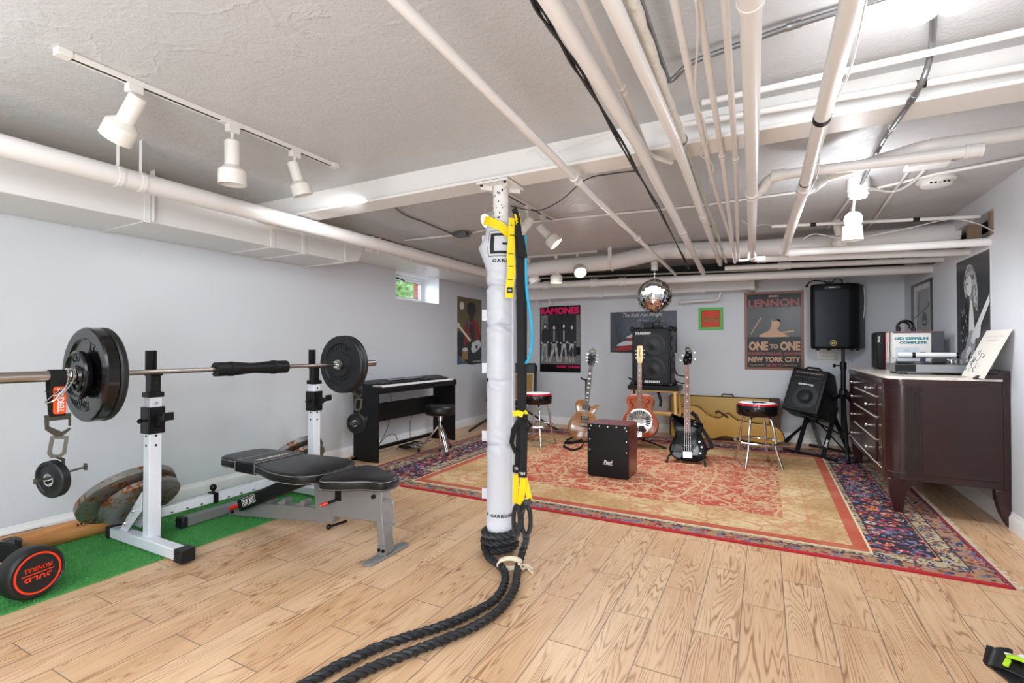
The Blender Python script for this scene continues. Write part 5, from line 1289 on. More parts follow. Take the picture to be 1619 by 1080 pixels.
for i, a in enumerate((-150, -35, 95)):
    e = Vector((cx + .235 * cos(R(a)), cy + .235 * sin(R(a)), .02)); d = Vector((cos(R(a)), sin(R(a)), 0)); top = Vector((cx, cy, .29)) + d * .025; lo = Vector((cx, cy, .12)) + d * .015
    s_ = d.cross(Vector((0, 0, 1))) * .009
    g = G(ds, 'chrome').world(); g.beam(top + s_, e + s_ * .9, .004, .016); g.beam(top - s_, e - s_ * .9, .004, .016); mid = top.lerp(e, .55); g.beam(lo, mid, .016, .004); lg = g.done('leg', ds, bevel=.001)
    G(ds, 'black_rubber').world().tube([e + Vector((0, 0, .03)) - d * .015, e + d * .006 - Vector((0, 0, .002))], [.014, .018], 10).done('rubber_foot', lg)

# ------------------------------------------------------------ bar stools
def bar_stool(c, rz, label):
    o = thing('bar_stool', (c[0], c[1], c[2]), rz, label, 'bar stool', 'chrome bar stools with printed seats')
    H0 = .60
    g = G(o, 'black_gloss'); g.lathe([(0, H0 - .115), (.17, H0 - .115), (.185, H0 - .10), (.188, H0 - .03), (.182, H0 - .012), (0, H0 - .012)], 40); st = g.done('seat', o, angle=50)
    g = G(o, 'red_gloss'); g.lathe([(.145, H0 - .013), (.182, H0 - .013), (.180, H0), (.172, H0 + .006), (.145, H0 + .008)], 40); g.done('seat_ring', st)
    g = G(o, 'white_print'); g.lathe([(0, H0 + .009), (.10, H0 + .010), (.158, H0 + .009), (.164, H0 + .005), (0, H0 + .003)], 40); tp = g.done('seat_top', st)
    g = G(o, 'black_print'); poly = []
    for k in range(10): a = R(90 + 36 * k); r = .12 if k % 2 == 0 else .05; poly.append((r * cos(a), r * sin(a)))
    g.prism(poly, H0 + .0098, H0 + .0112, False)
    g.done('printed_star', tp)
    for k in range(4):
        a = R(45 + 90 * k); d = Vector((cos(a), sin(a), 0))
        pts = bend([d * .04 + Vector((0, 0, H0 - .125)), d * .125 + Vector((0, 0, H0 - .125)), d * .165 + Vector((0, 0, .34)), d * .175 + Vector((0, 0, .18)), d * .235 + Vector((0, 0, .0))], .05)
        G(o, 'chrome').tube(pts, .0115, 12).done('leg', o)
        G(o, 'brushed_steel').cyl(d * .229 + Vector((0, 0, .022)), d * .235, .014).done('foot_tip', o)
    G(o, 'chrome').tube([(.205 * cos(2 * pi * k / 40), .205 * sin(2 * pi * k / 40), .23) for k in range(40)], .0115, 10, closed=True).done('foot_ring', o)
    return o
b1 = bar_stool((-.075, 5.375, .017), R(20), 'chrome bar stool with printed red and white seat in front of the guitar cases')
dup(b1, Matrix.Translation((-2.42, 5.30, .017)) @ Matrix.Rotation(R(-8), 4, 'Z'), 'chrome bar stool with printed seat half hidden by the padded column')

# ------------------------------------------------------------ cajon
cj = thing('cajon', (-1.24, 4.40, .017), label='box drum with a black front and cherry red sides on the beige rug', category='cajon')
x0, x1, y0, y1, h = -1.423, -1.055, 4.22, 4.55, .458
g = G(cj, 'cherry').world(); z = .027; g.bx(x0, x1, y0 + .012, y1, z, z + h); g.done('box_body', cj, bevel=.012)
g = G(cj, 'black_plastic').world(frame((0, y0, 0), (1, 0, 0), (0, 0, 1))); g.prism(rrect(x0 - .001, x1 + .001, z - .001, z + h + .001, .014), -.013, .0); g.world(); fp = g.done('front_panel', cj, bevel=.002)
g = G(cj, 'chrome').world()
for px, pz in [(x0 + .03 + k * (x1 - x0 - .06) / 4, z + h - .018) for k in range(5)] + [(x, z + h - .045 - .093 * k) for x in (x0 + .018, x1 - .018) for k in range(3)]: g.lathe([(0, 0), (.007, 0), (.005, .003), (0, .004)], 10, (px, y0 - .0005, pz), (0, -1, 0))
g.done('screws', fp)
g = G(cj, 'white_print').world(); F = frame((-1.235, y0 - .0015, z + .13), (1, 0, 0), (0, 0, 1)); g.text('Pearl', F, .078, .034, bold=.02, shear=.25, ext=.0003); g.world(F); g.prism([(-.045, -.022), (.038, -.024), (.038, -.020), (-.045, -.018)], 0, .0006, False); g.world(); g.done('logo', fp)
g = G(cj, 'black_rubber').world()
for sx in (x0 + .03, x1 - .03):
    for sy in (y0 + .04, y1 - .04): g.cyl((sx, sy, .017), (sx, sy, .03), .014)
g.done('feet', cj)

# ------------------------------------------------------------ guitars (built upright in their own frame: x right, y back, z up; front faces -y)
def gmat(base, top, lean_y, rot):
    """frame from the bottom point to the head tip; rot turns the face about the long axis"""
    b = Vector(base); t = Vector(top); z = (t - b).normalized(); x = Vector((cos(rot), sin(rot), 0)); x = (x - z * x.dot(z)).normalized(); y = z.cross(x)
    m = Matrix((x, y, z)).transposed().to_4x4(); m.translation = b; return m
XZ = frame((0, 0, 0), (1, 0, 0), (0, 0, 1))      # poly (x, z) extruded along -y
def gprism(g, poly, d0, d1, e=0.0):
    K = g.T; g.T = g.B @ XZ
    g.pillow(poly, d0, d1, e) if e else g.prism(poly, d0, d1)
    g.T = K
def neck(o, z0, z1, w0, w1, fb, nm, y=-.045, inlay='cream', frets=20, head=None):
    G(o, nm).add([(x, yy, z) for z, w in ((z0, w0), (z1, w1)) for x, yy in ((-w / 2, y), (w / 2, y), (w / 2 * .8, y + .018), (0, y + .024), (-w / 2 * .8, y + .018))],
        [(0, 1, 6, 5), (1, 2, 7, 6), (2, 3, 8, 7), (3, 4, 9, 8), (4, 0, 5, 9), (0, 4, 3, 2, 1), (5, 6, 7, 8, 9)], False).done('neck', o)
    G(o, fb).add([(sx * w / 2, yy, z) for z, w in ((z0 - .02, w0 * 1.02), (z1, w1)) for sx, yy in ((-1, y - .006), (1, y - .006), (1, y), (-1, y))],
        [(0, 1, 5, 4), (1, 2, 6, 5), (2, 3, 7, 6), (3, 0, 4, 7), (0, 3, 2, 1), (4, 5, 6, 7)], False).done('fretboard', o)
    g = G(o, 'chrome'); L = (z1 - z0) * 1.45
    zs = []
    for k in range(1, frets + 1):
        z = z1 - L * (1 - 2 ** (-k / 12))
        if z < z0: break
        zs.append(z); w = w1 + (w0 - w1) * (z1 - z) / (z1 - z0); g.box((0, y - .0065, z), (w, .002, .0016))
    g.done('frets', o)
    g = G(o, inlay); zz = [z1] + zs
    for k in (3, 5, 7, 9, 12, 15, 17):
        if k < len(zz): zc = (zz[k] + zz[k - 1]) / 2; g.box((0, y - .0062, zc), (w1 * (.6 if inlay == 'white_print' else .22), .0008, (zz[k - 1] - zz[k]) * (.6 if inlay == 'white_print' else .3)))
    g.done('inlays', o)
def strings(o, n, w0, w1, zb, zt, y0, y1, r=.0009):
    g = G(o, 'brushed_steel')
    for k in range(n):
        t = k / (n - 1) - .5; g.tube([(t * w0, y0, zb), (t * w1, y1, zt)], r, 4)
    g.done('strings', o)
def tuners(o, pts, r=.0075, side_len=.028):
    g = G(o, 'chrome')
    for x, z, s, y in pts:
        g.cyl((x, y - .012, z), (x, y, z), r * .7, n=10); g.cyl((x, y + .012, z), (x + s * side_len, y + .012, z), .003, n=6); g.ball((x + s * side_len * 1.15, y + .012, z), r, 10, (1, .5, 1.2))
    g.done('tuners', o)

def stand(foot, top_z, label, yoke=True, group='tripod guitar stands', back=.16, spread=.26, rz=0.0, hook_y=0.0):
    """foot: floor point under the guitar; upright stands behind"""
    b = Vector(foot); o = thing('guitar_stand', b, rz, label, 'guitar stand', group)
    g = G(o, 'black_metal'); g.tube([(0, back, .06), (0, back - .02, .30), (0, back + hook_y, top_z - .02)], .011, 12); g.done('pole', o)
    g = G(o, 'black_rubber'); g.tube(bend([(-.05, back - .07 + hook_y, top_z + .005), (-.05, back - .02 + hook_y, top_z), (0, back + hook_y, top_z - .02), (.05, back - .02 + hook_y, top_z), (.05, back - .07 + hook_y, top_z + .005)], .02), .011, 10)
    g.ball((-.05, back - .075 + hook_y, top_z + .006), .014, 10); g.ball((.05, back - .075 + hook_y, top_z + .006), .014, 10); g.done('neck_yoke', o)
    g = G(o, 'black_rubber'); g.tube(bend([(-.11, back - .20, .12), (-.10, back - .16, .07), (-.06, back - .02, .10), (.06, back - .02, .10), (.10, back - .16, .07), (.11, back - .20, .12)], .03), .011, 10); g.done('cradle_arm', o)
    for a in (-150, -30, 90):
        e = Vector((spread * cos(R(a)), back + spread * sin(R(a)) , .012)); g = G(o, 'black_metal'); g.tube([(0, back, .10), e], .009, 10); lg = g.done('leg', o)
        G(o, 'black_rubber').tube([e + (Vector((0, back, .1)) - e) * .12, e], .013, 10).done('rubber_tip', lg)
    return o

# --- brown single-cut electric
gb = at(921, 697, y=5.62); gt = at(938, 549, y=5.90)
m1 = gmat(gb, gt, 0, R(14)); o = thing('electric_guitar', gb, label='glossy brown single-cutaway electric guitar on a stand beside the cajon', category='electric guitar', M=m1)
Lg = (Vector(gt) - Vector(gb)).length; k = Lg / 1.06
lp = [(0, 0), (-.10, .012), (-.165, .07), (-.178, .15), (-.155, .22), (-.118, .27), (-.105, .31), (-.118, .355), (-.125, .39), (-.105, .43), (-.065, .452), (-.03, .445), (.0, .43), (.03, .40), (.055, .385), (.085, .40), (.118, .415), (.135, .40), (.12, .365), (.10, .32), (.105, .28), (.148, .23), (.178, .16), (.168, .075), (.10, .012)]
lp = [(x * k, z * k) for x, z in lp]
g = G(o, 'guitar_maple'); gprism(g, spl2(lp, 4), -.02, .028, .008); bd = g.done('body', o, angle=50)
neck(o, .40 * k, .83 * k, .052 * k, .042 * k, 'fretboard_dark', 'guitar_mahogany', -.030, 'white_print')
g = G(o, 'black_gloss'); gprism(g, [(-.022 * k, .83 * k), (.022 * k, .83 * k), (.042 * k, .875 * k), (.04 * k, 1.0 * k), (.035 * k, 1.02 * k), (.012 * k, 1.035 * k), (0, 1.05 * k), (-.012 * k, 1.035 * k), (-.035 * k, 1.02 * k), (-.04 * k, 1.0 * k), (-.042 * k, .875 * k)], .018, .033, .002); hd = g.done('headstock', o)
g = G(o, 'gold'); g.text('Gibson', frame((0, -.0345, 1.005 * k), (1, 0, 0), (0, 0, 1)), .045, .016, bold=.02); g.done('headstock_lettering', hd)
tuners(o, [(s * .032 * k, (.89 + .04 * j) * k, s, -.033) for s in (-1, 1) for j in range(3)])
for z in (.36, .245):
    g = G(o, 'black_plastic'); g.box((0, -.032, z * k), (.085 * k, .012, .042 * k)); pk = g.done('pickup', o, bevel=.002)
    g = G(o, 'chrome')
    for j in range(6): g.cyl(((j - 2.5) * .011 * k, -.038, z * k + .008), ((j - 2.5) * .011 * k, -.0395, z * k + .008), .0025, n=8)
    g.done('pole_pieces', pk)
g = G(o, 'black_metal'); g.box((0, -.036, .20 * k), (.085 * k, .012, .014)); g.box((0, -.036, .155 * k), (.095 * k, .012, .012)); g.done('bridge', o, bevel=.002)
g = G(o, 'gold')
for x, z in ((.10, .17), (.125, .12), (.075, .10), (.10, .06)): g.lathe([(0, 0), (.011, 0), (.010, .014), (0, .015)], 14, (x * k, -.028, z * k), (0, -1, 0))
g.lathe([(0, 0), (.015, 0), (.015, .002), (0, .002)], 16, (-.085 * k, -.028, .385 * k), (0, -1, 0)); g.tube([(-.085 * k, -.03, .385 * k), (-.08 * k, -.045, .39 * k)], .003, 8); g.done('knobs', o)
strings(o, 6, .055 * k, .032 * k, .16 * k, .84 * k, -.045, -.040)
fo = at(921, 700, z=.017); stand((fo.x + .02, 5.66, .017), .76, 'black guitar stand holding the brown electric guitar', rz=R(14), hook_y=.04)
g = G(None, 'black_webbing')
p = [at(*q, z=zz) for q, zz in (((935, 688), .10), ((918, 697), .05), ((902, 700), .04), ((893, 700), .05), ((892, 706), .03), ((905, 712), .025), ((918, 708), .03), ((924, 698), .06))]
g.strap(spline(p, 4), .035, .004, (.2, .3, 1)); g.done('guitar_strap', label='black guitar strap lying curled on the rug below the brown guitar', category='strap')

# --- resonator guitar
gb = at(1012, 692, y=5.62); gt = at(1013, 548, y=5.92)
m1 = gmat(gb, gt, 0, R(2)); o = thing('resonator_guitar', gb, label='red-brown resonator guitar with a round metal cover plate behind the cajon', category='resonator guitar', M=m1)
k = (Vector(gt) - Vector(gb)).length / 1.06
rp = [(0, 0), (-.10, .01), (-.178, .07), (-.197, .15), (-.18, .225), (-.138, .29), (-.128, .33), (-.148, .385), (-.150, .43), (-.115, .475), (-.05, .49), (.0, .492), (.05, .49), (.115, .475), (.150, .43), (.148, .385), (.128, .33), (.138, .29), (.18, .225), (.197, .15), (.178, .07), (.10, .01)]
rp = [(x * k, z * k) for x, z in rp]
g = G(o, 'guitar_mahogany'); gprism(g, spl2(rp, 4), -.06, .04, .005); bd = g.done('body', o, angle=50)
g = G(o, 'black_print')
for s in (-1, 1):
    pts = [(s * (.088 + .016 * sin(t * 6.0 - 3)) * k, -.041, (.335 + .09 * t) * k) for t in [i / 14 for i in range(15)]]
    g.tube(pts, [.0035 + .003 * (1 - abs(i - 7) / 7) for i in range(15)], 8); g.ball((pts[0][0], -.041, pts[0][2]), .008, 10, (1, .3, 1)); g.ball((pts[-1][0], -.041, pts[-1][2]), .008, 10, (1, .3, 1))
g.done('sound_holes', o)
g = G(o, 'chrome'); cz = .175 * k; rc = .145 * k
g.lathe([(rc, 0), (rc, .004), (rc * .95, .008), (rc * .85, .009), (rc * .5, .020), (rc * .25, .024), (0, .024)], 44, (0, -.04, cz), (0, -1, 0)); cv = g.done('cover_plate', o, angle=60)
g = G(o, 'black_print')
for q in range(4):
    for j in range(-2, 3):
        a = R(90 * q + 45 * 0 + j * 13); r0, r1 = rc * .50, rc * .80
        if q == 2 and False: continue
        d = Vector((cos(a), 0, sin(a))); t = Vector((-sin(a), 0, cos(a)))
        v = []
        for rr_, ww, dy in ((r0, .002, .0205), (rc * .62, .006, .0178), (r1, .007, .0115), (r1 * 1.03, .003, .0108)):
            for s in (-1, 1): c_ = Vector((0, -.04 - dy, cz)) + d * rr_ + t * s * ww; v.append(c_)
        g.add(v, [(0, 1, 3, 2), (2, 3, 5, 4), (4, 5, 7, 6)], False)
g.done('cover_slots', cv)
g = G(o, 'chrome'); g.box((0, -.068, cz - .01), (.10 * k, .010, .03 * k)); g.tube([(-.02, -.05, .0), (-.012, -.07, .05), (.0, -.072, cz)], .003, 6); g.box((0, -.05, .03 * k), (.06 * k, .01, .06 * k)); g.done('tailpiece', o, bevel=.002)
neck(o, .38 * k, .85 * k, .054 * k, .046 * k, 'rosewood', 'guitar_mahogany', -.046, 'cream')
g = G(o, 'headstock_maple'); gprism(g, [(-.024 * k, .85 * k), (.024 * k, .85 * k), (.037 * k, .90 * k), (.034 * k, 1.05 * k), (.02 * k, 1.058 * k), (-.02 * k, 1.058 * k), (-.034 * k, 1.05 * k), (-.037 * k, .90 * k)], .034, .048, .002); hd = g.done('headstock', o)
g = G(o, 'leather_brown'); g.text('Gretsch', frame((0, -.0495, .97 * k), (0, 0, -1), (1, 0, 0)), .11, .022, bold=.01, shear=.3); g.done('headstock_lettering', hd)
tuners(o, [(s * .028 * k, (.91 + .045 * j) * k, s, -.046) for s in (-1, 1) for j in range(3)], .006, .02)
strings(o, 6, .055 * k, .034 * k, cz, .85 * k, -.075, -.056)
st2 = stand((at(1012, 700, z=.017).x, 5.66, .017), .78, 'black guitar stand holding the red-brown resonator guitar', spread=.40, rz=R(14), hook_y=.04)

# --- black bass
gb = at(1087, 730, y=5.12); gt = at(1086, 549, y=5.42)
m1 = gmat(gb, gt, 0, R(8)); o = thing('bass_guitar', gb, label='glossy black electric bass leaning on a low stand before the guitar cases', category='bass guitar', M=m1)
k = (Vector(gt) - Vector(gb)).length / 1.18
bp = [(.02, 0), (-.09, .012), (-.155, .06), (-.175, .12), (-.15, .19), (-.125, .25), (-.125, .31), (-.145, .38), (-.158, .44), (-.15, .475), (-.125, .465), (-.10, .41), (-.065, .375), (-.02, .36), (.04, .355), (.075, .34), (.10, .345), (.125, .385), (.145, .385), (.15, .35), (.135, .29), (.15, .23), (.178, .16), (.18, .10), (.155, .04), (.10, .008)]
bp = [(x * k, z * k) for x, z in bp]
g = G(o, 'black_lacquer'); gprism(g, spl2(bp, 4), -.02, .022, .012); bd = g.done('body', o, angle=50)
neck(o, .30 * k, .98 * k, .060 * k, .044 * k, 'rosewood', 'headstock_maple', -.024, 'cream', 22)
g = G(o, 'black_lacquer'); gprism(g, spl2([(-.022 * k, .98 * k), (.026 * k, .98 * k), (.047 * k, 1.03 * k), (.050 * k, 1.10 * k), (.030 * k, 1.165 * k), (.0, 1.18 * k), (-.016 * k, 1.165 * k), (-.016 * k, 1.10 * k), (-.038 * k, 1.05 * k), (-.036 * k, 1.01 * k)], 3), .012, .026, .002); hd = g.done('headstock', o)
g = G(o, 'gold'); g.text('Ibanez', frame((.012 * k, -.0275, 1.145 * k), (1, 0, .2), (-.2, 0, 1)), .035, .012, bold=.01, shear=.3); g.done('headstock_lettering', hd)
tuners(o, [(-.012 * k, 1.03 * k, -1, -.026), (.028 * k, 1.045 * k, 1, -.026), (.008 * k, 1.085 * k, -1, -.026), (.026 * k, 1.115 * k, 1, -.026)], .010, .045)
g = G(o, 'black_plastic'); g.box((-.018 * k, -.026, .235 * k), (.055 * k, .012, .03 * k)); g.box((.022 * k, -.026, .27 * k), (.055 * k, .012, .03 * k)); g.box((0, -.026, .155 * k), (.11 * k, .012, .022 * k)); g.done('pickup', o, bevel=.003)
g = G(o, 'chrome'); g.box((0, -.028, .065 * k), (.085 * k, .008, .06 * k))
for j in range(4): g.box(((j - 1.5) * .019 * k, -.034, .068 * k), (.014 * k, .010, .045 * k))
g.done('bridge', o, bevel=.002)
g = G(o, 'chrome')
for x, z in ((.115, .20), (.135, .15), (.12, .09)): g.lathe([(0, 0), (.012, 0), (.011, .014), (0, .016)], 14, (x * k, -.021, z * k), (0, -1, 0))
for j in range(4):
    for zz in (.235, .155): g.cyl(((j - 1.5) * .019 * k, -.031, zz * k), ((j - 1.5) * .019 * k, -.033, zz * k), .003, n=8)
g.done('knobs', o)
strings(o, 4, .057 * k, .034 * k, .05 * k, .98 * k, -.040, -.034, .0014)
cs = thing('floor_stand', (-.70, 5.2, .017), label='low black folding stand cradling the black bass', category='guitar stand')
for s in (-1, 1):
    b_ = Vector((-.70 + s * .13, 5.14, .03)); g = G(cs, 'black_metal').world(); g.tube(bend([b_ + Vector((s * .05, -.09, -.002)), b_ + Vector((s * .035, -.05, .055)), b_ + Vector((s * .01, .05, .06)), b_ + Vector((-s * .06, .20, .45))], .02), .010, 10)
    g.tube([b_ + Vector((s * .01, .05, .06)), b_ + Vector((s * .02, .30, -.004))], .010, 10); g.done('side_frame', cs)
    G(cs, 'black_rubber').world().ball(b_ + Vector((s * .05, -.09, -.002)), .014, 10).done('rubber_tip', cs)
G(cs, 'black_metal').world().tube([(-.79, 5.33, .42), (-.61, 5.33, .42)], .009, 8).done('crossbar', cs)
p = [at(*q, y=yy) for q, yy in (((1093, 652), 5.42), ((1101, 660), 5.45), ((1110, 678), 5.45), ((1122, 697), 5.4), ((1125, 708), 5.35), ((1114, 711), 5.3))]
G(None, 'black_webbing').strap(spline(p, 4), .04, .004, (.9, .5, .3)).done('guitar_strap', label='black strap hooked to the black bass and looping out beside it', category='strap')

# ------------------------------------------------------------ gold-grille amp on a tilt stand, behind the column
am = thing('guitar_amplifier', (-3.19, 6.15, .42), label='black guitar amplifier with a gold grille leaning on a stand behind the column', category='amplifier')
c0_ = at(808, 640, y=6.05); F = frame((c0_.x - .03, 6.08, .40), (1, .34, 0), (-.07, .22, 1))    # x right, y up the face, z towards the viewer
wd = .70; hh = .56
g = G(am, 'black_plastic').world(F); g.bx(-wd / 2, wd / 2, 0, hh, -.24, 0); g.world(); g.done('cabinet', am, bevel=.012)
g = G(am, 'black_vinyl').world(F); g.bx(-wd / 2 + .03, wd / 2 - .03, hh - .15, hh - .03, 0, .003); g.world(); g.done('control_panel', am)
g = G(am, 'tweed_brown').world(F); g.bx(-wd / 2 + .03, wd / 2 - .03, .03, hh - .16, 0, .004); g.world(); g.done('grille_cloth', am)
g = G(am, 'cream').world(F); a, b, c_, d_ = -wd / 2 + .03, wd / 2 - .03, .03, hh - .155; g.bx(a, b, d_ - .006, d_, .003, .009); g.bx(a, b, c_, c_ + .006, .003, .009); g.bx(a, a + .006, c_, d_, .003, .009); g.bx(b - .006, b, c_, d_, .003, .009); g.world(); g.done('piping', am)
so = thing('amp_stand', (-3.15, 6.1, 0), label='black tripod stand under the gold-grille amplifier', category='amplifier stand')
hub = Vector((-3.2, 6.20, .36))
for px, py in ((741, 682), (882, 680)): e = at(px, py, z=.012); G(so, 'black_metal').world().tube([hub + Vector((0, 0, .02)), e], .016, 12).done('leg', so)
G(so, 'black_metal').world().tube([hub, (-3.2, 6.62, .012)], .016, 12).done('leg', so)
G(so, 'black_metal').world().tube([hub, (-3.2, 6.42, .62)], .02, 12).done('back_post', so)
g = G(so, 'black_metal').world(); g.beam((-3.45, 6.07, .385), (-2.93, 6.05, .385), .03, .02); g.beam((-3.2, 6.22, .37), (-3.2, 6.0, .385), .03, .02); g.done('cradle', so, bevel=.003)

# ------------------------------------------------------------ battery speaker on a stepped wooden stool
bs = thing('wooden_step_stool', (-1.2, 6.35, 0), label='pale wooden step stool under the tall twin-cone speaker', category='step stool')
def q6(px, py, y=6.2): return at(px, py, y=y)
z_top = q6(1030, 616).z; xa, xb2 = q6(1002, 615).x, q6(1066, 615).x
g = G(bs, 'pine').world(); g.bx(xa - .03, xb2 + .06, 6.12, 6.46, z_top - .02, z_top); g.done('top_board', bs, bevel=.003)
for x in (xa + .02, xb2 + .02):
    for ya_, yb_ in ((6.14, 6.06), (6.44, 6.52)): G(bs, 'pine').world().beam((x, ya_, z_top - .02), (x + (.03 if x > -1.2 else -.03), yb_, .0), .055, .03, (1, 0, 0)).done('leg', bs, bevel=.003)
G(bs, 'pine').world().bx(xb2 - .32, xb2 + .05, 6.10, 6.20, .36, .38).done('step_board', bs, bevel=.003)
G(bs, 'pine').world().bx(xa, xb2 + .05, 6.40, 6.43, .30, .33).done('rear_brace', bs, bevel=.003)
g = G(None, 'black_plastic'); g.bx(xa - .055, xb2 + .065, 6.10, 6.47, z_top + .001, z_top + .055); g.done('equipment_tray', bevel=.006, label='flat black tray between the wooden step stool and the tall speaker', category='tray')
sp = thing('battery_speaker', (-1.24, 6.27, z_top + .055), label='tall black road-worn loudspeaker with ball corners and two cones behind the resonator', category='loudspeaker')
za, zb = z_top + .058, q6(1030, 519).z; xa, xb2 = q6(1001, 560).x, q6(1062, 560).x; yf = 6.13; yb_ = 6.45
g = G(sp, 'black_plastic').world(); g.bx(xa, xb2, yf + .012, yb_, za, zb); g.done('cabinet', sp, bevel=.012)
g = G(sp, 'dark_grille').world(); g.bx(xa + .025, xb2 - .025, yf, yf + .014, za + .03, zb - .03); gr = g.done('grille', sp, bevel=.004)
g = G(sp, 'black_rubber').world(); xm = (xa + xb2) / 2 + .03
for zz in (za + .20, zb - .21): g.lathe([(.135, 0), (.142, .004), (.135, .006), (.10, .002), (.05, -.0), (.035, .007), (0, .010)], 36, (xm, yf, zz), (0, -1, 0))
g.bx(xa + .02, xb2 - .02, yf - .006, yf + .002, (za + zb) / 2 - .006, (za + zb) / 2 + .006); g.done('speaker_cone', gr)
g = G(sp, 'white_print').world()
for xx, zz, w_ in ((xa + .14, zb - .065, .19), (xa + .25, za + .045, .19)): g.text('SOUNDBOKS', frame((xx, yf - .003, zz), (1, 0, 0), (0, 0, 1)), w_, .032, bold=.035, shear=.2, ext=.001)
g.done('lettering', gr)
g = G(sp, 'black_rubber').world()
for x in (xa, xb2):
    for y in (yf + .02, yb_ - .02):
        for z in (za + .01, zb - .01): g.ball((x, y, z), .032, 14)
g.done('corner_ball', sp)
g = G(sp, 'black_rubber').world()
for z in (.18, .32, .46, .58): g.box((xb2 + .004, yf + .16, za + z), (.02, .20, .05))
g.done('side_grip', sp, bevel=.006)
bx_ = at(1027, 514, y=6.25)
g = G(None, 'black_plastic'); g.bx(bx_.x - .065, bx_.x + .05, 6.2, 6.3, zb + .002, zb + .075); g.bx(bx_.x + .06, bx_.x + .16, 6.2, 6.28, zb + .002, zb + .04); g.done('wireless_receiver', bevel=.006, label='small black electronic box lying on top of the tall speaker', category='electronics')
g = G(None, 'black_rubber'); g.tube(spline([(bx_.x - .05, 6.26, zb + .05), (bx_.x - .10, 6.26, zb + .09), (bx_.x - .11, 6.26, zb + .03), (bx_.x - .13, 6.24, zb + .01)], 5), .004, 6); g.tube(spline([(bx_.x + .04, 6.26, zb + .05), (bx_.x + .08, 6.26, zb + .10), (bx_.x + .12, 6.26, zb + .09), (bx_.x + .11, 6.26, zb + .045)], 5), .004, 6); g.tube(spline([(bx_.x + .05, 6.24, zb + .06), (bx_.x + .1, 6.24, zb + .08), (bx_.x + .2, 6.24, zb + .045), (bx_.x + .22, 6.24, zb + .01)], 5), .004, 6)
g.done('audio_cable', label='black cables curling around the box on top of the tall speaker', category='cable')
p = [at(*q, y=6.3) for q in ((1064, 555), (1066, 575), (1070, 592), (1084, 596), (1084, 606), (1070, 604), (1067, 598))]
g = G(None, 'black_webbing'); g.strap(spline(p, 4), .05, .006, (0, 1, .1)); g.done('carry_strap', label='black carry strap hanging from the side of the tall speaker', category='strap')
p = [at(*q, y=6.16) for q in ((1040, 617), (1042, 624), (1045, 634), (1044, 643))]
g = G(None, 'black_webbing'); g.strap(p, .035, .006, (1, .2, 0)); g.done('hanging_buckle_strap', label='short black buckle strap dangling under the wooden stool top', category='strap')

# ------------------------------------------------------------ guitar cases
def case(label, x0, x1, yb, yf, z0, z1, poly, mt, edge):
    o = thing('guitar_case', ((x0 + x1) / 2, (yb + yf) / 2, z0), label=label, category='guitar case')
    g = G(o, mt).world(frame((0, yb, 0), (1, 0, 0), (0, 0, 1))); g.pillow(poly, 0, yb - yf, .012); g.world(); g.done('case_shell', o, angle=60)
    k = yb - (yb - yf) * .55
    G(o, edge).world().tube([(p[0] , k - .06, p[1]) for p in poly], .006, 6, closed=True).done('edge_binding', o)
    return o
x0 = at(1060, 640, y=6.8).x; x1 = at(1233, 640, y=6.8).x; zt = at(1085, 625, y=6.78).z
o = case('long rectangular yellow guitar case standing against the back wall', x0, x1, 6.90, 6.76, .0, zt, rrect(x0, x1, .0, zt, .03), 'case_tolex', 'leather_brown')
g = G(o, 'leather_brown').world(); hx = at(1150, 626, y=6.8).x; g.tube(bend([(hx - .07, 6.82, zt), (hx - .06, 6.82, zt + .03), (hx + .06, 6.82, zt + .03), (hx + .07, 6.82, zt)], .02), .009, 8); g.done('handle', o)
g = G(o, 'leather_brown').world(); g.bx(x1 - .12, x1 + .003, 6.755, 6.90, .0, zt + .003); g.done('end_trim', o, bevel=.006)
x0 = at(1050, 680, y=6.6).x; x1 = at(1240, 690, y=6.6).x
def cz_(px, py): p = at(px, py, y=6.60); return (p.x, max(p.z, .001))
poly = [cz_(*q) for q in ((1062, 662), (1075, 645), (1100, 642), (1120, 656), (1136, 661), (1150, 654), (1165, 664), (1185, 668), (1215, 672), (1232, 678), (1240, 692), (1236, 702), (1215, 702), (1185, 698), (1165, 694), (1145, 690), (1128, 694), (1105, 700), (1080, 700), (1062, 690))]
poly = [(x, max(z, .012)) for x, z in poly]
o = case('curved tan guitar case lying on its side in front of the rectangular one', x0, x1, 6.74, 6.60, .01, .4, spl2(poly, 4), 'case_tan', 'leather_brown')
g = G(o, 'leather_brown').world(); hx = at(1143, 656, y=6.62); g.tube(bend([hx + Vector((-.08, .0, .02)), hx + Vector((-.06, -.03, .05)), hx + Vector((.04, -.03, -.01)), hx + Vector((.07, .0, -.04))], .02), .012, 8); g.done('handle', o)
g = G(o, 'brass').world()
for px, py in ((1118, 655), (1172, 667), (1210, 672)): p = at(px, py, y=6.598); g.box(p, (.03, .01, .022))
g.done('latch', o, bevel=.002)

# ------------------------------------------------------------ tilted bass amplifier on its stand
BL = at(1235, 645, y=6.42); BR = at(1291.7, 656.7, y=6.24); TL = at(1247.5, 579.7, y=6.58)
F = frame(BL, BR - BL, TL - BL); wa = (BR - BL).length; ha = (TL - BL).length
aw = thing('bass_amplifier', (BL + BR) / 2, label='black combo amplifier tilted back on an X-frame stand beside the dark dresser', category='amplifier')
g = G(aw, 'black_plastic').world(F @ Matrix(((0, 0, 1, 0), (0, 1, 0, 0), (-1, 0, 0, 0), (0, 0, 0, 1))))
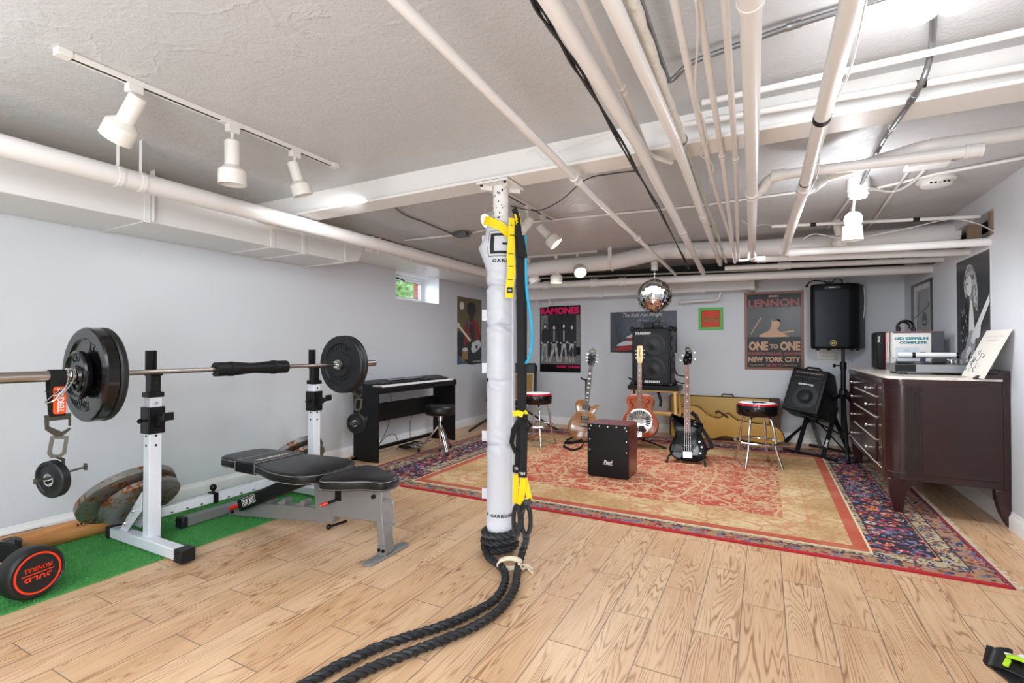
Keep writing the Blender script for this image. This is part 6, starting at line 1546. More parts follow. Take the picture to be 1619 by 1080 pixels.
# side profile (depth, height) extruded over the width
g.prism([(0, 0), (0, ha), (.17, ha + .015), (.40, ha * .66), (.44, ha * .30), (.33, -.0)], 0.0, wa, False)
g.world(); g.done('cabinet', aw, bevel=.014)
g = G(aw, 'dark_grille').world(F); g.bx(.035, wa - .035, .03, ha * .72, 0, .006); gr = g.world().done('grille', aw, bevel=.003)
g = G(aw, 'black_rubber').world(F); g.world(F @ Matrix.Translation((wa / 2 + .02, ha * .36, .006))); g.lathe([(wa * .33, 0), (wa * .35, .003), (wa * .33, .004), (wa * .22, .0), (wa * .12, -.001), (wa * .08, .004), (0, .005)], 32); g.world(); g.done('speaker_cone', gr)
g = G(aw, 'white_print').world(); g.text('BEHRINGER', F @ Matrix.Translation((wa * .5, ha * .635, .008)), wa * .42, .020, bold=.04, ext=.0008); g.world(F); g.bx(wa * .5 - .012, wa * .5 + .012, ha * .595, ha * .603, .006, .0075)
g.world(); g.done('lettering', gr)
g = G(aw, 'black_metal').world(F); g.bx(.035, wa - .035, ha * .78, ha * .92, 0, .004); pnl = g.world().done('control_panel', aw, bevel=.001)
g = G(aw, 'cream').world(F)
for k in range(9): g.bx(.05 + k * (wa - .12) / 9, .05 + k * (wa - .12) / 9 + .012, ha * .80, ha * .802, .004, .005); g.bx(.05 + k * (wa - .12) / 9, .05 + k * (wa - .12) / 9 + .018, ha * .895, ha * .90, .004, .005)
g.bx(.05, wa - .05, ha * .912, ha * .915, .004, .005); g.world(); g.done('panel_printing', pnl)
g = G(aw, 'black_plastic').world(F)
for k in range(9):
    g.world(F @ Matrix.Translation((.055 + k * (wa - .11) / 8, ha * .85, .004))); g.lathe([(0, 0), (.009, 0), (.008, .012), (0, .012)], 12)
g.world(); g.done('knobs', pnl)
g = G(aw, 'red_plastic').world(F @ Matrix.Translation((wa * .70, ha * .885, .004))); g.lathe([(0, 0), (.004, 0), (.003, .003), (0, .003)], 10); g.world(); g.done('indicator_lamp', pnl)
xl, zl = F.col[0].to_3d(), F.col[2].to_3d(); top = BL + (TL - BL) * 1.03 + xl * wa * .62 - zl * .08
g = G(aw, 'black_rubber').world(); g.tube(bend([top - xl * .09, top - xl * .06 + Vector((0, 0, .028)), top + xl * .06 + Vector((0, 0, .028)), top + xl * .09], .03), .012, 10); g.done('handle', aw)
xs = thing('amp_stand', (.4, 6.5, .009), label='black X-frame amplifier stand with white lettering on one leg', category='amplifier stand')
def fl2(px, py): return at(px, py, z=.028)
f0, f1 = fl2(1240, 710), fl2(1322, 727); b0, b1 = fl2(1281, 704), fl2(1362, 719)
for a, b in ((f0, f1), (b0, b1)):
    G(xs, 'black_metal').world().tube([a, b], .014, 12).done('floor_bar', xs)
    g = G(xs, 'black_rubber').world()
    for e, d in ((a, (b - a).normalized()), (b, (a - b).normalized())): g.tube([e - d * .005, e + d * .05], .019, 12)
    g.done('rubber_cap', xs)
def leg(p, q, nm='leg', w=.045): return G(xs, 'black_metal').world().beam(p, q, w, .018, (0, 1, .2)).done(nm, xs, bevel=.002)
t1 = at(1278, 652, y=6.5); t2 = at(1322, 645, y=6.35); t3 = at(1281, 655, y=6.7); t4 = at(1315, 650, y=6.8)
l1 = leg(f0.lerp(f1, .26), t1); l2 = leg(f0.lerp(f1, .76), t2); leg(b0.lerp(b1, .22), t3); leg(b0.lerp(b1, .78), t4)
q = f0.lerp(f1, .76).lerp(t2, .28); ax_ = (t2 - f0.lerp(f1, .76)).normalized()
g = G(xs, 'white_print').world(); g.text('Fender', frame(q + Vector((-.006, -.02, .0)), ax_, Vector((-1, -.5, 0))), .10, .03, bold=.03, shear=.3, ext=.001); g.done('lettering', l2)
G(xs, 'black_metal').world().tube([at(1247, 651, y=6.40), at(1318, 669, y=6.40)], .012, 10).done('cradle_bar', xs)
G(xs, 'black_metal').world().tube([at(1290, 664, y=6.5), at(1335, 712, y=6.6)], .008, 8).done('brace', xs)
G(xs, 'black_metal').world().tube([at(1250, 653, y=6.6), at(1300, 656, y=6.75)], .012, 10).done('cradle_bar', xs)

# ------------------------------------------------------------ PA speaker on a pole
ps = thing('pa_speaker', (.74, 6.58, 1.15), label='large black loudspeaker with a curved grille on a pole beside the red-lettered poster', category='loudspeaker')
z0, z1 = 1.15, 1.875
plan = [(.50, 6.40), (.80, 6.40), (.835, 6.415), (.915, 6.50), (.93, 6.53), (1.0, 6.74), (.97, 6.80), (.60, 6.84), (.50, 6.72), (.455, 6.47), (.465, 6.43)]
g = G(ps, 'black_plastic').world(); g.pillow(plan, z0, z1, .022); g.done('cabinet', ps, angle=40)
g = G(ps, mat('steel_grille', '24282c', .38, .6, bump=.5, bscale=300, bdist=.002)).world(); pl = [(.495, 6.392), (.80, 6.392), (.84, 6.408), (.912, 6.487), (.905, 6.50), (.80, 6.41), (.50, 6.41)]; g.prism(pl, z0 + .03, z1 - .075, False); gr = g.done('grille', ps)
g = G(ps, 'black_gloss').world(frame((.66, 6.40, z1 - .045), (1, 0, 0), (0, 0, 1))); g.prism(rrect(-.075, .075, -.012, .012, .010), 0, .006); g.world(); g.done('badge_plate', ps)
g = G(ps, 'white_print').world(); [g.bx(.63 + k * .0075, .635 + k * .0075, 6.3925, 6.394, z1 - .049, z1 - .041) for k in range(8)]; g.done('badge_lettering', ps)
g = G(ps, 'gold').world(); F = frame((.665, 6.390, z0 + .065), (1, 0, 0), (0, 0, 1)); g.world(F); g.lathe([(.026, 0), (.030, 0), (.030, .002), (.026, .002)], 28, closed=True); g.world(); g.text('H', F @ Matrix.Translation((0, 0, .001)), .026, .026, bold=.04, ext=.0005); g.world(); g.done('emblem', gr)
g = G(ps, 'black_rubber').world()
for x, y in ((.52, 6.44), (.84, 6.46), (.66, 6.78), (.93, 6.74)): g.cyl((x, y, z0 - .018), (x, y, z0 + .004), .02)
g.done('feet', ps)
g = G(ps, 'black_rubber').world(); g.tube(spline([(.42, 6.50, z1 - .01), (.47, 6.52, z1 + .05), (.56, 6.5, z1 + .045), (.66, 6.55, z1 + .02), (.70, 6.55, z1 + .06), (.76, 6.55, z1 + .05), (.77, 6.56, z1 + .01)], 6), .007, 8); g.box((.63, 6.53, z1 + .018), (.05, .04, .03)); g.cyl((.41, 6.5, z1 - .01), (.44, 6.5, z1 - .005), .012)
g.done('signal_cable', label='black cable with plugs lying on top of the pole-mounted speaker', category='cable')
p = [at(x, y, y=6.6) for x, y in ((1364, 455), (1371, 470), (1371, 495), (1368, 505))]; p = [q + Vector((-.01, -.05, 0)) for q in p]
g = G(ps, 'cable_white').world(); g.tube(spline([(.985, 6.665, z1 - .03), (.99, 6.66, z1 - .16), (.985, 6.66, z1 - .30), (.975, 6.655, z1 - .38)], 5), .006, 8); g.done('side_cable', ps)
cx, cy = .775, 6.42
pc = at(1333, 560, y=6.48); cx, cy = pc.x, 6.48
tp = thing('speaker_stand', (cx, cy, .009), label='black tripod pole stand holding up the big loudspeaker', category='speaker stand')
g = G(tp, 'black_metal').world(); g.cyl((cx, cy, .30), (cx, cy, z0 + .02), .017); g.done('inner_pole', tp)
g = G(tp, 'black_metal').world(); g.cyl((cx, cy, .16), (cx, cy, .98), .024); g.done('outer_pole', tp)
g = G(tp, 'black_plastic').world(); g.lathe([(.024, .92), (.032, .93), (.032, 1.00), (.024, 1.01)], 20, (cx, cy, 0)); g.cyl((cx, cy, .965), (cx - .075, cy - .02, .965), .008); g.ball((cx - .085, cy - .02, .965), .024, 12, (.6, 1, 1)); g.done('height_knob', tp)
g = G(tp, 'black_plastic').world(); g.lathe([(.025, .60), (.042, .60), (.042, .69), (.03, .71), (.025, .71)], 20, (cx, cy, 0)); g.box((cx + .06, cy - .02, .655), (.07, .03, .06)); g.done('upper_collar', tp, bevel=.002)
g = G(tp, 'black_plastic').world(); g.lathe([(.025, .16), (.038, .16), (.038, .24), (.025, .25)], 20, (cx, cy, 0)); g.done('lower_collar', tp)
for e in (at(1341, 731, z=.03), at(1243, 696, z=.03), Vector((1.10, 6.60, .03))):
    d = (Vector((e.x, e.y, 0)) - Vector((cx, cy, 0))).normalized(); top = Vector((cx, cy, .64)) + d * .035; lo = Vector((cx, cy, .20)) + d * .03
    G(tp, 'black_metal').world().tube([top, e], .016, 12).done('leg', tp)
    G(tp, 'black_metal').world().tube([lo, top.lerp(e, .52)], .009, 8).done('brace', tp)
    G(tp, 'black_rubber').world().tube([e + (top - e) * .09, e - Vector((0, 0, .012))], .021, 12).done('rubber_foot', tp)

# ------------------------------------------------------------ dresser
dr = thing('dresser', (1.08, 5.17, 0), label='dark mahogany dresser with a pale marble top and silvery drawer knobs', category='dresser')
X0, X1, Y0, Y1, ZB, ZT = .755, 1.385, 4.27, 6.08, .245, .94
def plan(x0, r=.12, gx=0.0):
    p = [(X1, Y0), (x0 + r, Y0)]
    for k in range(1, 8): a = R(-90 - 90 * k / 8); p.append((x0 + r + r * cos(a), Y0 + r + r * sin(a)))
    p += [(x0, Y0 + r), (x0 - gx, (Y0 + Y1) / 2 - .3), (x0 - gx, (Y0 + Y1) / 2 + .3), (x0, Y1 - r)]
    for k in range(1, 8): a = R(180 - 90 * k / 8); p.append((x0 + r + r * cos(a), Y1 - r + r * sin(a)))
    p += [(x0 + r, Y1), (X1, Y1)]; return p
g = G(dr, 'dresser_mahogany').world(); g.prism(plan(X0), ZB + .045, ZT - .03, False); body = g.done('carcass', dr, angle=25)
g = G(dr, 'dresser_mahogany').world(); g.prism(plan(X0 - .008, .125), ZB, ZB + .05, False); g.prism(plan(X0 - .008, .125), ZT - .032, ZT + .005, False); g.done('moulding', dr, angle=25, bevel=.003)
G(dr, 'marble_top').world().prism(plan(X0 + .004, .118), ZT + .005, ZT + .024, False).done('marble_slab', dr, angle=25, bevel=.003)
g = G(dr, 'dresser_mahogany').world(); g.bx(X1 - .022, X1 + .01, Y0 - .005, Y1, ZB, ZT + .075); g.world(frame((0, Y0 - .006, 0), (1, 0, 0), (0, 0, 1))); g.prism([(X1 - .17, ZT + .02), (X1 + .01, ZT + .02), (X1 + .01, ZT + .075), (X1 - .03, ZT + .075), (X1 - .06, ZT + .05), (X1 - .15, ZT + .043)], -.02, 0, False); g.world(); g.done('back_rail', dr, bevel=.003)
g = G(dr, 'black_print').world(); g.bx(.862, .957, Y0 - .0012, Y0 + .005, ZB + .06, ZT - .04); g.m('dresser_mahogany')  # black sheet behind the reeds stands in for shade in the gaps
for k in range(9): x = .868 + k * .0105; g.cyl((x, Y0, ZB + .06), (x, Y0, ZT - .04), .0040, n=8)
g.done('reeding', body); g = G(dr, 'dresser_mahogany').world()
for k in range(9): x = .868 + k * .0105; g.cyl((x, Y1, ZB + .06), (x, Y1, ZT - .04), .0045, n=8)
g.done('reeding', body)
g = G(dr, 'dresser_reddish').world(); g.bx(X0 - .004, X0 + .01, Y0 + .13, 4.56, ZB + .055, ZT - .038); g.bx(X0 - .004, X0 + .01, 5.60, Y1 - .13, ZB + .055, ZT - .038); g.done('stile', body)
zs = [ZT - .045, .792, .637, .465, .292]
mat('ivory_line', 'e6dfe0', .4)
for i in range(4):
    g = G(dr, 'dresser_mahogany').world(); g.bx(X0 - .016, X0 + .02, 4.575, 5.585, zs[i + 1] + .010, zs[i] - .004); dd = g.done('drawer', dr, bevel=.004)
    G(dr, 'ivory_line').world().bx(X0 - .018, X0 + .01, 4.575, 5.585, zs[i + 1] + .002, zs[i + 1] + .007).done('ivory_inlay', dd)
    for y in (4.74, 5.45):
        zc = (zs[i] + zs[i + 1]) / 2 + .005; G(dr, 'chrome').world().lathe([(0, 0), (.012, 0), (.006, .006), (.005, .018), (.013, .026), (.014, .034), (.009, .042), (0, .043)], 16, (X0 - .016, y, zc), (-1, 0, 0)).done('knob', dd)
G(dr, 'ivory_line').world().bx(X0 - .0095, X0 + .01, Y0 + .125, Y1 - .125, ZB + .046, ZB + .050).done('ivory_inlay', dr)
def leg_shape(prof, y, th, nm='leg'):
    g = G(dr, 'dresser_reddish').world(frame((0, y, 0), (1, 0, 0), (0, 0, 1))); g.prism(prof, -th / 2, th / 2, False); g.world(); return g.done(nm, dr, bevel=.006)
zf = .010
for y, th in ((Y0 + .075, .075), (Y1 - .075, .075)):
    leg_shape([(.805, zf), (.852, zf), (.862, .10), (.875, .16), (.905, .205), (.955, .225), (1.0, ZB), (.765, ZB), (.775, .15), (.79, .08)], y, th)
    leg_shape([(1.385, 0), (1.43 - .03, 0), (1.398, ZB), (1.32, ZB), (1.325, .18), (1.345, .09)], y - .045 if y < 5 else y + .02, .06)
for i in range(7):
    pass

# things on the dresser
ZD = ZT + .0245
g = thing('shelf_speaker', (1.0, 5.72, ZD), label='small black speaker at the far end of the dresser behind the records', category='loudspeaker')
s_ = g; x0 = .905
G(s_, 'black_plastic').world().bx(.915, 1.13, 5.56, 5.80, ZD + .006, ZD + .345).done('cabinet', s_, bevel=.012)
G(s_, 'dark_grille').world().bx(.910, .917, 5.575, 5.785, ZD + .02, ZD + .33).done('grille', s_)
gg = G(s_, 'white_print').world(); gg.text('Fender', frame((.905 + .025, 5.557, ZD + .28), (0, 0, 1), (-1, 0, 0)), .06, .02, bold=.01, shear=.3); gg.done('lettering', s_)
gg = G(s_, 'black_rubber').world()
for x in (.94, 1.10): 
    for y in (5.58, 5.78): gg.cyl((x, y, ZD), (x, y, ZD + .008), .012)
gg.done('feet', s_)
# row of records, spines to the left
LP = .338; cols = ['d92a20', 'e8e2d8', '8e8a92', 'd8d2cc', 'f0ece6', '3a3550', 'efe9e4', 'b9b4b0', '1c1c20', 'e4dfd8', 'c8302a', 'd7d4d0', '5a5a62', 'ebe6df', '9a4a3a', 'e9e9ee']
names = {'d92a20': 'red', 'e8e2d8': 'cream', '8e8a92': 'grey', 'd8d2cc': 'pale stone', 'f0ece6': 'white', '3a3550': 'purple', 'efe9e4': 'off-white', 'b9b4b0': 'silver-grey', '1c1c20': 'black', 'e4dfd8': 'ivory', 'c8302a': 'scarlet', 'd7d4d0': 'light grey', '5a5a62': 'slate', 'ebe6df': 'eggshell', '9a4a3a': 'brick-brown', 'e9e9ee': 'bluish white'}
y = 5.53
for i, c in enumerate(cols):
    th = .010 if i % 3 else .016
    mt = mat('sleeve_%s' % names[c].replace(' ', '_').replace('-', '_'), c, .45)
    x0 = .972 + .004 * (i % 3) + (.0 if i < 14 else .008)
    o = thing('record_sleeve', (x0 + LP / 2, y, ZD), label='%s spine in the row of records on the dresser' % names[c], category='record', group='upright records on the dresser')
    G(o, mt).world().bx(x0, x0 + LP, y - th, y, ZD, ZD + LP - .003 * (i % 2)).done('sleeve', o, bevel=.001)
    gg = G(o, 'black_print' if i % 2 == 0 and c not in ('1c1c20', '3a3550') else 'white_print').world(); gg.box((x0 - .0006, y - th / 2, ZD + .20), (.001, th * .4, .09)); gg.done('spine_print', o)
    y -= th + .0025
yl = y - .002
o = thing('grey_record_sleeve', (1.15, yl, ZD), label='dark grey record sleeve with a red top edge standing behind the blue-lettered one', category='record')
G(o, mat('sleeve_charcoal', '4c4e55', .4)).world().bx(.985, .985 + LP, yl - .012, yl, ZD, ZD + LP + .002).done('sleeve', o)
G(o, mat('rose_edge', 'c8636a', .5)).world().bx(.985, .985 + LP, yl - .0125, yl + .0005, ZD + LP + .001, ZD + LP + .004).done('top_edge', o)
yl -= .016
o = thing('lettered_record_sleeve', (1.1, yl, ZD), label='white record sleeve with blocky teal lettering at the front of the row', category='record')
Fz = frame((.975, yl - .012, ZD), (1, 0, 0), (0, 0, 1)); w_ = .262; h_ = .325
G(o, mat('sleeve_white', 'eceff0', .4)).world().bx(.975, .975 + w_, yl - .012, yl, ZD, ZD + h_).done('sleeve', o)
teal = mat('teal_print', '148a98', .5); gg = G(o, teal).world()
gg.text('LED ZEPPELIN', Fz @ Matrix.Translation((w_ / 2, h_ - .045, .001)), w_ * .86, .022, bold=.06); gg.text('COMPLETE', Fz @ Matrix.Translation((w_ / 2 + .01, h_ - .08, .001)), w_ * .70, .022, bold=.06); gg.done('lettering', o)
gg = G(o, mat('insert_blue', 'd5dfe8', .5)).world(Fz); gg.bx(.02, .18, .0, .205, .001, .002); gg.world(); ins = gg.done('printed_insert', o)
gg = G(o, 'seam_blue').world(Fz)
for k in range(9): gg.bx(.04 + .01 * (k % 3), .16 - .008 * (k % 2), .13 - k * .012, .1325 - k * .012, .002, .0026)
gg.bx(.08, .12, .18, .184, .002, .0026); gg.bx(.075, .125, .17, .173, .002, .0026); gg.world(); gg.done('insert_text', ins)
gg = G(o, mat('navy_block', '35455e', .4)).world(Fz); gg.bx(.187, .225, .05, .165, .001, .002); gg.world(); gg.done('picture_block', o)
# headphones on the records
hp = thing('headphones', (1.16, 5.45, ZD + LP), label='black looped headphone band resting on top of the records', category='headphones')
hc = Vector((1.10, 5.42, ZD + LP + .055))
G(hp, 'black_gloss').world().tube([hc + Vector((.055 * cos(a), .04 * cos(a) * .3, .045 * sin(a))) for a in [R(k) for k in range(-20, 221, 15)]], .011, 10).done('headband', hp)
G(hp, 'black_plastic').world().tube([hc + Vector((.045 * cos(a) - .012, .03, .038 * sin(a) - .005)) for a in [R(k) for k in range(-30, 231, 15)]], .008, 8).done('inner_band', hp)
for s in (-1, 1): G(hp, 'black_rubber').world().lathe([(0, -.012), (.02, -.011), (.024, 0), (.02, .011), (0, .012)], 20, hc + Vector((.055 * s, .01 * s, -.032)), (1, .2, 0)).done('ear_cup', hp)
# turntable
tt = thing('turntable', (1.13, 4.9, ZD), label='grey turntable with a clear dust cover at the near end of the dresser', category='turntable')
tx0, tx1, ty0, ty1 = .885, 1.335, 4.66, 5.03
silver = mat('turntable_grey', '8f9194', .35, .3)
gg = G(tt, silver).world(); gg.bx(tx0, tx1, ty0, ty1, ZD + 0.014, ZD + 0.076); gg.done('plinth', tt, bevel=.006)
gg = G(tt, 'black_plastic').world(); gg.bx(tx0 - .001, tx0 + .12, ty0 - .001, ty0 + .03, ZD + 0.020, ZD + 0.074); gg.done('front_panel', tt, bevel=.002)
gg = G(tt, 'black_rubber').world()
for x in (tx0 + .05, tx1 - .05):
    for y in (ty0 + .04, ty1 - .04): gg.cyl((x, y, ZD), (x, y, ZD + 0.016), .026)
gg.done('feet', tt)
gg = G(tt, silver).world(); gg.lathe([(0, ZD + 0.077), (.150, ZD + 0.077), (.155, ZD + 0.081), (.155, ZD + 0.090), (0, ZD + 0.090)], 48, (1.07, 4.85, 0)); pt = gg.done('platter', tt)
G(tt, 'black_rubber').world().lathe([(0, ZD + 0.090), (.15, ZD + 0.090), (.15, ZD + 0.093), (0, ZD + 0.093)], 48, (1.07, 4.85, 0)).done('mat', pt)
gg = G(tt, 'chrome').world(); gg.cyl((1.285, 4.95, ZD + 0.076), (1.285, 4.95, ZD + 0.109), .02); gg.tube(bend([(1.285, 4.99, ZD + 0.112), (1.285, 4.90, ZD + 0.112), (1.275, 4.76, ZD + 0.106), (1.25, 4.72, ZD + 0.102)], .03), .005, 8); gg.cyl((1.285, 4.98, ZD + 0.112), (1.285, 5.01, ZD + 0.112), .014); gg.done('tonearm', tt)
gg = G(tt, 'clear_lid').world(); t_ = .003; za, zb = ZD + 0.077, ZD + 0.122
gg.bx(tx0 + .004, tx1 - .004, ty0 + .004, ty1 - .004, zb - t_, zb); gg.bx(tx0 + .004, tx0 + .004 + t_, ty0 + .004, ty1 - .004, za, zb - t_); gg.bx(tx1 - .004 - t_, tx1 - .004, ty0 + .004, ty1 - .004, za, zb - t_); gg.bx(tx0 + .008, tx1 - .008, ty0 + .004, ty0 + .004 + t_, za, zb - t_); gg.bx(tx0 + .008, tx1 - .008, ty1 - .004 - t_, ty1 - .004, za, zb - t_)
gg.done('dust_cover', tt)
tb = thing('white_tube', (1.08, 5.05, ZD + 0.154), label='pale glossy rolled tube with dark ends lying on the turntable cover', category='tube')
gg = G(tb, 'white_print').world(); gg.cyl((.95, 4.94, ZD + 0.143), (1.30, 4.90, ZD + 0.143), .02, n=20); gg.done('roll', tb)
gg = G(tb, 'black_gloss').world(); gg.cyl((1.30, 4.90, ZD + 0.143), (1.315, 4.898, ZD + 0.143), .021, n=20); gg.cyl((1.04, 4.9295, ZD + 0.143), (1.06, 4.927, ZD + 0.143), .0208, n=20); gg.done('end_cap', tb)
# leaning sleeve
sl = thing('leaning_record_sleeve', (1.27, 4.4, ZD), label='cream record sleeve with a dark splash of print leaning against the wall', category='record')
b0 = Vector((1.235, 4.555, ZD + .002)); b1 = Vector((1.245, 4.19, ZD + .002)); u0 = Vector((1.372, 4.60, 1.283))
Fs = frame(b0, b1 - b0, u0 - b0); ws = (b1 - b0).length; hs = (u0 - b0).length
gg = G(sl, mat('sleeve_cream', 'e9e0d2', .5)).world(Fs); gg.bx(0, ws, 0, hs, -.004, 0); gg.world(); gg.done('sleeve', sl)
gg = G(sl, 'seam_blue').world(); gg.text('ERIC CLAPTON', Fs @ Matrix.Translation((ws * .52, hs * .86, .0008)), ws * .62, .014, space=1.6); gg.text('SLOWHAND', Fs @ Matrix.Translation((ws * .50, hs * .78, .0008)), ws * .45, .014, space=1.6); gg.done('lettering', sl)
ink = mat('ink_teal', '3b5560', .5); gg = G(sl, ink).world(Fs); random.seed(21)
for k in range(70):
    a = random.uniform(0, 6.28); r = random.random() ** .8 * .12; x = ws * .2 + r * cos(a) * 1.2; z = hs * .32 + r * sin(a) * .7; L = random.uniform(.006, .03); b = random.uniform(0, 3.1)
    if 0.01 < x < ws - .03 and .01 < z < hs - .03: gg.prism([(x, z), (x + L * cos(b), z + L * sin(b)), (x + L * .4 * cos(b + 1), z + L * .5 * sin(b + 1))], .0003, .001, False)
gg.world(); gg.done('ink_drawing', sl)
gg = thing('black_cable', (1.3, 4.6, ZD), label='black cable lying behind the leaning sleeve on the dresser', category='cable')
G(gg, 'black_rubber').world().tube(spline([(1.34, 5.0, ZD + .006), (1.345, 4.8, ZD + .012), (1.32, 4.7, ZD + .006), (1.345, 4.6, ZD + .006)], 5), .005, 8).done('cable', gg)

# ------------------------------------------------------------ strap gear at the lower right
sg = thing('padded_strap', at(1600, 1055, z=0), label='black strap gear with lime green lining lying on the bare floor', category='strap')
q = lambda px, py, z: at(px, py, z=max(.006, z * .62))
G(sg, 'black_vinyl').world().strap(spline([q(1558, 1036, .03), q(1570, 1040, .05), q(1590, 1046, .06), q(1610, 1056, .05), q(1640, 1070, .03)], 5), .075, .012, (.1, 1, .5)).done('outer_strap', sg, bevel=.004)
G(sg, 'black_rubber').world().strap(spline([q(1570, 1050, .006), q(1592, 1066, .006), q(1615, 1084, .006), (q(1640, 1100, .006))], 5), .05, .006, (1, .6, 0)).done('lower_strap', sg, bevel=.001)
lime = mat('lime_fabric', 'b6e61a', .6, vary=.2, vscale=60)
G(sg, lime).world().strap(spline([q(1590, 1037, .085), q(1606, 1040, .09), q(1622, 1046, .085)], 5), .035, .012, (.2, 1, -.3)).done('lining', sg, bevel=.003)
G(sg, lime).world().strap([q(1587, 1046, .075), q(1597, 1050, .075)], .035, .01, (.2, 1, .3)).done('lining', sg, bevel=.003)
G(sg, 'black_plastic').world().tube(spline([q(1570, 1028, .07), q(1585, 1027, .085), q(1600, 1030, .085)], 5), .008, 8).done('tongue', sg)
G(sg, 'grey_steel').world().tube([q(1588, 1033, .09), q(1600, 1036, .095)], .005, 8).done('buckle', sg)
G(sg, 'white_print').world().strap([q(1611, 1036, .09), q(1622, 1041, .09)], .03, .003, (.3, 1, 0)).done('care_tag', sg)

# wall outlets
def outlet(c, w, n_, label, M):
    o = thing('wall_outlet', c, label=label, category='outlet'); g = G(o, 'outlet_white').world(M); g.prism(rrect(-w / 2, w / 2, -.062, .062, .008), 0, .006); pl = g.world().done('cover', o)
    g = G(o, 'black_print').world(M)
    for k in range(n_):
        x = (k - (n_ - 1) / 2) * .05
        for z in (-.025, .02): g.bx(x - .008, x - .005, z, z + .012, .006, .0066); g.bx(x + .005, x + .008, z, z + .012, .006, .0066)
    g.world(); g.done('slots', o)
p = at(1308, 560, y=YB); outlet(p, .20, 3, 'white triple outlet plate on the back wall under the big loudspeaker', frame((p.x, YB, p.z), (1, 0, 0), (0, 0, 1)))
p = at(832, 558, y=YB); outlet(p, .12, 2, 'white outlet plate on the back wall beside the pink-lettered poster', frame((p.x, YB, p.z), (1, 0, 0), (0, 0, 1)))
p = at(1050, 640, y=YB); outlet((p.x, YB, .33), .10, 1, 'white outlet plate low on the back wall under the wooden stool', frame((p.x, YB, .36), (1, 0, 0), (0, 0, 1)))

# ------------------------------------------------------------ posters and pictures
mat('poster_black', '0f1013', .32, spec=.3); mat('poster_grey', '3a3c40', .3); mat('p_lightgrey', '9a9a9c', .35); mat('p_white', 'd9d9da', .35); mat('p_mid', '6a6a6c', .35); mat('p_dark', '232428', .3)
mat('hot_pink', 'ec1568', .4); mat('poster_red', '9c2f2f', .35); mat('poster_tan', 'c79a72', .35); mat('copper_edge', '8a5236', .35); mat('frame_green', '56c04e', .4); mat('paint_red', 'e03a1c', .5); mat('olive_paint', '8a7a30', .5)
mat('flag_red', 'a8262c', .35); mat('denim', '8f9aa6', .5); mat('skin', 'b08468', .5); mat('skin_dark', '4c3428', .5); mat('sepia_wall', '6f6246', .45); mat('shirt_red', '8c2f2a', .5); mat('shirt_blue', '4a6a86', .5); mat('poster_blue', '2a5f94', .45); mat('drum_tan', '9a7a52', .5)
def photo_mat(name, lo, hi, scale=6, stretch=(1, 1, 1), rough=.3):
    m = mat(name, lo, rough); n = N(m); mp = n.n('ShaderNodeMapping'); n.link(n.coord(), mp.inputs[0]); mp.inputs['Scale'].default_value = stretch
    n.col(n.ramp(n.noise(mp.outputs[0], scale, 6, .65, .8), [(.35, lo), (.68, hi)])); return m
photo_mat('photo_grain', 'b4b4b4', 'efefef', 26); photo_mat('brick_photo', '4c4a4a', '9a9896', 40, (1, 1, 2.5)); photo_mat('photo_dark', '0c0d10', '2a2c30', 7, (1, 1, .4)); photo_mat('flag_blue', '1c2230', '56606e', 3.5, (1, 1, .5)); photo_mat('jean_photo', '6c6c6c', 'd8d8d8', 30, (1, 1, .4)); photo_mat('sepia_photo', '4d4330', '8a7a58', 8, (4, 4, .5)); photo_mat('hair_photo', '3a3a3c', 'dcdcdc', 34); photo_mat('shirt_photo', '1a1a1c', '6a6a6a', 18)
class Sheet:
    """a printed sheet: (u, v) in 0..1, layers a fraction of a millimetre apart"""
    def __init__(s, name, label, M, w, h, base, category='poster', curl=.0):
        s.o = thing(name, M.translation, label=label, category=category); s.M = M; s.w = w; s.h = h; s.k = 0
        s.g = G(s.o).world(M); s.g.m(base).bx(0, w, 0, h, 0, .002)
    def z(s): s.k += 1; return .0022 + .00012 * s.k
    def poly(s, mt, pts, smooth=False):
        z = s.z(); s.g.m(mt); s.g.prism([(u * s.w, v * s.h) for u, v in (spl2(pts, 4) if smooth else pts)], z - .0001, z, False)
    def rect(s, mt, u0, u1, v0, v1): s.poly(mt, [(u0, v0), (u1, v0), (u1, v1), (u0, v1)])
    def text(s, mt, t, u, v, w, h, bold=.0, shear=0.0, rot=0.0, space=1.0):
        z = s.z(); s.g.m(mt); s.g.world(); s.g.text(t, s.M @ Matrix.Translation((u * s.w, v * s.h, z)) @ Matrix.Rotation(R(rot), 4, 'Z'), w * s.w, h * s.h, bold=bold, shear=shear, space=space); s.g.world(s.M)
    def fin(s): s.g.world(); return s.g.done('printed_sheet', s.o, normals=True)
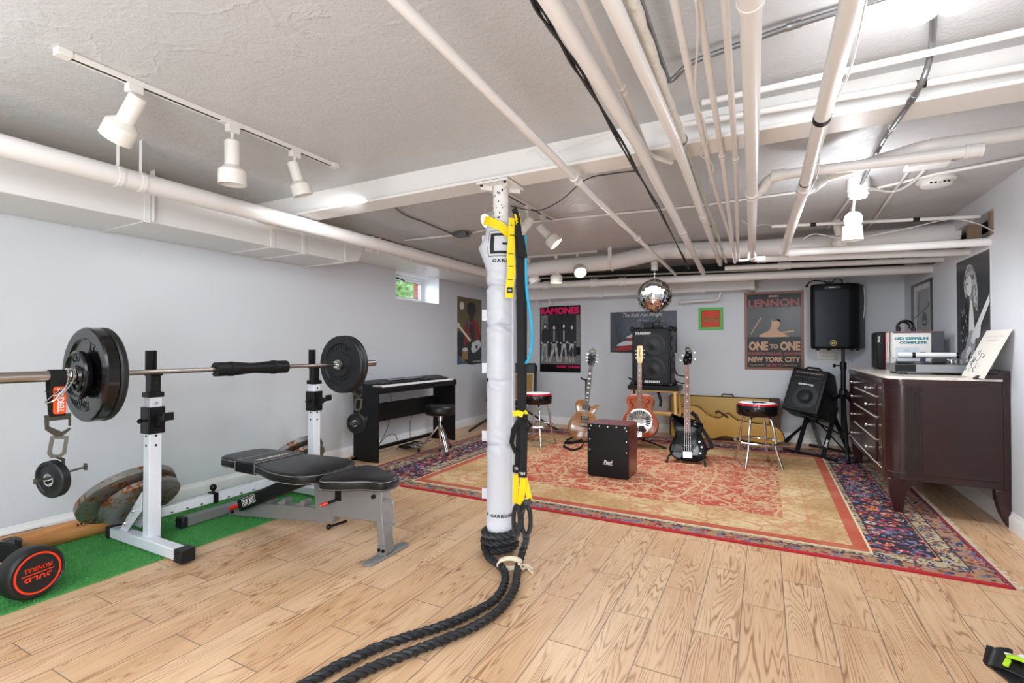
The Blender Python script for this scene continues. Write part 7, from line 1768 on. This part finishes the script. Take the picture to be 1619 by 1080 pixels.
# pink-lettered band poster
x0, x1 = -3.105, -2.445; z0, z1 = .79, 1.80
s = Sheet('band_poster', 'black poster with RAMONES in hot pink over four standing figures', frame((x0, YB - .001, z0), (1, 0, 0), (0, 0, 1)), x1 - x0, z1 - z0, 'poster_black')
s.rect('brick_photo', .02, .22, .13, .86); s.rect('brick_photo', .90, .99, .38, .86); s.rect('brick_photo', .02, .99, .12, .26); s.rect('photo_dark', .20, .90, .24, .87)
for i, (u, lean) in enumerate(((.13, -.02), (.36, .03), (.60, .0), (.80, -.04))):
    hgt = .0 if i % 2 == 0 else -.02
    s.poly('jean_photo', [(u - .055, .45), (u + .055, .45), (u + .065 + lean, .30), (u + .09 + lean, .15), (u + .045 + lean, .15), (u + .02, .33), (u - .0, .40), (u - .03 + lean, .30), (u - .06 - lean, .15), (u - .11 - lean, .15), (u - .07, .32)])
    s.poly('p_dark', [(u - .065, .44), (u + .065, .44), (u + .085, .56), (u + .075, .63 + hgt), (u + .03, .66 + hgt), (u - .03, .66 + hgt), (u - .075, .63 + hgt), (u - .085, .55)], True)
    s.poly('p_lightgrey', [(u - .018, .46), (u + .018, .46), (u + .022, .62), (u - .018, .63)]) if i in (1, 2) else None
    s.poly('p_dark', circ(u, .70 + hgt, .042, .042, 12), True); s.poly('p_white', circ(u, .69 + hgt, .024, .028, 10), True)
    s.poly('p_white', circ(u - .075, .44, .015, .012, 8)); s.poly('p_white', circ(u + .075, .45, .015, .012, 8))
s.text('hot_pink', 'RAMONES', .5, .925, .96, .105, bold=.05); s.text('hot_pink', 'ROCKET TO RUSSIA', .71, .085, .56, .035, bold=.05)
for k in range(14): s.rect('p_mid', .93 + .012 * (k % 3), .97, .845 - k * .02, .853 - k * .02)
s.fin()
# flag poster
x0, x1 = -2.02, -1.035; z0, z1 = 1.065, 1.70
s = Sheet('flag_poster', 'wide silvery poster of a red and white flag behind the tall speaker', frame((x0, YB - .001, z0), (1, 0, 0), (0, 0, 1)), x1 - x0, z1 - z0, 'p_white')
s.rect('flag_blue', .03, .97, .045, .955)
s.poly('flag_red', [(.08, .10), (.20, .20), (.33, .42), (.42, .46), (.52, .44), (.60, .30), (.58, .12), (.36, .08)], True)
s.poly('p_white', [(.12, .20), (.24, .30), (.40, .30), (.50, .34), (.48, .28), (.38, .23), (.24, .20)], True); s.poly('p_white', [(.26, .38), (.36, .46), (.44, .42), (.36, .38)], True)
s.poly('p_dark', [(.14, .06), (.34, .10), (.60, .09), (.60, .04), (.14, .04)])
s.text('p_white', 'The Kids Are Alright', .50, .87, .56, .11, shear=.35); s.text('p_lightgrey', 'THE WHO', .50, .76, .17, .035)
s.fin()
# handprint picture
x0, x1 = -.785, -.488; z0, z1 = 1.40, 1.69
hpic = thing('handprint_picture', (x0, YB, z0), label='small red square picture of two handprints in a bright green frame', category='picture')
g = G(hpic, 'frame_green').world(frame((x0, YB - .001, z0), (1, 0, 0), (0, 0, 1))); w_, h_ = x1 - x0, z1 - z0; f = .034
for a in ((0, w_, 0, f), (0, w_, h_ - f, h_), (0, f, f, h_ - f), (w_ - f, w_, f, h_ - f)): g.bx(a[0], a[1], a[2], a[3], 0, .025)
g.world(); g.done('frame', hpic, bevel=.002)
g = G(hpic, 'paint_red').world(frame((x0, YB - .001, z0), (1, 0, 0), (0, 0, 1))); g.bx(f, w_ - f, f, h_ - f, 0, .008)
g.m('olive_paint')
for cx_, sg_ in ((.095, 1), (.205, -1)):
    g.prism(circ(cx_, .125, .028, .03, 14), .008, .0092)
    for k, (dx, L, a) in enumerate(((-.022, .035, 118), (-.009, .048, 100), (.006, .048, 84), (.020, .038, 66), (.028, .030, 20))):
        a_ = a if sg_ > 0 else 180 - a; px = cx_ + dx * sg_; py = .145 if k < 4 else .12; d = Vector((cos(R(a_)), sin(R(a_)))); n_ = Vector((-d.y, d.x)) * .0055
        q0 = Vector((px, py)); q1 = q0 + d * L; g.prism([tuple(q0 - n_), tuple(q1 - n_ * .8), tuple(q1 + d * .005), tuple(q1 + n_ * .8), tuple(q0 + n_)], .008, .0092)
g.m('black_print'); 
for k in range(5): g.bx(.17 + k * .014, .178 + k * .014, .045, .050, .008, .0085)
g.world(); g.done('painting', hpic)
# concert poster
x0, x1 = -.235, .42; z0, z1 = .885, 1.868
s = Sheet('concert_poster', 'dark concert poster with LENNON in red and ONE TO ONE in tan, copper border', frame((x0, YB - .001, z0), (1, 0, 0), (0, 0, 1)), x1 - x0, z1 - z0, 'copper_edge')
s.rect('poster_black', .045, .955, .03, .97); s.rect('photo_dark', .045, .955, .42, .80)
s.poly('poster_tan', [(.42, .50), (.46, .56), (.47, .63), (.53, .66), (.60, .63), (.60, .56), (.56, .52), (.62, .48), (.72, .44), (.72, .42), (.28, .42), (.30, .46)], True); s.poly('p_dark', [(.48, .60), (.50, .66), (.58, .66), (.62, .60), (.60, .64), (.56, .62), (.50, .62)], True)
s.poly('poster_tan', [(.50, .47), (.84, .505), (.84, .485), (.50, .45)]); s.poly('poster_tan', [(.10, .46), (.27, .66), (.28, .65), (.115, .455)]); s.poly('poster_tan', circ(.28, .66, .015, .012, 10))
s.text('poster_tan', 'JOHN', .5, .935, .17, .035, bold=.04); s.text('poster_red', 'LENNON', .5, .855, .86, .10, bold=.03)
s.text('poster_tan', 'ONE', .24, .305, .33, .115, bold=.05); s.text('poster_tan', 'TO', .505, .30, .14, .06, bold=.04); s.text('poster_tan', 'ONE', .775, .305, .33, .115, bold=.05)
s.text('poster_red', 'MADISON SQUARE GARDEN', .5, .205, .88, .042, bold=.04); s.text('poster_tan', 'NEW YORK CITY', .5, .135, .88, .068, bold=.04)
s.text('poster_red', '08.30.72', .50, .062, .26, .038, bold=.04); s.text('poster_tan', 'LIVE IN CONCERT', .22, .062, .24, .018); s.text('poster_tan', 'COME TOGETHER', .77, .062, .24, .018)
s.fin()
# left wall poster
y0, y1 = 5.897, 6.57; z0, z1 = .918, 1.908
s = Sheet('guitarist_poster', 'colour poster of a guitarist in a red shirt on the window wall', frame((XL + .001, y0, z0), (0, 1, 0), (0, 0, 1)), y1 - y0, z1 - z0, 'sepia_photo')
s.rect('sepia_wall', .0, 1, .60, 1); s.poly('p_white', circ(.17, .87, .085, .06, 16)); s.rect('p_dark', .0, .35, .12, .48); s.rect('sepia_photo', .75, 1, .45, .75)
s.poly('p_dark', [(.30, .04), (.95, .04), (.95, .45), (.80, .52), (.35, .50)], True); s.poly('shirt_red', [(.25, .28), (.30, .55), (.42, .66), (.70, .66), (.88, .55), (.92, .30), (.75, .35), (.45, .34)], True)
s.poly('shirt_blue', [(.38, .66), (.46, .66), (.66, .36), (.60, .32)]); s.poly('p_dark', [(.45, .60), (.66, .60), (.72, .36), (.55, .34)])
s.poly('skin_dark', [(.47, .66), (.65, .66), (.64, .76), (.49, .76)], True); s.poly('p_dark', circ(.56, .83, .19, .115, 18), True); s.poly('skin_dark', circ(.56, .775, .085, .065, 14), True); s.poly('p_dark', [(.46, .82), (.66, .82), (.64, .79), (.48, .79)], True)  # the printed figure's own dark skin tone
s.poly('p_white', [(.55, .24), (.68, .34), (.90, .36), (.97, .28), (.80, .20), (.62, .17)], True); s.poly('cream', [(.0, .57), (.03, .60), (.66, .31), (.62, .27)]); s.poly('cream', [(.0, .61), (.08, .60), (.05, .53), (.0, .54)], True)
s.poly('skin_dark', circ(.55, .33, .05, .03, 10)); s.poly('skin_dark', circ(.78, .26, .05, .03, 10))
s.poly('drum_tan', [(.20, .07), (.40, .07), (.42, .22), (.18, .22)]); s.poly('p_white', circ(.30, .22, .11, .03, 12)); s.poly('poster_blue', [(0, 0), (.16, 0), (.06, .12), (0, .16)]); s.rect('p_dark', .40, 1, 0, .05); s.text('p_white', 'JIMI HENDRIX', .79, .035, .34, .018, bold=.03)
s.fin()
# right wall posters (viewer's right is -y)
def wallR(y0, z0): return frame((XR - .001, y0, z0), (0, -1, 0), (0, 0, 1))
s = Sheet('guitarist_photo_poster', 'large black and white poster of a curly-haired guitarist above the dresser', wallR(5.255, .84), .71, 1.04, 'p_white')
s.rect('poster_grey', .03, .97, .02, .98)
s.poly('shirt_photo', [(.20, .32), (.15, .52), (.24, .63), (.42, .68), (.58, .66), (.68, .56), (.74, .40), (.66, .28), (.40, .22)], True)
s.poly('p_dark', [(.30, .02), (.62, .02), (.66, .30), (.34, .30)]); s.poly('p_white', [(.44, .66), (.50, .66), (.56, .40), (.46, .36), (.40, .44)], True)
s.poly('skin', [(.42, .66), (.50, .66), (.50, .76), (.42, .76)]) if False else s.poly('p_lightgrey', [(.42, .66), (.50, .66), (.50, .76), (.42, .76)])
s.poly('hair_photo', [(.30, .70), (.26, .80), (.32, .89), (.42, .93), (.54, .90), (.62, .82), (.66, .70), (.64, .58), (.56, .60), (.52, .68), (.50, .78), (.40, .84), (.36, .78), (.36, .70)], True)
s.poly('p_white', [(.36, .72), (.345, .78), (.40, .84), (.48, .82), (.49, .74), (.43, .695)], True); s.poly('p_dark', [(.36, .790), (.40, .795), (.40, .785), (.36, .780)]); s.poly('p_dark', [(.37, .735), (.41, .735), (.40, .728)])
s.poly('p_dark', [(.18, .34), (.15, .55), (.25, .62), (.36, .64), (.36, .34)], True); s.poly('shirt_photo', [(.56, .62), (.72, .46), (.74, .36), (.62, .34)], True)
for k in range(14): a = k * 1.7; s.poly('p_lightgrey', circ(.27 + .07 * cos(a), .48 + .12 * sin(a * 1.3), .012, .012, 7))
s.poly('p_lightgrey', [(.10, .12), (.16, .26), (.30, .31), (.36, .38), (.46, .44), (.56, .42), (.60, .34), (.56, .27), (.60, .16), (.50, .04), (.28, .02), (.14, .05)], True)
s.poly('p_white', [(.46, .36), (.52, .42), (.97, .68), (.97, .62), (.54, .34)]); s.poly('p_white', [(.30, .20), (.36, .30), (.46, .32), (.48, .26), (.38, .16)], True); s.poly('p_white', [(.60, .42), (.66, .50), (.74, .48), (.72, .40), (.64, .38)], True)
s.poly('p_dark', [(.30, .16), (.40, .22), (.42, .20), (.32, .14)]); s.poly('p_dark', [(.38, .24), (.46, .29), (.48, .27), (.40, .22)])
s.fin()
s = Sheet('street_photo_poster', 'black and white poster of a person in dark glasses near the back corner', wallR(6.655, .80), .765, 1.03, 'poster_grey')
s.rect('photo_grain', .16, .90, .10, .97); s.rect('p_lightgrey', .30, .88, .45, .92); s.rect('p_dark', .90, .985, .03, .99); s.poly('p_mid', [(.16, .60), (.42, .40), (.50, .10), (.16, .10)])
s.poly('p_dark', [(.20, .66), (.86, .76), (.86, .745), (.20, .645)]); s.poly('p_dark', circ(.84, .765, .035, .02, 10)); s.poly('p_dark', [(.36, .70), (.40, .70), (.46, .90), (.44, .90)]); s.poly('p_dark', [(.24, .10), (.27, .10), (.35, .62), (.33, .62)])
s.poly('p_dark', [(.46, .10), (.45, .35), (.50, .48), (.60, .52), (.76, .50), (.84, .40), (.86, .10)], True); s.poly('p_white', [(.62, .50), (.70, .50), (.66, .40)]); s.poly('p_lightgrey', circ(.66, .575, .06, .055, 12), True)
s.poly('p_dark', [(.57, .56), (.56, .64), (.62, .69), (.70, .69), (.76, .64), (.75, .56), (.72, .61), (.62, .615)], True); s.poly('black_print', [(.60, .585), (.72, .585), (.71, .56), (.67, .575), (.65, .575), (.61, .56)]); s.poly('p_white', [(.52, .22), (.60, .26), (.70, .22), (.66, .18), (.56, .18)], True)
s.fin()
